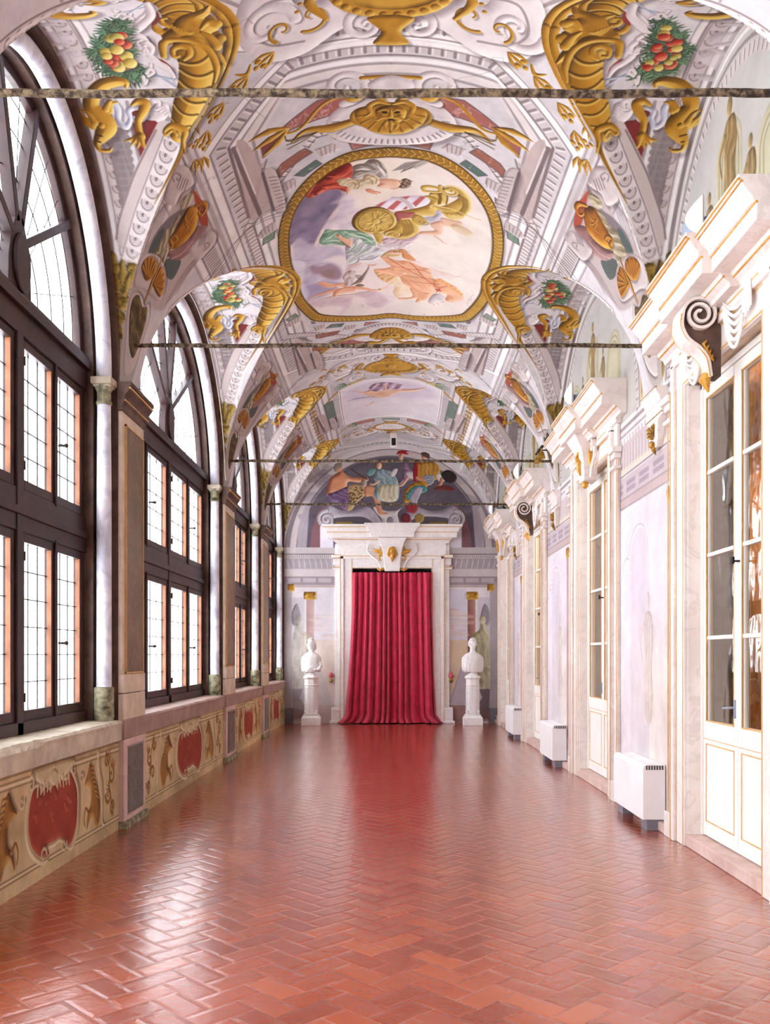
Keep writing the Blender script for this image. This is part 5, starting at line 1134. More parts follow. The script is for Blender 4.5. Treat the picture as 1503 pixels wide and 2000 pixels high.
# ------------------------------------------------------------------ windows
XF0, XF1 = -2.83, -2.77
def arch_y(c, hw, H, a): return c - hw * math.cos(a), ZS + H * math.sin(a)
def window(n, k):
    c, h0 = BAYS[k]; h = h0 - .12; H = AH - .12
    w = struct(empty('window_%d' % n, (0, 0, 0))); tag(w, 'arched timber window with leaded panes')
    fr = MB(); t = .07
    fr.box(XF0, XF1, c - h, c - h + t, SILL, ZS); fr.box(XF0, XF1, c + h - t, c + h, SILL, ZS)
    fr.box(XF0 - .02, XF1 + .03, c - h, c + h, SILL, SILL + .10)
    fr.box(XF0, XF1 + .02, c - h, c + h, 2.52, 2.84); fr.box(XF0, XF1 + .045, c - h, c + h, 2.64, 2.70)
    fr.box(XF0, XF1 + .03, c - h, c + h, 3.98, 4.30); fr.box(XF0, XF1 + .07, c - h, c + h, 4.16, 4.24); fr.box(XF0, XF1 + .05, c - h, c + h, 4.24, 4.27)
    fr.box(XF0 - .01, XF1 + .03, c - .055, c + .055, SILL, 4.0)
    sec = []
    for i in range(49):
        a = PI * i / 48; cs, sn = -math.cos(a), math.sin(a)
        pt = lambda x, o: (x, c + (h - o) * cs, ZS + (H - o) * sn)
        sec.append([pt(XF0, 0), pt(XF1, 0), pt(XF1, .08), pt(XF0, .08)])
    fr.loft(sec)
    fr.build('frame', 'window_wood', w, bevel=.006)
    # casements
    wc = (h - t - .06) / 2
    for row, (z0, z1, nr) in enumerate(((SILL + .10, 2.52, 6), (2.84, 3.98, 5))):
        for j in range(4):
            y0 = c - h + t + j * wc if j < 2 else c + .06 + (j - 2) * wc; y1 = y0 + wc
            g = .004; st = .055
            m = MB()
            m.box(XF0 + .004, XF1 + .01, y0 + g, y0 + st, z0 + g, z1 - g); m.box(XF0 + .004, XF1 + .01, y1 - st, y1 - g, z0 + g, z1 - g)
            m.box(XF0 + .004, XF1 + .01, y0 + st, y1 - st, z0 + g, z0 + .08); m.box(XF0 + .004, XF1 + .01, y0 + st, y1 - st, z1 - .07, z1 - g)
            s = m.build('sash', 'window_wood', w, bevel=.004)
            MB().box(XF0 + .018, XF0 + .024, y0 + st, y1 - st, z0 + .07, z1 - .06).build('glass_pane', 'window_glass', s)
            ld = MB()
            # inner reveals of the stiles, daylight on them put in as paler wood
            rv = MB().box(XF0 + .026, XF1 + .004, y1 - st - .006, y1 - st + .001, z0 + .08, z1 - .07).box(XF0 + .026, XF1 + .004, y0 + st - .001, y0 + st + .006, z0 + .08, z1 - .07)
            rv.build('lit_reveal', 'lit_sash_wood', s)
            for q in range(1, nr):
                z = z0 + .08 + (z1 - z0 - .15) * q / nr; ld.box(XF0 + .014, XF0 + .028, y0 + st, y1 - st, z - .004, z + .004)
            nc = 3
            for q in range(1, nc):
                y = y0 + st + (wc - 2 * st) * q / nc; ld.box(XF0 + .016, XF0 + .026, y - .0022, y + .0022, z0 + .08, z1 - .07)
            ld.build('lead_cames', 'iron', s)
            for zz in (z0 + .18, z1 - .18):
                yh = y0 + .012 if j % 2 == 0 else y1 - .012
                MB().lathe([(.007, -.035), (.007, .035)], (XF1 + .03, yh, zz), 8).build('hinge', 'iron', s)
        # vertical lock bar with knob on each pair
        for e in (-1, 1):
            yb = c + e * (.06 + wc)
            b = MB().box(XF1 + .008, XF1 + .03, yb - .02, yb + .02, z0 - .02, z1 + .02).build('lock_bar', 'window_wood', w, bevel=.006)
            zz = z0 + (z1 - z0) * .42
            MB().tube([(XF1 + .04, yb, zz), (XF1 + .10, yb, zz)], [.010, .010], 10).ball((XF1 + .105, yb, zz), .018, 8).tube([(XF1 + .075, yb - .045, zz), (XF1 + .075, yb + .03, zz)], .007, 8).build('knob', 'iron', b, True)
    # fanlight: boss, radiating bars, glass
    zb = 4.30
    prof = [(0, .62), (.06, .56), (.13, .42), (.19, .22), (.20, 0), (-.20, 0), (-.19, .22), (-.13, .42), (-.06, .56)]
    MB().prism([(c + a * (1.0 if k != 2 else 1.15), zb - .02 + b) for a, b in prof], 'x', XF0, XF1 + .03).build('boss_board', 'window_wood', w, bevel=.01)
    MB().prism([(c + .14 * math.cos(2 * PI * i / 24), zb + .20 + .22 * math.sin(2 * PI * i / 24)) for i in range(24)], 'x', XF1 + .02, XF1 + .055).build('boss_oval', 'window_wood', w, bevel=.012)
    for a0 in (33, 74, 106, 147):
        a = math.radians(a0)
        q = 0.0; sy0, sz0 = c + .13 * math.cos(a), zb + .26 + .24 * math.sin(a)
        # ray until the arch
        L = 0.05
        while ((sy0 + L * math.cos(a) - c) / (h - .05)) ** 2 + ((sz0 + L * math.sin(a) - ZS) / (H - .05)) ** 2 < 1: L += .01
        dy, dz = math.cos(a), math.sin(a); wd2 = .034
        P = [(sy0 - dz * wd2, sz0 + dy * wd2), (sy0 + dz * wd2, sz0 - dy * wd2), (sy0 + dy * L + dz * wd2, sz0 + dz * L - dy * wd2), (sy0 + dy * L - dz * wd2, sz0 + dz * L + dy * wd2)]
        MB().prism(P, 'x', XF0, XF1 + .03).build('fan_bar', 'window_wood', w, bevel=.006)
    gl = MB(); ys = [c - (h - .05) * math.cos(PI * i / 40) for i in range(41)]
    gl.strip(ys, [zb - .02] * 41, [max(zb - .015, ZS + (H - .05) * math.sin(PI * i / 40)) for i in range(41)], XF0 + .018, XF0 + .024).build('fan_glass', 'window_glass', w)
    ld = MB()
    for rr in (.35, .55, .75, .9):
        pts = [(XF0 + .022, c - (h - .04) * rr * math.cos(PI * i / 40), zb + (H - .24) * rr * math.sin(PI * i / 40)) for i in range(41)]
        ld.tube(pts, .005, 6, up=(1, 0, 0))
    for a0 in (18, 48, 60, 84, 96, 120, 132, 162):
        a = math.radians(a0); ld.tube([(XF0 + .022, c + .2 * math.cos(a), zb + .2 * math.sin(a)), (XF0 + .022, c + (h - .06) * .97 * math.cos(a), zb + (H - .26) * .97 * math.sin(a))], .0035, 6)
    ld.build('fan_lead', 'iron', w)
for n, k in enumerate((1, 2, 3, 4)): window(n + 1, k)
# ------------------------------------------------------------------ right wall
def WR(px, py=None):
    P = np.atleast_2d(np.asarray(px, float)); Y = FPX * W2 / (P[:, 0] - VPX); return np.stack([Y, EYE + (VPY - P[:, 1]) * Y / FPX], 1)
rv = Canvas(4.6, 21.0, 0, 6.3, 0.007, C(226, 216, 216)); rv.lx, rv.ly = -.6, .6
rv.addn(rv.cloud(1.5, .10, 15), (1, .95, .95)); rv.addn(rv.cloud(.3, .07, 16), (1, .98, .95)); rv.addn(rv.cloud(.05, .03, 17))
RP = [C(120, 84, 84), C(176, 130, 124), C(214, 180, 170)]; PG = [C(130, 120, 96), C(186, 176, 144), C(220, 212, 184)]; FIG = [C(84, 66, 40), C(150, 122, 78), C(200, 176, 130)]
L2 = lambda z, w, col, al=.8: rv.line([(4.6, z), (21, z)], w, col, al)
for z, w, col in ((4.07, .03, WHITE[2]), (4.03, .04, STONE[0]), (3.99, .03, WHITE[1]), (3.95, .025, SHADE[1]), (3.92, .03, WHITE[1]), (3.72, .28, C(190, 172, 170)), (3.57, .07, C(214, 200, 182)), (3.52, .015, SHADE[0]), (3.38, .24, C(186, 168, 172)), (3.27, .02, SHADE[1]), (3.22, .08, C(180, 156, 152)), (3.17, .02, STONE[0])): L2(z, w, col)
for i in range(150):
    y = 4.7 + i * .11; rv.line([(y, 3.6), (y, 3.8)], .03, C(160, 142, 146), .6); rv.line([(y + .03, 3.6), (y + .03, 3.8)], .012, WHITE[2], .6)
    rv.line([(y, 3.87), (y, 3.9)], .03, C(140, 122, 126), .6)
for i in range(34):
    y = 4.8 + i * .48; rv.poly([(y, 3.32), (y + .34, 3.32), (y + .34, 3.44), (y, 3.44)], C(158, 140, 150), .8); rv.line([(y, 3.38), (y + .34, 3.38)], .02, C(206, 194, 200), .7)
def fake_column(y, w=.13, z1=3.12):
    P = [(y - w / 2, .25), (y + w / 2, .25), (y + w / 2, z1 - .15), (y - w / 2, z1 - .15)]
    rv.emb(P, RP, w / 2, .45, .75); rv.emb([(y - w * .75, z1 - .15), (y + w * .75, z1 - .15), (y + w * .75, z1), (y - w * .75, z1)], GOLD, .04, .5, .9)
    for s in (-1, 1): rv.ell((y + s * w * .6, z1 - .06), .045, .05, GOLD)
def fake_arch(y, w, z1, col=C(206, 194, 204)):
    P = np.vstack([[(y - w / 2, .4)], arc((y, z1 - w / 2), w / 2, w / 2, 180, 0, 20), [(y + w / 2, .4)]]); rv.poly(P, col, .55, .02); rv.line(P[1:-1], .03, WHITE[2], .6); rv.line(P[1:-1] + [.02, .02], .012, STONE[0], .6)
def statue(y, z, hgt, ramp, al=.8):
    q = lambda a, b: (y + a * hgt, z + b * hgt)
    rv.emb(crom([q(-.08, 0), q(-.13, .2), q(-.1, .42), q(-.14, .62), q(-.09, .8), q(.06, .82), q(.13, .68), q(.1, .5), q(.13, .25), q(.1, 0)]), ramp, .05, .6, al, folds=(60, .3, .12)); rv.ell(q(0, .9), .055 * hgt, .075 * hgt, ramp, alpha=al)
    rv.tube(crom([q(.1, .72), q(.2, .6), q(.16, .45)], False), [.06 * hgt, .05 * hgt, .03 * hgt], ramp, .6, al)
for (a, b) in ((5.03, 5.6), (7.75, 9.5), (12.4, 13.9), (16.9, 18.0)):
    m = (a + b) / 2
    rv.poly([(a + .1, 2.0), (b, 2.0), (b, 3.12), (a + .1, 3.12)], C(218, 208, 222), .5, .2); rv.poly([(a + .1, .5), (b, .5), (b, 1.6), (a + .1, 1.6)], C(236, 222, 208), .5, .2)
    if b - a > 1: fake_arch(m + .35, .7, 2.9); fake_arch(m + .8, .3, 2.6, C(226, 216, 226)); statue(m + .05, .95, 1.3, [C(160, 140, 130), C(216, 200, 188), C(238, 226, 218)], .6); fake_column(a + .22)
    rv.poly([(a, .1), (b, .1), (b, .42), (a, .42)], C(214, 196, 190), .5, .05)
    for _ in range(9): y0 = rng.uniform(a, b); rv.poly(crom(np.array([y0, rng.uniform(.4, 3)]) + rng.normal(0, .14, (7, 2)) * [1, 1.6]), C(198, 180, 182), .22, .12)
# lunettes above the entablature
for k in (1, 2, 3, 4):
    c, R, H = CELL[k]; f = R / 1.62
    P = np.vstack([arc((c, ZS), R, H, 180, 0, 30)]); rv.poly(P, C(170, 168, 160), .75, .02); rv.poly([(c - R, 4.1), (c + R, 4.1), (c + R, 4.6), (c - R, 4.6)], C(196, 190, 180), .5, .2)
    for o in (.05, .12): rv.line(arc((c, ZS), R - o, H - o, 180, 0, 40), .03, STONE[2] if o < .1 else STONE[0], .8)
    rv.line(arc((c, ZS), R - .2, H - .2, 180, 0, 40), .09, STONE[1], .8); dentils(rv, arc((c, ZS), R - .2, H - .2, 180, 0, 40), 60, .02, .06)
    for x in (-.75, 0, .75):
        w = .52 * f; zt = 5.25 if x else 5.55; xx = c + x * f
        A = np.vstack([[(xx - w / 2, 4.15)], arc((xx, zt - w / 2), w / 2, w / 2, 180, 0, 16), [(xx + w / 2, 4.15)]]); rv.emb(A, PG, .04, .35, .8)
        for o in (.07, .13): rv.line(np.vstack([[(xx - w / 2 + o, 4.15)], arc((xx, zt - w / 2), w / 2 - o, w / 2 - o, 180, 0, 12), [(xx + w / 2 - o, 4.15)]]), .02, PG[0], .6)
    statue(c - .02, 4.75, 1.0, FIG, .95)
    for x in (-.4, .4): statue(c + x * f, 4.5, .75, FIG, .9); 
    for s in (-1, 1): statue(c + s * (R + .02), 4.15, .8, [GOLD[0], C(168, 132, 72), C(214, 188, 126)], .95)
rv.lx = -.6
ys = [1.0]
while ys[-1] < 20.9: ys.append(ys[-1] + (max(.007, .75 * ys[-1] ** 2 / 4350) if ys[-1] > 5.2 else .06))
ys[-1] = 20.9
DOORS = {1: (6.68, .78, 5.5, 7.86), 2: (10.93, .83, 9.5, 12.3), 3: (15.4, .78, 14.05, 16.7), 4: (19.2, .75, 18.0, 20.4)}
DT = 3.86
dh = [(lambda m, c=c, h=h: abs(m.y - c) < h + .02 and m.z < DT) for c, h, a, b in DOORS.values()]
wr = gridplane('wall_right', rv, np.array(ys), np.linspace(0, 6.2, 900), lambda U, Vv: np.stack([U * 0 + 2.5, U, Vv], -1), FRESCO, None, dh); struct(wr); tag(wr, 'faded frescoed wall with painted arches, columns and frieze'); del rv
bk = MB(); y = -3.6
for c, h, a, b in DOORS.values(): bk.box(2.52, 2.85, y, c - h - .03, 0, 6.9); bk.box(2.52, 2.85, c - h - .03, c + h + .03, DT + .02, 6.9); y = c + h + .03
bk.box(2.52, 2.85, y, 21.3, 0, 6.9); bk.box(2.50, 2.52, -3.6, 1.05, 0, 6.9)
bk.build('wall_core', 'stone_beige', wr)
nb = struct(MB().box(-3.0, 2.9, -3.9, -3.6, 0, 6.9).build('wall_near', 'pale_trim'))
b = MB()
prev = 1.0
for c, h, a, b2 in DOORS.values(): b.box(2.43, 2.5, prev, a, 0, .085); prev = b2
b.box(2.43, 2.5, prev, 20.9, 0, .085); struct(b.build('baseboard_right', 'stone_pink', bevel=.01))
# ------------------------------------------------------------------ doors
def cornice_profile(x, p0=0.0, s=1.0):
    P = [(0, 4.17), (.07, 4.17), (.08, 4.20), (.12, 4.23), (.14, 4.26), (.27, 4.26), (.27, 4.37), (.29, 4.375), (.30, 4.41), (.345, 4.46), (.36, 4.49), (.38, 4.495), (.38, 4.54), (0, 4.54)]
    e = .004 if p0 else 0
    return [(x - (p * s + (p0 if p > 0 else 0)), z - e if z < 4.3 else z + e) for p, z in P]
def scroll_tube(m, c, r, turns, x0, x1, a0=0, sgn=1, w=.02, n=40):
    """a volute band in the y-z plane, extruded along x"""
    out = []; 
    for i in range(n + 1):
        t = i / n; a = a0 + sgn * turns * 2 * PI * t; rr = r * (1 - .85 * t); ww = w * (1 - .4 * t)
        out.append([(x0, c[0] + rr * math.cos(a), c[1] + rr * math.sin(a)), (x1, c[0] + rr * math.cos(a), c[1] + rr * math.sin(a)), (x1, c[0] + (rr - ww) * math.cos(a), c[1] + (rr - ww) * math.sin(a)), (x0, c[0] + (rr - ww) * math.cos(a), c[1] + (rr - ww) * math.sin(a))])
    return m.loft(out)
def door(n, style):
    c, h, a, b = DOORS[n]; X = 2.5
    d = struct(empty('door_%d' % n, (0, 0, 0))); tag(d, 'glazed white double door in a moulded marble surround')
    # marble surround
    m = MB(); jw = .26; t = .05
    for s in (-1, 1):
        y0, y1 = c + s * h, c + s * (h + jw)
        m.box(X, X - t, y0, y1 - s * .01, 0, DT + jw - .01); m.box(X, X - t - .03, y1 - s * .07, y1, 0, DT + jw - .03); m.box(X + .3, X - .02, y0 - s * .004, y0 + s * .03, 0, DT)
    m.box(X, X - t + .002, c - h - .01, c + h + .01, DT, DT + jw - .01); m.box(X, X - t - .03, c - h - jw, c + h + jw, DT + jw - .06, DT + jw)
    m.build('surround', 'portal_marble', d, bevel=.008)
    m = MB()
    for s in (-1, 1):
        y1 = c + s * (h + jw); m.box(X, X - .04, y1 - s * .02, y1 + s * .14, 0, 4.165)
        m.box(X, X - .09, y1, y1 + s * .19, 3.62, 3.66); m.box(X, X - .11, y1, y1 + s * .21, 3.80, 3.86); m.box(X, X - .08, y1, y1 + s * .18, 3.74, 3.80); m.box(X, X - .08, y1, y1 + s * .19, 0, .22)
    m.build('side_pilaster', 'portal_marble', d, bevel=.008)
    g = MB(); e = .006
    for s in (-1, 1):
        for yy_, xx in ((h + .012, t), (h + jw - .075, t), (h + jw - .004, t + .03), (h + jw + .155, .05)): g.box(X - xx + .002, X - xx - .004, c + s * yy_, c + s * (yy_ + .012), .0, DT + .012)
    for z, xx in ((DT + .008, t), (DT + jw - .075, t), (DT + jw - .008, t + .03)): g.box(X - xx + .002, X - xx - .004, c - h - .02, c + h + .02, z, z + .012)
    g.build('gold_fillet', 'gold_line', d)
    MB().box(X, X - .07, a + .14, b - .14, DT + jw, 4.18).build('frieze', 'portal_marble', d, bevel=.005)
    co = MB().prism(cornice_profile(X), 'y', a - .06, b + .06)
    co.prism(cornice_profile(X, .07), 'y', c - .48, c + .48).build('cornice', 'portal_marble', d, bevel=.005)
    g = MB()
    for (p0, ya, yb) in ((0, a - .06, b + .06), (.07, c - .48, c + .48)):
        for p, z in ((.272, 4.362), (.365, 4.488), (.12, 4.225), (.382, 4.50)): g.box(X - p - p0 + .012, X - p - p0 - .004, ya - .003, yb + .003, z, z + .014)
    g.build('gold_moulding', 'gilding', d)
    if style == 'volute':
        # bracket: a band rolled into a volute at the top that runs down in an S to a leaf
        pts = []
        for i in range(60):
            t_ = i / 59; an = 2.3 * 2 * PI * (1 - t_); rr = .022 + .108 * t_ ** .9; pts.append((.215 + rr * math.cos(an), 4.115 + rr * math.sin(an)))
        tail = [tuple(q) for q in crom([(.345, 4.115), (.348, 4.03), (.30, 3.94), (.21, 3.875), (.15, 3.80), (.13, 3.72), (.12, 3.67)], False, 6)]
        pts += tail[1:]
        secs = []
        for i, (pp, zz) in enumerate(pts):
            j0, j1 = pts[max(i - 1, 0)], pts[min(i + 1, len(pts) - 1)]; tx, tz = j1[0] - j0[0], j1[1] - j0[1]; L_ = math.hypot(tx, tz) + 1e-9; nx_, nz_ = tz / L_ * .011, -tx / L_ * .011
            w = .115 if i < 62 else .115 - .05 * (i - 62) / (len(pts) - 62)
            secs.append([(X - pp - nx_, c - w, zz + nz_), (X - pp - nx_, c + w, zz + nz_), (X - pp + nx_, c + w, zz - nz_), (X - pp + nx_, c - w, zz - nz_)])
        MB().loft(secs).build('bracket_band', 'portal_marble', d, bevel=.003)
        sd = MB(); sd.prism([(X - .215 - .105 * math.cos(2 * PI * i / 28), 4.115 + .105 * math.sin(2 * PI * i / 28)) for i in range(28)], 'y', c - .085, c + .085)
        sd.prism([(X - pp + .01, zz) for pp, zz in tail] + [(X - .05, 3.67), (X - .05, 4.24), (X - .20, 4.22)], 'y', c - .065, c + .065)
        sd.build('bracket_side', 'dark_moulding', d)  # marble sides of the volute, their shade put in as a dark colour
        g = MB()
        for s in (-1, 1):
            e_ = [(X - pp - .012, c + s * (.113 if i < 4 else .113 - .05 * i / len(tail)), zz) for i, (pp, zz) in enumerate(tail)]; g.tube(e_, .005, 6)
        g.build('gilt_edge', 'gilding', d, True)
        lf = MB()
        for s in (-1, 1):
            for q in range(4): lf.tube([(X - .16 + q * .015, c + s * .075, 3.93 - q * .035), (X - .19 + q * .02, c + s * .085, 3.90 - q * .035), (X - .17 + q * .02, c + s * .08, 3.87 - q * .03)], [.006, .014, .005], 6)
        lf.tube([(X - .13, c - .0, 3.70), (X - .15, c, 3.66), (X - .12, c, 3.57)], [.035, .045, .008], 10)
        lf.build('gilt_leaf', 'gilding', d, True)
        # hanging drapery swags on the frieze
        sw = MB()
        for s in (-1, 1):
            for q in range(6):
                y0 = c + s * .20; y1 = c + s * (.62 - q * .015); zz = 4.16 - q * .018
                pts = [(X - .085, y0 + (y1 - y0) * u, zz - (.10 + q * .035) * math.sin(u * PI * .8) - .05 * u) for u in [i / 12 for i in range(13)]]
                sw.tube(pts, [.006 + .008 * math.sin(PI * i / 12) for i in range(13)], 6)
            for q in range(5): sw.tube([(X - .085, c + s * (.60 + q * .022), 4.14), (X - .095, c + s * (.59 + q * .03), 4.0), (X - .085, c + s * (.62 + q * .02), 3.90 + q * .012)], [.006, .014, .006], 6)
        sw.build('swag', 'white_marble', d, True)
    else:
        mm = MB(); sec = []
        for (z, w, p) in ((4.26, .24, .30), (4.20, .23, .27), (4.10, .20, .21), (3.95, .165, .18), (3.72, .13, .16)): sec.append([(X, c - w, z), (X - p, c - w, z), (X - p, c + w, z), (X, c + w, z)])
        mm.loft(sec).build('keystone', 'portal_marble', d, bevel=.008)
        g = MB()
        g.tube([(X - .205, c - .02, 4.08), (X - .21, c + .05, 4.02), (X - .2, c - .03, 3.95), (X - .19, c + .02, 3.86), (X - .18, c, 3.8)], [.015, .03, .035, .025, .01], 8)
        for s in (-1, 1):
            g.tube([(X - .11, c + s * .24, 4.1), (X - .12, c + s * .30, 4.02), (X - .115, c + s * .25, 3.93), (X - .11, c + s * .28, 3.85)], [.012, .03, .025, .008], 8)
        g.ball((X - .12, c, 3.69), .04, 10, (1, 1, 1.3)).build('gilt_leaf', 'gilding', d, True)
        sc = MB()
        for s in (-1, 1):
            scroll_tube(sc, (c + s * .36, 4.08), .085, 1.6, X - .06, X - .13, a0=PI * .5, sgn=-s, w=.03)
            sc.tube([(X - .095, c + s * .44, 4.06), (X - .095, c + s * .40, 3.95), (X - .095, c + s * .28, 3.86), (X - .095, c + s * .22, 3.74)], [.025, .022, .022, .02], 8)
        sc.build('side_scroll', 'portal_marble', d, bevel=.004)
    # leaves
    XL0, XL1 = 2.60, 2.655; z0 = .10
    MB().box(2.462, 2.9, c - h - .02, c + h + .02, 0, z0).build('threshold', 'stone_pink', d, bevel=.01)
    fm = MB()
    for s in (-1, 1): fm.box(XL0 - .01, XL1 + .03, c + s * (h - .04), c + s * h, z0, DT)
    fm.box(XL0 - .01, XL1 + .03, c - h, c + h, DT - .05, DT).build('door_frame', 'door_paint', d, bevel=.005)
    for s in (-1, 1):
        ya, yb = sorted((c + s * .004, c + s * (h - .042))); st = .075
        m = MB()
        m.box(XL0, XL1, ya, ya + st, z0 + .01, DT - .055); m.box(XL0, XL1, yb - st, yb, z0 + .01, DT - .055)
        for za, zb in ((z0 + .01, z0 + .14), (.86, 1.06), (DT - .15, DT - .055)): m.box(XL0, XL1, ya + st, yb - st, za, zb)
        lf = m.build('leaf', 'door_paint', d, bevel=.006)
        mt = MB()
        for z in (1.74, 2.42, 3.10): mt.box(XL0 + .006, XL1 - .006, ya + st - .01, yb - st + .01, z - .016, z + .016)
        mt.build('glazing_bar', 'door_paint', lf, bevel=.005)
        MB().box(XL0 + .012, XL1 - .012, ya + st - .01, yb - st + .01, z0 + .13, .87).build('panel', 'door_paint', lf)
        MB().box(XL0 + .024, XL0 + .03, ya + st - .008, yb - st + .008, 1.05, DT - .14).build('glass_pane', 'door_glass', lf)
        g = MB(); x0_, x1_ = XL0 - .003, XL0 + .01
        for (A, B, zA, zB) in ((ya + st - .012, yb - st + .012, z0 + .128, .872), (ya + st - .010, yb - st + .010, 1.052, DT - .142)):
            w_ = .010; g.box(x0_, x1_, A, A + w_, zA, zB); g.box(x0_, x1_, B - w_, B, zA, zB); g.box(x0_, x1_, A, B, zA, zA + w_); g.box(x0_, x1_, A, B, zB - w_, zB)
        g.box(x0_, x1_, ya + .01, yb - .01, .905, .911).build('gold_beading', 'gold_line', lf)
        if s > 0:
            MB().box(XL0 - .01, XL0, ya + .03, ya + .055, 1.12, 1.26).tube([(XL0 - .005, ya + .043, 1.20), (XL0 - .05, ya + .043, 1.20), (XL0 - .055, ya + .15, 1.19)], .009, 8).build('door_handle', 'steel_grey', lf, True)
        else:
            MB().tube([(XL0, yb - .03, 2.3), (XL0 - .05, yb - .03, 2.3)], .008, 8).box(XL0 - .06, XL0 - .045, yb - .05, yb - .01, 2.28, 2.33).build('window_catch', 'iron', lf)
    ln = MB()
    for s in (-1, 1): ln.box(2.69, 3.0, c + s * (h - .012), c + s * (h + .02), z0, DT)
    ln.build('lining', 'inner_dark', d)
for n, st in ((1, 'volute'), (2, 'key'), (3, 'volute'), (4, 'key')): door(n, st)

rb = MB().box(6.0, 6.1, 3.0, 30, 0, 4.6).box(2.86, 6.1, 2.9, 3.0, 0, 4.6).box(2.86, 6.1, 30, 30.1, 0, 4.6).box(2.86, 6.1, 2.9, 30.1, 4.6, 4.7).box(2.86, 2.9, 21.3, 30, 0, 4.6).box(2.86, 6.1, 2.9, 30.1, -.14, -.0)
rb = rb.build('room_beyond', 'inner_room', wr)
# ------------------------------------------------------------------ end wall
YF = YEND
def WF(ox, oy, s, pts, closed=True, smooth=True):
    P = np.asarray(pts, float) / s + np.array([ox, oy])
    if smooth and len(P) > 2: P = crom(P, closed, 5)
    return np.stack([(P[:, 0] - VPX) * YF / FPX, EYE + (VPY - P[:, 1]) * YF / FPX], 1)
A3 = lambda pts, **k: WF(500, 650, 3.006, pts, **k)
A4 = lambda pts, **k: WF(530, 1000, 3.198, pts, **k)
fw = Canvas(-2.55, 2.55, 0, 6.6, .006, C(226, 218, 218)); fw.lx, fw.ly = -.6, .6
fw.addn(fw.cloud(1.2, .06, 25)); fw.addn(fw.cloud(.1, .03, 26))
# lunette: night-violet sky inside a painted arch
fw.poly(np.vstack([arc((0, ZS - .15), 2.5, 2.42, 0, 180, 40), [(-2.5, 3.6), (2.5, 3.6)]]), C(150, 138, 146), 1)
fw.poly(np.vstack([arc((0, ZS - .1), 2.14, 2.24, 0, 180, 40), [(-2.1, 3.8), (2.1, 3.8)]]), C(94, 86, 96), 1)
fw.line(arc((0, ZS - .1), 2.3, 2.34, 0, 180, 50), .14, C(204, 192, 190), 1); fw.line(arc((0, ZS - .1), 2.2, 2.26, 0, 180, 50), .03, C(120, 108, 112), 1); fw.line(arc((0, ZS - .1), 2.4, 2.42, 0, 180, 50), .02, C(130, 116, 116), 1)
for i in range(40): x = rng.uniform(-1.9, 1.9); fw.ell((x, rng.uniform(4.6, 6.0)), .35, .12, [C(70, 62, 74), C(104, 94, 106), C(140, 128, 138)], rot=rng.uniform(-.6, .6), alpha=.25)
# side bays of the lower lunette: red-violet piers and pale sky
for s in (-1, 1):
    S = np.array([s, 1]); q = lambda pts: np.array(pts) * S
    fw.poly(q([(1.35, 4.1), (1.7, 4.1), (1.68, 4.75), (1.5, 4.95), (1.35, 4.9)]), C(226, 220, 232), 1, .03)
    fw.poly(q([(1.66, 4.1), (1.9, 4.1), (1.86, 4.5), (1.72, 4.95), (1.5, 5.15), (1.55, 4.95), (1.66, 4.6)]), C(132, 92, 98), 1, .02)
    fw.poly(q([(1.98, 4.1), (2.2, 4.1), (2.18, 4.6), (2.02, 5.1), (1.9, 5.2)]), C(176, 164, 172), .9, .03)
# broken pediment with volutes and green-gold plinths
for s in (-1, 1):
    S = np.array([s, 1]); q = lambda pts: crom(np.array(pts) * S, True, 5)
    fw.emb(q([(1.55, 4.72), (1.62, 4.95), (1.45, 5.1), (1.2, 5.0), (.9, 4.98), (.5, 5.06), (.15, 4.6), (.1, 4.3), (.25, 4.25), (.35, 4.6), (.6, 4.82), (1.0, 4.84), (1.35, 4.8)]), [C(110, 100, 112), C(176, 166, 176), C(222, 214, 220)], .1, .6)
    scroll(fw, np.array([s * 1.52, 4.78]), .2, 90, 1.8, -s, .09, [C(110, 100, 112), C(190, 180, 186), C(232, 226, 228)])
    fw.emb(np.array([(1.33, 4.28), (.36, 4.28), (.36, 4.66), (1.3, 4.7)]) * S, [C(84, 88, 82), C(128, 134, 122), C(168, 172, 154)], .05, .4)
    fw.poly(np.array([(1.3, 4.62), (.9, 4.62), (.9, 4.72), (1.3, 4.72)]) * S, C(150, 124, 62), 1)
    for x in np.linspace(.95, 1.22, 6): fw.tube([(s * x, 4.62), (s * (x + .01), 4.3)], .05, GOLD, .5)
    fw.emb(q([(.75, 4.5), (.55, 4.44), (.3, 4.42), (.28, 4.5), (.5, 4.54)]), GOLD, .03, .4, .7)
fw.emb(A3([(690, 1020), (760, 1045), (830, 1040), (870, 1010), (830, 1060), (840, 1120), (800, 1150), (740, 1130), (735, 1090), (700, 1050)]), WHITE, .08, .6)
fw.emb(A3([(770, 1090), (790, 1080), (805, 1095), (800, 1125), (770, 1120)]), [C(90, 80, 100), C(150, 138, 156), C(200, 190, 200)], .04, .5)
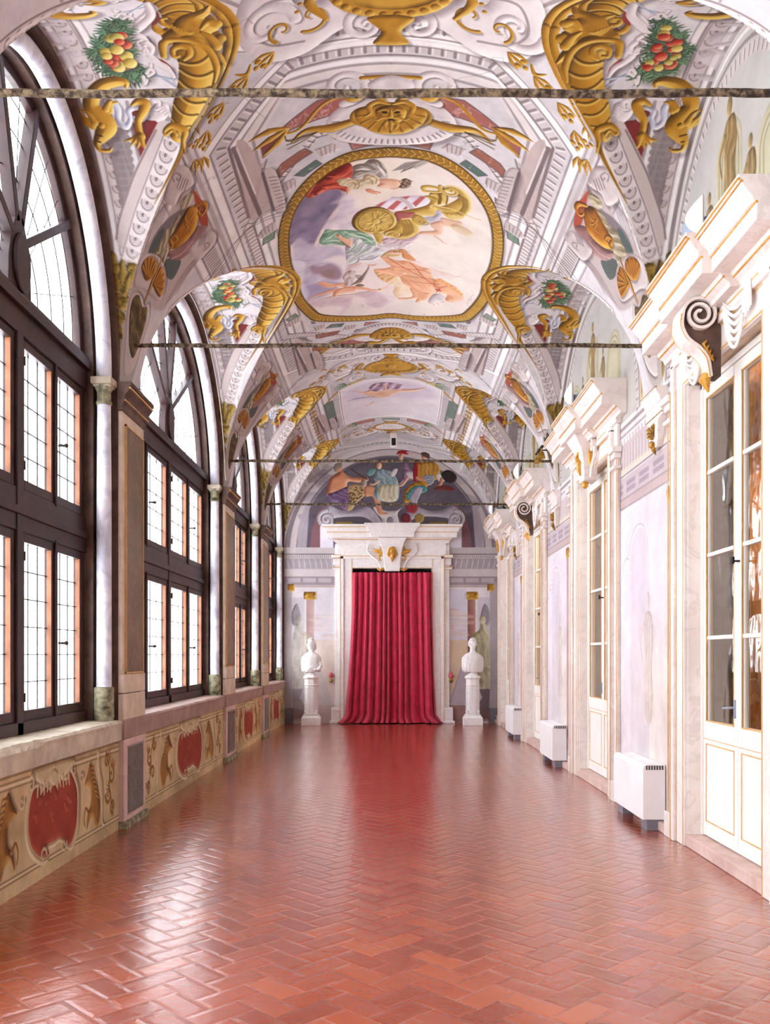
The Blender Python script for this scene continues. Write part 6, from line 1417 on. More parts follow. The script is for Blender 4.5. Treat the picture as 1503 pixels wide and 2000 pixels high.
# seated man seen from behind, violet and spotted drapery
FL2 = [C(120, 62, 40), C(206, 140, 104), C(238, 190, 156)]
fw.emb(A3([(470, 830), (500, 812), (540, 840), (600, 850), (650, 850), (655, 870), (600, 880), (540, 875), (530, 920), (500, 950), (460, 940), (430, 960), (412, 950), (420, 900), (440, 850)]), FL2, .1, .6)
fw.ell(A3([(485, 790)], smooth=False)[0], .085, .11, FL2); fw.emb(A3([(455, 800), (465, 770), (500, 765), (505, 785), (480, 800), (470, 820)]), [C(90, 80, 70), C(150, 138, 120), C(190, 176, 156)], .03)
fw.emb(A3([(420, 950), (470, 930), (540, 900), (600, 890), (600, 940), (560, 1000), (520, 1040), (480, 1000), (440, 990)]), [C(70, 46, 74), C(122, 92, 126), C(170, 142, 172)], .08, .6, folds=(40, .9, 0.14))
fw.emb(A3([(540, 900), (600, 890), (640, 900), (640, 950), (590, 1000), (560, 1040), (530, 1040), (545, 980)]), [C(100, 76, 46), C(182, 150, 106), C(214, 188, 144)], .06)
for _ in range(60): p = A3([(545 + rng.random() * 80, 905 + rng.random() * 110)], smooth=False)[0]; fw.ell(p, .018, .015, [C(40, 26, 20)] * 3, alpha=.8, n=8)
fw.emb(A3([(640, 900), (690, 905), (720, 940), (730, 1000), (745, 1050), (775, 1060), (760, 1068), (720, 1065), (700, 1010), (680, 960), (640, 960)]), FL2, .05, .6)
fw.ell(A3([(632, 882)], smooth=False)[0], .07, .1, [C(96, 60, 50), C(150, 130, 120), C(230, 220, 200)]); fw.tube(A3([(650, 860), (600, 830), (560, 800)], closed=False), .03, [C(40, 26, 24), C(80, 54, 48), C(120, 90, 80)])
# woman in pale blue with dove
fw.emb(A3([(700, 820), (720, 800), (760, 805), (800, 820), (830, 870), (840, 920), (830, 980), (790, 992), (720, 985), (690, 950), (700, 900), (690, 860)]), [C(90, 104, 112), C(150, 172, 176), C(206, 220, 216)], .1, .6, folds=(34, .3, 0.14))
fw.emb(A3([(720, 900), (780, 890), (830, 900), (820, 985), (760, 992), (725, 970)]), [C(150, 140, 110), C(212, 202, 174), C(240, 232, 210)], .08, .6, folds=(44, .1, 0.14))
fw.ell(A3([(722, 780)], smooth=False)[0], .06, .085, FLESH); fw.line(A3([(700, 800), (698, 770), (720, 756), (742, 770), (744, 795)], closed=False), .035, C(110, 78, 54))
fw.tube(A3([(720, 870), (690, 890), (668, 888)], closed=False), [.05, .05, .03], FLESH); fw.emb(A3([(650, 820), (670, 800), (700, 800), (690, 830), (660, 840)]), [C(60, 100, 104), C(110, 152, 152), C(160, 196, 190)], .04)
fw.emb(A3([(790, 830), (810, 800), (830, 800), (820, 830), (800, 845)]), WHITE, .03)
# figure with violet sleeve, and plumed cap
fw.emb(A3([(862, 770), (880, 766), (900, 790), (920, 810), (940, 830), (920, 860), (880, 870), (850, 890), (835, 880), (860, 840)]), [C(90, 60, 80), C(150, 118, 140), C(200, 172, 186)], .07, .6, folds=(40, .6, 0.11))
fw.emb(A3([(880, 820), (910, 815), (940, 820), (930, 850), (895, 850)]), WHITE, .04); fw.tube(A3([(890, 850), (860, 890), (835, 900)], closed=False), [.07, .06, .03], FLESH)
fw.ell(A3([(850, 728)], smooth=False)[0], .055, .08, FLESH); fw.emb(A3([(825, 715), (835, 695), (870, 690), (895, 700), (890, 715), (850, 710)]), [C(90, 10, 16), C(168, 30, 40), C(206, 80, 80)], .03)
fw.emb(A3([(880, 700), (910, 695), (930, 710), (920, 725), (900, 712)]), [C(150, 120, 126), C(206, 180, 184), C(236, 220, 220)], .03)
# armoured figure in gold, blue and red with a leopard-dark beast
fw.ell(A3([(985, 725)], smooth=False)[0], .06, .08, FL2); fw.emb(A3([(965, 712), (985, 700), (1015, 712), (1018, 740), (1000, 735)]), [C(50, 34, 30), C(90, 66, 56), C(130, 100, 84)], .03)
fw.emb(A3([(935, 770), (1000, 755), (1060, 770), (1080, 820), (1060, 860), (1010, 870), (950, 850), (925, 820)]), [C(110, 74, 24), C(190, 140, 60), C(232, 196, 120)], .08, .6, folds=(50, .2, 0.09))
fw.emb(A3([(930, 760), (945, 765), (950, 850), (930, 880), (920, 830)]), [C(90, 10, 16), C(160, 28, 36), C(206, 80, 80)], .03)
fw.emb(A3([(980, 845), (1040, 835), (1040, 880), (1000, 895)]), [C(90, 90, 100), C(160, 164, 176), C(226, 226, 230)], .03, folds=(90, 1.5, 0.14)); fw.emb(A3([(1060, 830), (1105, 835), (1110, 870), (1070, 870)]), WHITE, .03)
fw.tube(A3([(945, 850), (980, 870), (1000, 900)], closed=False), [.09, .08, .04], FL2); fw.tube(A3([(1090, 860), (1080, 890), (1055, 912)], closed=False), [.09, .08, .04], FL2)
fw.emb(A3([(870, 940), (900, 895), (960, 870), (1000, 880), (1000, 910), (940, 960), (910, 990), (870, 995)]), [C(110, 70, 16), C(196, 140, 40), C(240, 200, 110)], .06, .6, folds=(40, 1, 0.11))
fw.emb(A3([(880, 950), (930, 900), (990, 900), (1000, 930), (950, 950), (900, 985)]), [C(40, 86, 92), C(88, 150, 152), C(150, 200, 196)], .05, .6, folds=(50, .7, 0.09))
fw.emb(A3([(905, 960), (940, 910), (975, 915), (950, 980), (940, 1010), (915, 1000)]), [C(110, 96, 110), C(180, 170, 184), C(226, 220, 226)], .05)
fw.emb(A3([(1085, 830), (1120, 805), (1160, 820), (1178, 850), (1160, 880), (1120, 880), (1100, 860)]), [C(20, 16, 16), C(50, 42, 40), C(96, 84, 78)], .05)
fw.emb(A3([(1040, 920), (1090, 895), (1150, 905), (1160, 930), (1100, 925)]), [C(60, 20, 24), C(110, 50, 48), C(150, 90, 84)], .03)
fw.emb(A3([(850, 1080), (870, 1060), (900, 1070), (910, 1110), (880, 1125), (855, 1110)]), [C(60, 20, 30), C(130, 50, 60), C(210, 200, 200)], .05); fw.emb(A3([(930, 1080), (960, 1060), (985, 1080), (975, 1110), (940, 1115)]), [C(110, 80, 30), C(180, 146, 80), C(220, 196, 130)], .04)
fw.emb(A3([(880, 1010), (930, 1000), (950, 1030), (930, 1060), (890, 1050)]), [C(80, 20, 28), C(150, 50, 56), C(200, 110, 100)], .04)
# painted entablature either side of the portal
for s in (-1, 1):
    q = lambda x0, x1, z0, z1: [(s * x0, z0), (s * x1, z0), (s * x1, z1), (s * x0, z1)]
    for z0, z1, col in ((3.98, 4.12, C(206, 196, 196)), (3.94, 3.98, C(150, 138, 140)), (3.86, 3.94, C(216, 208, 206)), (3.62, 3.86, C(172, 162, 166)), (3.44, 3.62, C(206, 196, 196)), (3.24, 3.44, C(150, 136, 142)), (3.18, 3.24, C(186, 168, 168))): fw.poly(q(1.28, 2.5, z0, z1), col, .9)
    for i in range(26): fw.line([(s * (1.33 + i * .045), 3.88), (s * (1.33 + i * .045), 3.92)], .02, C(130, 116, 120), .8)
    for i in range(9): fw.tube(crom([(s * (1.36 + i * .13), 3.64), (s * (1.38 + i * .13), 3.74), (s * (1.40 + i * .13), 3.84)], False), [.03, .05, .03], [C(140, 128, 134), C(190, 180, 184), C(220, 212, 214)], .5)
    for i in range(3): fw.poly(q(1.4 + i * .36, 1.7 + i * .36, 3.3, 3.4), C(190, 178, 182), .9)
    fw.poly(q(2.32, 2.5, 0, 3.3), C(172, 162, 162), .9); fw.emb(q(2.26, 2.42, 3.1, 3.26), GOLD, .05, .5); fw.poly(q(2.28, 2.5, 0, .35), C(120, 118, 124), .9)
    # niche with scroll and column with gilt capital
    fw.emb(q(1.80, 1.98, .9, 2.95), [C(110, 62, 56), C(158, 104, 94), C(196, 150, 138)], .08, .5, .95 if s > 0 else .5); fw.emb(q(1.74, 2.04, 2.9, 3.08), GOLD, .05, .5); 
    for e in (-1, 1): fw.ell((s * 1.89 + e * .11, 3.0), .05, .05, GOLD)
    fw.poly(q(2.04, 2.32, .5, 2.95), C(196, 190, 200), .7, .03); fw.emb(crom(np.array([(2.1, 2.5), (2.2, 2.8), (2.32, 2.6), (2.3, 2.3), (2.14, 2.3)]) * [s, 1]), [C(100, 90, 96), C(150, 142, 148), C(200, 192, 196)], .05, .5)
# right: evening sky, sand ground, pyramid, robed statue; left the same, paler
for s, al in ((1, 1.0), (-1, .45)):
    S = np.array([s, 1]); q = lambda pts: np.array(pts) * S
    fw.poly(q([(1.3, 1.95), (1.78, 1.95), (1.78, 3.15), (1.3, 3.15)]), C(214, 210, 226), .8 * al)
    for i in range(16): fw.ell((s * rng.uniform(1.35, 1.78), rng.uniform(2.0, 2.65)), .2, .05, [C(190, 160, 160), C(224, 200, 190), C(240, 226, 216)], alpha=.4 * al)
    fw.poly(q([(1.3, .4), (1.8, .4), (1.8, 1.95), (1.3, 1.95)]), C(224, 196, 166), .9 * al)
    fw.emb(q([(1.34, .42), (1.66, 1.35), (1.85, 1.4), (1.8, .42)]), [C(140, 126, 138), C(186, 174, 184), C(214, 204, 212)], .03, .4, .9 * al)
    fw.poly(q([(1.3, 0), (1.9, 0), (1.9, .42), (1.3, .42)]), C(150, 104, 96), .8 * al, .02)
    fw.emb(crom(q([(2.05, .9), (2.02, 1.3), (1.94, 1.6), (2.0, 1.9), (1.86, 2.0), (1.98, 2.12), (2.08, 2.2), (2.1, 2.35), (2.2, 2.35), (2.26, 2.2), (2.32, 1.8), (2.32, .85), (2.2, .8)])), [C(132, 122, 92), C(190, 180, 148), C(226, 218, 192)], .1, .6, al, folds=(26, .2, 0.13))
    fw.ell((s * 2.15, 2.42), .075, .1, [C(132, 122, 92), C(196, 186, 156), C(226, 218, 192)], alpha=al)
    fw.poly(q([(2.05, .1), (2.3, .1), (2.32, .8), (2.06, .8), (2.14, .6), (2.02, .4)]), C(112, 92, 98), .9 * al, .02)
    fw.poly(q([(1.95, .05), (2.35, .05), (2.3, .35), (2.0, .3)]), C(128, 96, 90), .7 * al, .05)
OPX0, OPX1, OPZ = -.90, .96, 3.62
wb = gridplane('wall_back', fw, np.linspace(-2.5, 2.5, 620), np.linspace(0, 6.55, 800), lambda U, Vv: np.stack([U, U * 0 + YF, Vv], -1), FRESCO, None, [lambda m: OPX0 < m.x < OPX1 and m.z < OPZ])
struct(wb); tag(wb, 'end wall with a frescoed lunette of four seated figures'); del fw
MB().box(-3, OPX0 - .02, YF + .02, YF + .4, 0, 6.9).box(OPX1 + .02, 3, YF + .02, YF + .4, 0, 6.9).box(-3, 3, YF + .02, YF + .4, OPZ + .02, 6.9).box(-1.3, 1.3, YF + .4, YF + .45, 0, 3.8).build('wall_core', 'inner_dark', wb)
# marble portal
X0 = .03
pt_ = struct(empty('door_5', (X0, YF, 0))); tag(pt_, 'white marble portal with gilded mouldings, closed by a crimson curtain')
hw = .93
m = MB()
for s in (-1, 1):
    m.box(s * hw, s * 1.20, 0, -.10, 0, 3.88); m.box(s * 1.13, s * 1.21, 0, -.13, 0, 3.9); m.box(s * (hw - .004), s * (hw + .03), .3, -.05, 0, OPZ)
m.box(-hw, hw, 0, -.10, OPZ, 3.9); m.box(-1.21, 1.21, 0, -.13, 3.84, 3.9); m.box(-hw, hw, -.0, .3, OPZ, OPZ + .03).build('architrave', 'white_marble', pt_, bevel=.008)
m = MB()
for s in (-1, 1):
    m.box(s * 1.19, s * 1.34, 0, -.06, 0, 4.19); m.box(s * 1.21, s * 1.42, 0, -.12, 3.86, 3.93); m.box(s * 1.21, s * 1.38, 0, -.09, 3.70, 3.86); m.box(s * 1.21, s * 1.40, 0, -.10, 3.60, 3.64); m.box(s * 1.21, s * 1.42, 0, -.12, 0, .38); m.box(s * 1.21, s * 1.40, 0, -.14, .30, .38); m.box(s * 1.16, s * 1.46, 0, -.15, 0, .06)
m.build('side_pilaster', 'white_marble', pt_, bevel=.008)
MB().box(-1.28, 1.26, 0, -.11, 3.9, 4.22).build('frieze', 'white_marble', pt_, bevel=.006)
def yprof(p0): return [(-(p + (p0 if p else 0)), z) for p, z in [(0, 4.20), (.14, 4.20), (.15, 4.25), (.19, 4.28), (.20, 4.32), (.32, 4.32), (.32, 4.44), (.34, 4.45), (.36, 4.50), (.40, 4.55), (.42, 4.56), (.42, 4.61), (0, 4.61)]]
m = MB(); m.prism([(a, b) for a, b in yprof(0)], 'x', -1.50, 1.50)
def mitre(w0, w1, prof, z0):  # cornice whose outline also steps back at both ends
    mm = MB(); secs = []
    return mm
co = MB(); secs = []
for p, z in [(0.02, 4.20), (.12, 4.20), (.14, 4.25), (.18, 4.28), (.20, 4.32), (.30, 4.32), (.30, 4.44), (.33, 4.45), (.35, 4.50), (.40, 4.55), (.42, 4.56), (.42, 4.61)]:
    w = 1.20 + p; secs.append([(-w, 0, z), (-w, -p, z), (w, -p, z), (w, 0, z)])
co.loft(secs)
secs = []
for p, z in [(.06, 4.31), (.34, 4.32), (.36, 4.45), (.39, 4.46), (.41, 4.51), (.46, 4.56), (.48, 4.57), (.48, 4.63)]:
    w = .16 + p; secs.append([(-w, 0, z), (-w, -p, z), (w, -p, z), (w, 0, z)])
co.loft(secs).build('cornice', 'white_marble', pt_, bevel=.005)
g = MB()
for p, z, w in ((.305, 4.43, 1.505), (.405, 4.54, 1.605), (.185, 4.275, 1.385)): g.box(-w, w, -p + .01, -p - .006, z, z + .016)
for z in (3.90,): g.box(-1.285, 1.265, -.10, -.117, z, z + .014)
for s in (-1, 1):
    for x, p in ((hw + .006, .10), (1.125, .10), (1.205, .13)): g.box(s * x, s * (x + .012), -p + .01, -p - .005, .0, 3.9)
    for z in (3.93, 3.64, 3.86): g.box(s * 1.21, s * 1.40, -.08, -.124, z, z + .012)
g.box(-hw, hw, -.09, -.105, OPZ + .004, OPZ + .018); g.build('gold_fillet', 'gold_line', pt_)
secs = []
for z, w, p in ((4.31, .34, .34), (4.25, .30, .30), (4.1, .24, .26), (3.85, .20, .22), (3.55, .175, .18)): secs.append([(-w, 0, z), (-w, -p, z), (w, -p, z), (w, 0, z)])
MB().loft(secs).build('keystone', 'white_marble', pt_, bevel=.01)
sc = MB()
def vol(m, c, r, turns, a0, sgn, y, rad):
    pts = []; n = 36
    for i in range(n + 1):
        t = i / n; a = a0 + sgn * turns * 2 * PI * t; rr = r * (1 - .85 * t); pts.append((c[0] + rr * math.cos(a), y, c[1] + rr * math.sin(a)))
    m.tube(pts, [rad * (1 - .5 * i / n) for i in range(n + 1)], 8, up=(0, 1, 0))
for s in (-1, 1):
    vol(sc, (s * .50, 4.10), .085, 1.5, PI / 2, s * -1, -.15, .015)
    sc.tube([(s * .50, -.15, 4.185), (s * .56, -.15, 4.16), (s * .58, -.15, 4.02), (s * .50, -.15, 3.92), (s * .36, -.15, 3.82), (s * .28, -.15, 3.68), (s * .27, -.15, 3.60)], [.012, .015, .018, .02, .02, .018, .015], 8, up=(0, 1, 0))
sc.build('side_scroll', 'white_marble', pt_, True)
g = MB()
g.ball((0, -.25, 3.98), .075, 10, (.8, .7, 1.25))
g.tube([(0, -.24, 3.92), (0, -.26, 3.86), (0, -.22, 3.76)], [.06, .05, .008], 8)
for s in (-1, 1):
    g.tube([(0, -.27, 4.085), (s * .06, -.26, 4.075), (s * .09, -.24, 4.0), (s * .10, -.24, 3.93), (s * .07, -.24, 3.87)], [.028, .024, .022, .03, .01], 8); g.ball((s * .026, -.305, 4.0), .012, 6); g.ball((s * .04, -.29, 3.95), .02, 6)
    g.tube([(s * .20, -.14, 3.97), (s * .28, -.15, 3.99), (s * .38, -.15, 4.02), (s * .44, -.14, 4.06)], [.02, .045, .04, .015], 8); g.tube([(s * .22, -.14, 3.98), (s * .31, -.14, 3.90), (s * .29, -.14, 3.80), (s * .25, -.14, 3.80)], [.02, .024, .016, .01], 8); g.tube([(s * .30, -.14, 4.0), (s * .27, -.14, 4.1), (s * .30, -.14, 4.13)], [.02, .015, .01], 8)
    g.tube([(s * .18, -.14, 3.60), (s * .28, -.14, 3.575), (s * .36, -.13, 3.61)], [.015, .035, .01], 8)
g.tube([(0, -.30, 4.0), (0, -.325, 3.96)], [.012, .02], 6)
g.build('gilt_mask', 'gilding', pt_, True)
secs = [[(-.13, -.262, 4.2), (-.11, -.262, 4.2), (-.10, -.215, 3.62), (-.12, -.215, 3.62)]]
# ------------------------------------------------------------------ curtain
rod = empty('curtain_rail', (X0, YF + .02, 3.56)); tag(rod, 'dark metal rail carrying the crimson curtain inside the portal', 'curtain rail')
MB().tube([(-.92, 0, 0), (.92, 0, 0)], .012, 8, up=(0, 1, 0)).build('rail', 'iron', rod, True)
for i in range(20): MB().tube([(-.88 + i * .0926, 0, -.0), (-.88 + i * .0926, -.012, -.03), (-.88 + i * .0926, 0, -.05)], .004, 6).build('hook', 'iron', rod)
def curtain():
    r = random.Random(3); nx, nz = 560, 150
    ph = [0.0]
    # folds: hanging tubes of uneven width
    edges = [0.0]
    while edges[-1] < 1: edges.append(edges[-1] + r.uniform(.045, .11))
    edges[-1] = 1.0; am = [r.uniform(.45, 1) for _ in edges]; ctr_ = [r.uniform(.35, .65) for _ in edges]
    def fold(t, zz):
        k = max(i for i in range(len(edges) - 1) if edges[i] <= t + 1e-9); k = min(k, len(edges) - 2)
        u = (t - edges[k]) / (edges[k + 1] - edges[k]); u = u ** (math.log(.5) / math.log(ctr_[k]))
        return math.sin(PI * u) ** .8 * am[k] + (0 if 1 else 0)
    co = []
    for j in range(nz + 1):
        t = j / nz; z = 3.53 * (1 - t) + .012 * t
        spread = 0.0 if t < .12 else ((t - .12) / .88) ** 1.7
        for i in range(nx + 1):
            s = i / nx
            x0 = -.90 + 1.86 * s - X0 * 0; xb = -1.08 + 2.16 * s
            if t > .93: q = (t - .93) / .07; xb += (s - .5) * .34 * q * q
            x = x0 * (1 - spread) + xb * spread
            sw = s + .012 * math.sin(3 * t + 5 * s) * t
            d = fold(min(max(sw, 0), .9999), t); d2 = math.sin(s * 41 + t * 1.2) * .3 + math.sin(s * 23 + 1 - t * 1.5) * .4
            amp = .135 + .05 * t
            if t < .06: amp *= .55 + 7.5 * t
            y = -amp * d - .02 * d2 * (0.4 + t) + .008 * math.sin(z * 23 + s * 9) * t * d
            zz = z
            if t < .02: zz -= .03 * (.5 - .5 * math.cos(s * 2 * PI * 19)) * (1 - t / .02) * .6
            if t > .93:
                q = (t - .93) / .07; y -= .10 * q * q * (.5 + .5 * d) + .03 * q * math.sin(s * 31); zz = z * (1 - .3 * q) + .012 + .02 * q * max(0, math.sin(s * 57 + 1)) * (1 - q) * 2
                zz = max(zz, .006)
            co.append((x, YF - .0 - .10 + y, zz))
    return np.array(co, np.float32), nz + 1, nx + 1
cc_, nr_, nc_ = curtain()
ct = grid_object('curtain', cc_, None, nr_, nc_, 'crimson_damask'); ct.modifiers.new('thickness', 'SOLIDIFY').thickness = .006
tag(ct, 'crimson damask curtain hanging in the far marble portal and pooling on the floor', 'curtain')
# ------------------------------------------------------------------ pedestals and busts
def oct_prof(m, prof, ph=PI / 8): return m.lathe(prof, (0, 0, 0), 8, ph=ph)
def pedestal():
    p = empty('pedestal')
    m = MB(); m.box(-.215, .215, -.19, .19, 0, .17).loft([[(-.215, -.19, .17), (.215, -.19, .17), (.215, .19, .17), (-.215, .19, .17)], [(-.17, -.15, .23), (.17, -.15, .23), (.17, .15, .23), (-.17, .15, .23)]]).box(-.18, .18, -.16, .16, .23, .245).build('base', 'statue_marble', p, bevel=.012)
    oct_prof(MB(), [(.165, .245), (.165, .27), (.155, .29), (.155, .90)]).build('shaft', 'statue_marble', p, bevel=.004)
    fl = MB()
    for k in range(8):
        a = k * PI / 4; cx, cy = .147 * math.cos(a), .147 * math.sin(a); tx, ty = -math.sin(a), math.cos(a)
        for (u0, u1, z0, z1) in ((-.045, -.037, .36, .86), (.037, .045, .36, .86), (-.045, .045, .855, .865)):
            fl.add([(cx + tx * u + math.cos(a) * d, cy + ty * u + math.sin(a) * d, z) for z in (z0, z1) for (u, d) in ((u0, -.01), (u1, -.01), (u1, .007), (u0, .007))], [(0, 1, 2, 3), (7, 6, 5, 4), (0, 4, 5, 1), (1, 5, 6, 2), (2, 6, 7, 3), (3, 7, 4, 0)])
    fl.build('fluting', 'statue_marble', p)
    v = MB()
    for k in range(4):
        a = k * PI / 2 + PI / 4 * 0 - PI / 4; a += PI / 4 * 0
        for sgn in (1,):
            bx, by = .165 * math.cos(a), .165 * math.sin(a)
            pts = []
            for i in range(26):
                t = i / 25; an = PI * .2 + t * 3.2 * PI; rr = .045 * (1 - .8 * t); pts.append((bx + rr * math.cos(an) * math.cos(a), by + rr * math.cos(an) * math.sin(a), .30 + rr * math.sin(an)))
            MB().tube(pts, .016, 8).build('scroll_foot', 'statue_marble', p, True)
    oct_prof(MB(), [(.158, .90), (.172, .905), (.172, .925), (.158, .935), (.158, 1.04), (.165, 1.05), (.19, 1.075), (.19, 1.10), (.13, 1.15)]).build('capital', 'statue_marble', p, bevel=.004)
    return p
P1 = pedestal(); P1.location = (-1.81, 20.28, 0); tag(P1, 'white marble pedestal left of the crimson curtain, carrying the longer-haired bust', 'pedestal', 'marble pedestals beside the curtain')
P2 = copy_tree(P1); P2.location = (1.86, 20.28, 0); tag(P2, 'white marble pedestal right of the crimson curtain, carrying the bust in a pleated mantle', 'pedestal', 'marble pedestals beside the curtain')
def bust(style, name='marble_bust'):
    b = empty(name); rnd = random.Random(style)
    MB().lathe([(.10, 0), (.11, .012), (.10, .025), (.06, .04), (.05, .055), (.06, .07)], (0, 0, 0), 24).build('socle', 'statue_marble', b, True)
    # torso with draped mantle -> neck, one continuous surface
    secs = []; N_ = 72
    k_ = 1.0 if style == 2 else .93
    rows = [(.06, .19 * k_, .105, 0), (.09, .235 * k_, .125, 0), (.16, .25 * k_, .14, 0), (.26, .255 * k_, .145, 0), (.36, .252 * k_, .14, 0), (.43, .24 * k_, .13, 0), (.47, .215 * k_, .115, 0), (.495, .17 * k_, .10, 0), (.515, .12, .09, 0), (.535, .085, .078, 0), (.56, .068, .068, -.008), (.60, .063, .064, -.01), (.65, .062, .064, -.012)]
    for (z, rx, ry, cy) in rows:
        ring = []
        for k in range(N_):
            a = 2 * PI * k / N_; x, y = rx * math.cos(a), ry * math.sin(a); amp = .014 if z < .45 else 0.0
            f = math.sin(a * (17 if style == 2 else 11) + z * (14 if style == 2 else 30) * (1 if x > 0 else -1)) * amp
            if style == 1 and z < .2 and z > .1 and y < 0: f += .010 * math.sin(z * 120)
            sc_ = 1 + f / max(rx, .05)
            ring.append((x * sc_, y * sc_ + cy, z + (.02 * math.cos(a) ** 2 * (1 if .3 < z < .48 else 0)) * -1))
        secs.append(ring)
    MB().loft(secs).build('torso', 'statue_marble', b, True, angle=180)
    dr = MB()
    for q in range(7):
        t = q / 6
        if style == 2: pts = [(-.19 + .02 * q, -.07 - .01 * q, .42 - q * .022), (-.10 + .015 * q, -.135, .35 - q * .026), (.02 + .01 * q, -.15, .31 - q * .02), (.09 + .005 * q, -.135, .37 - q * .03), (.17 + .008 * q, -.09, .44 - q * .04)]
        else: pts = [(.17, -.06, .36 - q * .02), (.13 - q * .01, -.11, .28 - q * .03), (.02 - q * .02, -.14, .20 - q * .02), (-.12, -.12, .17 - q * .014), (-.21, -.06, .16 - q * .012)]
        dr.tube([Vector(p) for p in crom3(pts)], [.006 + .009 * math.sin(PI * i / (len(crom3(pts)) - 1)) for i in range(len(crom3(pts)))], 8)
    if style == 1: dr.tube([(.20, -.03, .30), (.225, -.06, .2), (.19, -.11, .13), (.12, -.14, .12)], [.045, .045, .035, .025], 12).ball((.10, -.15, .125), .03, 8)
    dr.build('mantle_folds', 'statue_marble', b, True, angle=180)
    # head
    hz = .715; yaw = -.25 if style == 1 else .35
    hs = []; NV, NH = 28, 40
    for i in range(NV + 1):
        v = PI * i / NV; ring = []
        for k in range(NH):
            a = 2 * PI * k / NH; x = math.sin(v) * math.cos(a); y = math.sin(v) * math.sin(a); z = -math.cos(v)
            rx, ry, rz = .086, .106, .142
            if z < -.1: w = 1 - .42 * (-z - .1) ** 1.1; x *= w; y *= (w if y > 0 else 1 - .12 * (-z))
            px_, py_, pz_ = x * rx, y * ry, z * rz
            if y < 0:
                g = lambda cx, cz, sx, sz: math.exp(-((px_ - cx) / sx) ** 2 - ((pz_ - cz) / sz) ** 2)
                dd = .026 * g(0, -.022, .011, .022) + .012 * g(0, .008, .009, .02) - .010 * (g(-.03, .012, .016, .012) + g(.03, .012, .016, .012)) + .006 * (g(-.03, .012, .010, .006) + g(.03, .012, .010, .006)) + .006 * g(0, .038, .05, .01) + .008 * g(0, -.056, .02, .007) - .004 * g(0, -.064, .022, .004) + .006 * g(0, -.071, .017, .007) + .010 * g(0, -.098, .02, .014)
                py_ -= dd * min(1, -y * 1.6)
            ring.append((px_, py_, pz_))
        hs.append(ring)
    cy_, sn_ = math.cos(yaw), math.sin(yaw)
    R_ = lambda p: (p[0] * cy_ - p[1] * sn_, p[0] * sn_ + p[1] * cy_ - .012, p[2] + hz)
    MB().loft([[R_(p) for p in ring] for ring in hs]).build('head', 'statue_marble', b, True, angle=180)
    hr = MB()
    for i in range(150 if style == 2 else 110):
        v = rnd.uniform(.0, .60 if style == 2 else .72) * PI; a = rnd.uniform(0, 2 * PI); x = math.sin(v) * math.cos(a); y = math.sin(v) * math.sin(a); z = math.cos(v)
        if y < -.45 and z < .62: continue
        if abs(x) > .6 and z < -.1 and style == 2 and y < .1: continue
        p = Vector((x * .090, y * .110, z * .147)); t = Vector((-y, x, rnd.uniform(-.6, .2))).normalized() * .02
        hr.tube([R_(p - t), R_(p * 1.08), R_(p + t)], [.010, .016, .009], 6)
    if style == 1:
        for s in (-1, 1):
            for q in range(4): hr.tube([R_((s * (.07 + .004 * q), .0 + .02 * q, .03)), R_((s * .088, .01 + .02 * q, -.03)), R_((s * .082, .02 + .02 * q, -.10)), R_((s * .06, .03 + .015 * q, -.13))], [.014, .02, .018, .01], 8)
        hr.ball(R_((0, .11, .0)), .04, 10)
    hr.build('hair', 'statue_marble', b, True, angle=180)
    for s in (-1, 1): MB().ball(R_((s * .086, .005, -.005)), .020, 8, (.5, .9, 1.5)).build('ear', 'statue_marble', b, True)
    return b
def crom3(pts, n=5):
    P = np.array(pts, float); out = []
    for i in range(len(P) - 1):
        p0, p1, p2, p3 = P[max(i - 1, 0)], P[i], P[i + 1], P[min(i + 2, len(P) - 1)]
        for k in range(n):
            t = k / n; out.append(tuple(.5 * ((2 * p1) + (-p0 + p2) * t + (2 * p0 - 5 * p1 + 4 * p2 - p3) * t * t + (-p0 + 3 * p1 - 3 * p2 + p3) * t ** 3)))
    out.append(tuple(P[-1])); return out
b1 = bust(1); b1.location = (-1.81, 20.28, 1.15); tag(b1, 'white marble bust of a long-haired woman with folded arms on the left pedestal', 'bust', 'marble portrait busts')
b2 = bust(2); b2.location = (1.86, 20.28, 1.15); tag(b2, 'white marble bust in a pleated mantle, head turned, on the right pedestal', 'bust', 'marble portrait busts')
for o in (b1, b2): o.scale = (.95, .95, .95)
# ------------------------------------------------------------------ convector heaters
def heater():
    h = empty('convector_heater')
    L, D, z0, z1 = 1.06, .205, .10, .60
    prof = [(0, z0), (-D, z0), (-D, z1 - .035), (-D + .01, z1 - .012), (-D + .035, z1), (0, z1)]
    MB().prism(prof, 'y', -L / 2 + .014, L / 2 - .014).build('casing', 'white_lacquer', h, bevel=.004)
    for s in (-1, 1): MB().prism([(x - .002 if x else 0, z + (.002 if z > .3 else 0)) for x, z in prof], 'y', s * (L / 2 - .014), s * L / 2).build('end_cap', 'white_lacquer', h, bevel=.006)
    g = MB()
    for i in range(7): x = -.175 + i * .023; g.box(x, x + .013, -L / 2 + .10, L / 2 - .10, z1 - .001, z1 + .005)
    g.build('top_grille', 'white_lacquer', h)
    g = MB()
    for i in range(7): x = -.178 + i * .024; g.box(x, x + .014, -L / 2 - .003, -L / 2 + .012, z1 - .045, z1 - .006)
    g.build('end_slots', 'heater_dark', h)
    for s in (-1, 1): MB().box(0, -.165, s * (L / 2 - .015), s * (L / 2 - .20), 0, z0).build('foot', 'heater_grey', h, bevel=.003)
    MB().box(-.02, -.15, -L / 2 + .19, L / 2 - .19, z0 - .02, z0).build('underside', 'heater_dark', h)
    return h
h1 = heater(); HL = ['white convector heater nearest the camera, between the first and second doors', 'white convector heater between the second and third doors, middle of the row', 'white convector heater farthest away, near the end wall']
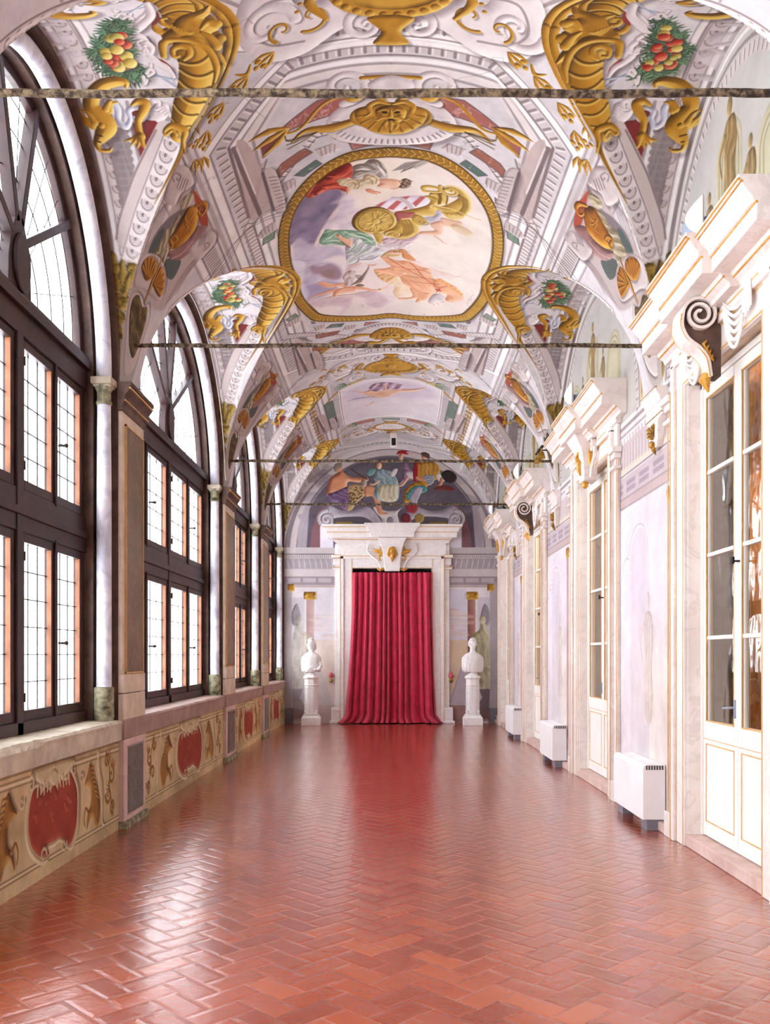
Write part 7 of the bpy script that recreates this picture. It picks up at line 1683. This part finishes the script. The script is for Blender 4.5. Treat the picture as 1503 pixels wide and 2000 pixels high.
for i, y in enumerate((8.62, 13.15, 17.25)):
    o = h1 if i == 0 else copy_tree(h1); o.location = (2.492, y, 0); tag(o, HL[i], 'heater', 'white convector heaters along the right wall')
# ------------------------------------------------------------------ wall brackets with gilt leaf
def bracket():
    b = empty('wall_bracket'); X = 0
    pr = [(0, 3.78), (.05, 3.78), (.06, 3.81), (.06, 3.90), (.07, 3.91), (.08, 3.95), (.105, 3.99), (.11, 4.0), (.115, 4.0), (.115, 4.035), (0, 4.035)]
    MB().prism([(-p, z) for p, z in pr], 'y', -.24, .24).build('cap', 'portal_marble', b, bevel=.004)
    secs = []
    for z, w, p in ((3.78, .20, .055), (3.74, .17, .075), (3.66, .15, .07), (3.58, .115, .06), (3.52, .07, .055)): secs.append([(0, -w, z), (-p, -w, z), (-p, w, z), (0, w, z)])
    MB().loft(secs).build('console', 'portal_marble', b, bevel=.005)
    g = MB()
    g.box(-.117, -.10, -.243, .243, 4.018, 4.028).box(-.062, -.05, -.243, .243, 3.80, 3.808)
    for s in (-1, 1):
        for q in range(3): g.tube([(-.075, 0, 3.60 + q * .03), (-.092, s * (.05 + .01 * q), 3.63 + q * .035), (-.08, s * (.035 + .02 * q), 3.67 + q * .03)], [.008, .018, .005], 8)
    g.ball((-.08, 0, 3.55), .035, 8, (.7, 1, 1)).tube([(-.07, 0, 3.55), (-.06, 0, 3.5), (-.04, 0, 3.46)], [.025, .02, .006], 8).build('gilt_leaf', 'dark_gilding', b, True)
    return b
wb0 = bracket(); WBL = ['gilded wall bracket high on the right wall between the first and second doors', 'gilded wall bracket between the second and third doors', 'gilded wall bracket between the third and fourth doors']
for i, y in enumerate((8.28, 13.35, 17.42)):
    o = wb0 if i == 0 else copy_tree(wb0); o.location = (2.5, y, 0); tag(o, WBL[i], 'bracket', 'gilded wall brackets under the vault')
# ------------------------------------------------------------------ iron tie rods
RL = ['rusty iron tie rod nearest the camera, across the top of the vault', 'rusty iron tie rod below the oval ceiling picture, second from the camera', 'iron tie rod crossing in front of the figures of the lunette, third from the camera', 'thin iron tie rod just above the far portal, farthest from the camera']
for i, y in enumerate((4.68, 8.50, 13.56, 17.45)):
    m = MB(); r = random.Random(i); n = 60
    pts = [(-2.438 + 4.876 * k / n, y + r.uniform(-.002, .002), 4.55 + .004 * math.sin(k * .4) + r.uniform(-.0015, .0015)) for k in range(n + 1)]
    o = m.tube(pts, [.021 + r.uniform(-.0015, .0015) for _ in pts], 8, up=(0, 0, 1)).build('tie_rod', 'rusty_iron'); tag(o, RL[i], 'tie rod', 'iron tie rods across the vault')
# ------------------------------------------------------------------ spotlights on the door cornices, smoke detector-like lamp, hooks, cables
def spot():
    s = empty('floodlight')
    MB().prism([(-.11, 0), (.10, 0), (.13, .10), (.06, .17), (-.13, .13)], 'y', -.13, .13).build('housing', 'steel_grey', s, bevel=.008)
    MB().prism([(.09, .09), (.13, .10), (.06, .18), (.02, .17)], 'y', -.14, .14).build('hood', 'black_plastic', s)
    pts = [(-.02 + .10 * math.cos(a), .09 + .15 * math.sin(a)) for a in [PI * (-.5) + PI * 1.5 * i / 20 for i in range(21)]]
    MB().prism([(-.04 + .13 * math.sin(PI * i / 16), -.03 + .30 * i / 16) for i in range(17)], 'x', -.18, -.15).build('bracket_plate', 'white_lacquer', s, bevel=.004)
    MB().box(-.06, .06, -.05, .05, -.045, 0).build('stand', 'black_plastic', s)
    return s
s0 = spot(); SL = ['grey floodlight with white round plate on top of the nearest door cornice', 'floodlight with white plate on the cornice of the second door', 'floodlight with white plate on the cornice of the third door', 'small black floodlight on the cornice of the farthest door']
for i, (x, y, rz) in enumerate(((2.28, 6.45, .9), (2.28, 10.75, .6), (2.28, 15.2, .6), (2.28, 19.0, .5))):
    o = s0 if i == 0 else copy_tree(s0); o.location = (x, y, 4.585); o.rotation_euler = (0, 0, rz); tag(o, SL[i], 'floodlight', 'floodlights on the door cornices')
e = empty('emergency_lamp', (.06, 19.6, 6.42)); tag(e, 'small white emergency lamp with dark lens hanging from the vault over the lunette', 'lamp')
MB().box(-.07, .07, 0, .05, -.26, .08).build('case', 'white_lacquer', e, bevel=.01); MB().box(-.045, .045, -.008, .002, -.21, -.05).build('lens', 'black_plastic', e, bevel=.004); MB().box(-.04, .04, 0, .05, .06, .14).build('mount', 'white_lacquer', e)
for i, (x, lb) in enumerate(((-1.40, 'pink silk tie-back on a gilt hook left of the portal'), (1.40, 'pink silk tie-back on a gilt hook right of the portal'))):
    if i == 0:
        t = empty('tieback_hook'); t0 = t
        MB().tube([(0, 0, .05), (0, -.05, .04), (0, -.07, .0), (0, -.05, -.03)], .012, 8).ball((0, -.055, -.14), .04, 8, (1, .9, 1.2)).tube([(0, -.055, -.08), (0, -.055, -.12)], [.018, .025], 8).build('gilt_hook', 'dark_gilding', t, True)
        MB().lathe([(.02, .06), (.045, .03), (.06, -.02), (.055, -.05), (.03, -.06)], (0, -.06, 0), 14).build('silk_rosette', 'pink_silk', t, True)
    else: t = copy_tree(t0)
    t.location = (x, YF, 1.13); tag(t, lb, 'hook', 'curtain tie-back hooks')
cb = MB(); c, h = BAYS[2]
pts = [(-2.47, c - (h + .02) * math.cos(a), ZS + (AH + .0) * math.sin(a)) for a in [PI * (.30 + .66 * i / 30) for i in range(31)]] + [(-2.46, c + h + .03, ZS + .1)]
o = cb.tube(pts, .006, 6, up=(1, 0, 0)).build('cable', 'white_lacquer', None, True); tag(o, 'thin white cable running down beside the arch of the widest window', 'cable')

sb = empty('spotlight_bar', (2.2, 13.2, 4.62)); tag(sb, 'short rail with two small brass spotlights by the cornice of the third door', 'spotlights')
MB().box(-.02, .02, -.28, .28, 0, .022).box(-.02, .32, -.01, .01, .004, .02).build('rail', 'iron', sb)
for y_ in (-.18, .12): MB().lathe([(.012, 0), (.014, -.04), (.035, -.06), (.06, -.15), (.055, -.15), (.03, -.08)], (0, y_, 0), 16).build('spotlight', 'dark_gilding', sb, True)
# ------------------------------------------------------------------ warm lamps burning in the room beyond the doors
for y in (8.5, 14.5, 21.0):
    L = bpy.data.lights.new('room_lamp', 'POINT'); L.energy = 160; L.color = (1.0, .78, .52); L.shadow_soft_size = .2
    o = link(bpy.data.objects.new('room_lamp', L)); o.location = (4.4, y, 3.9)
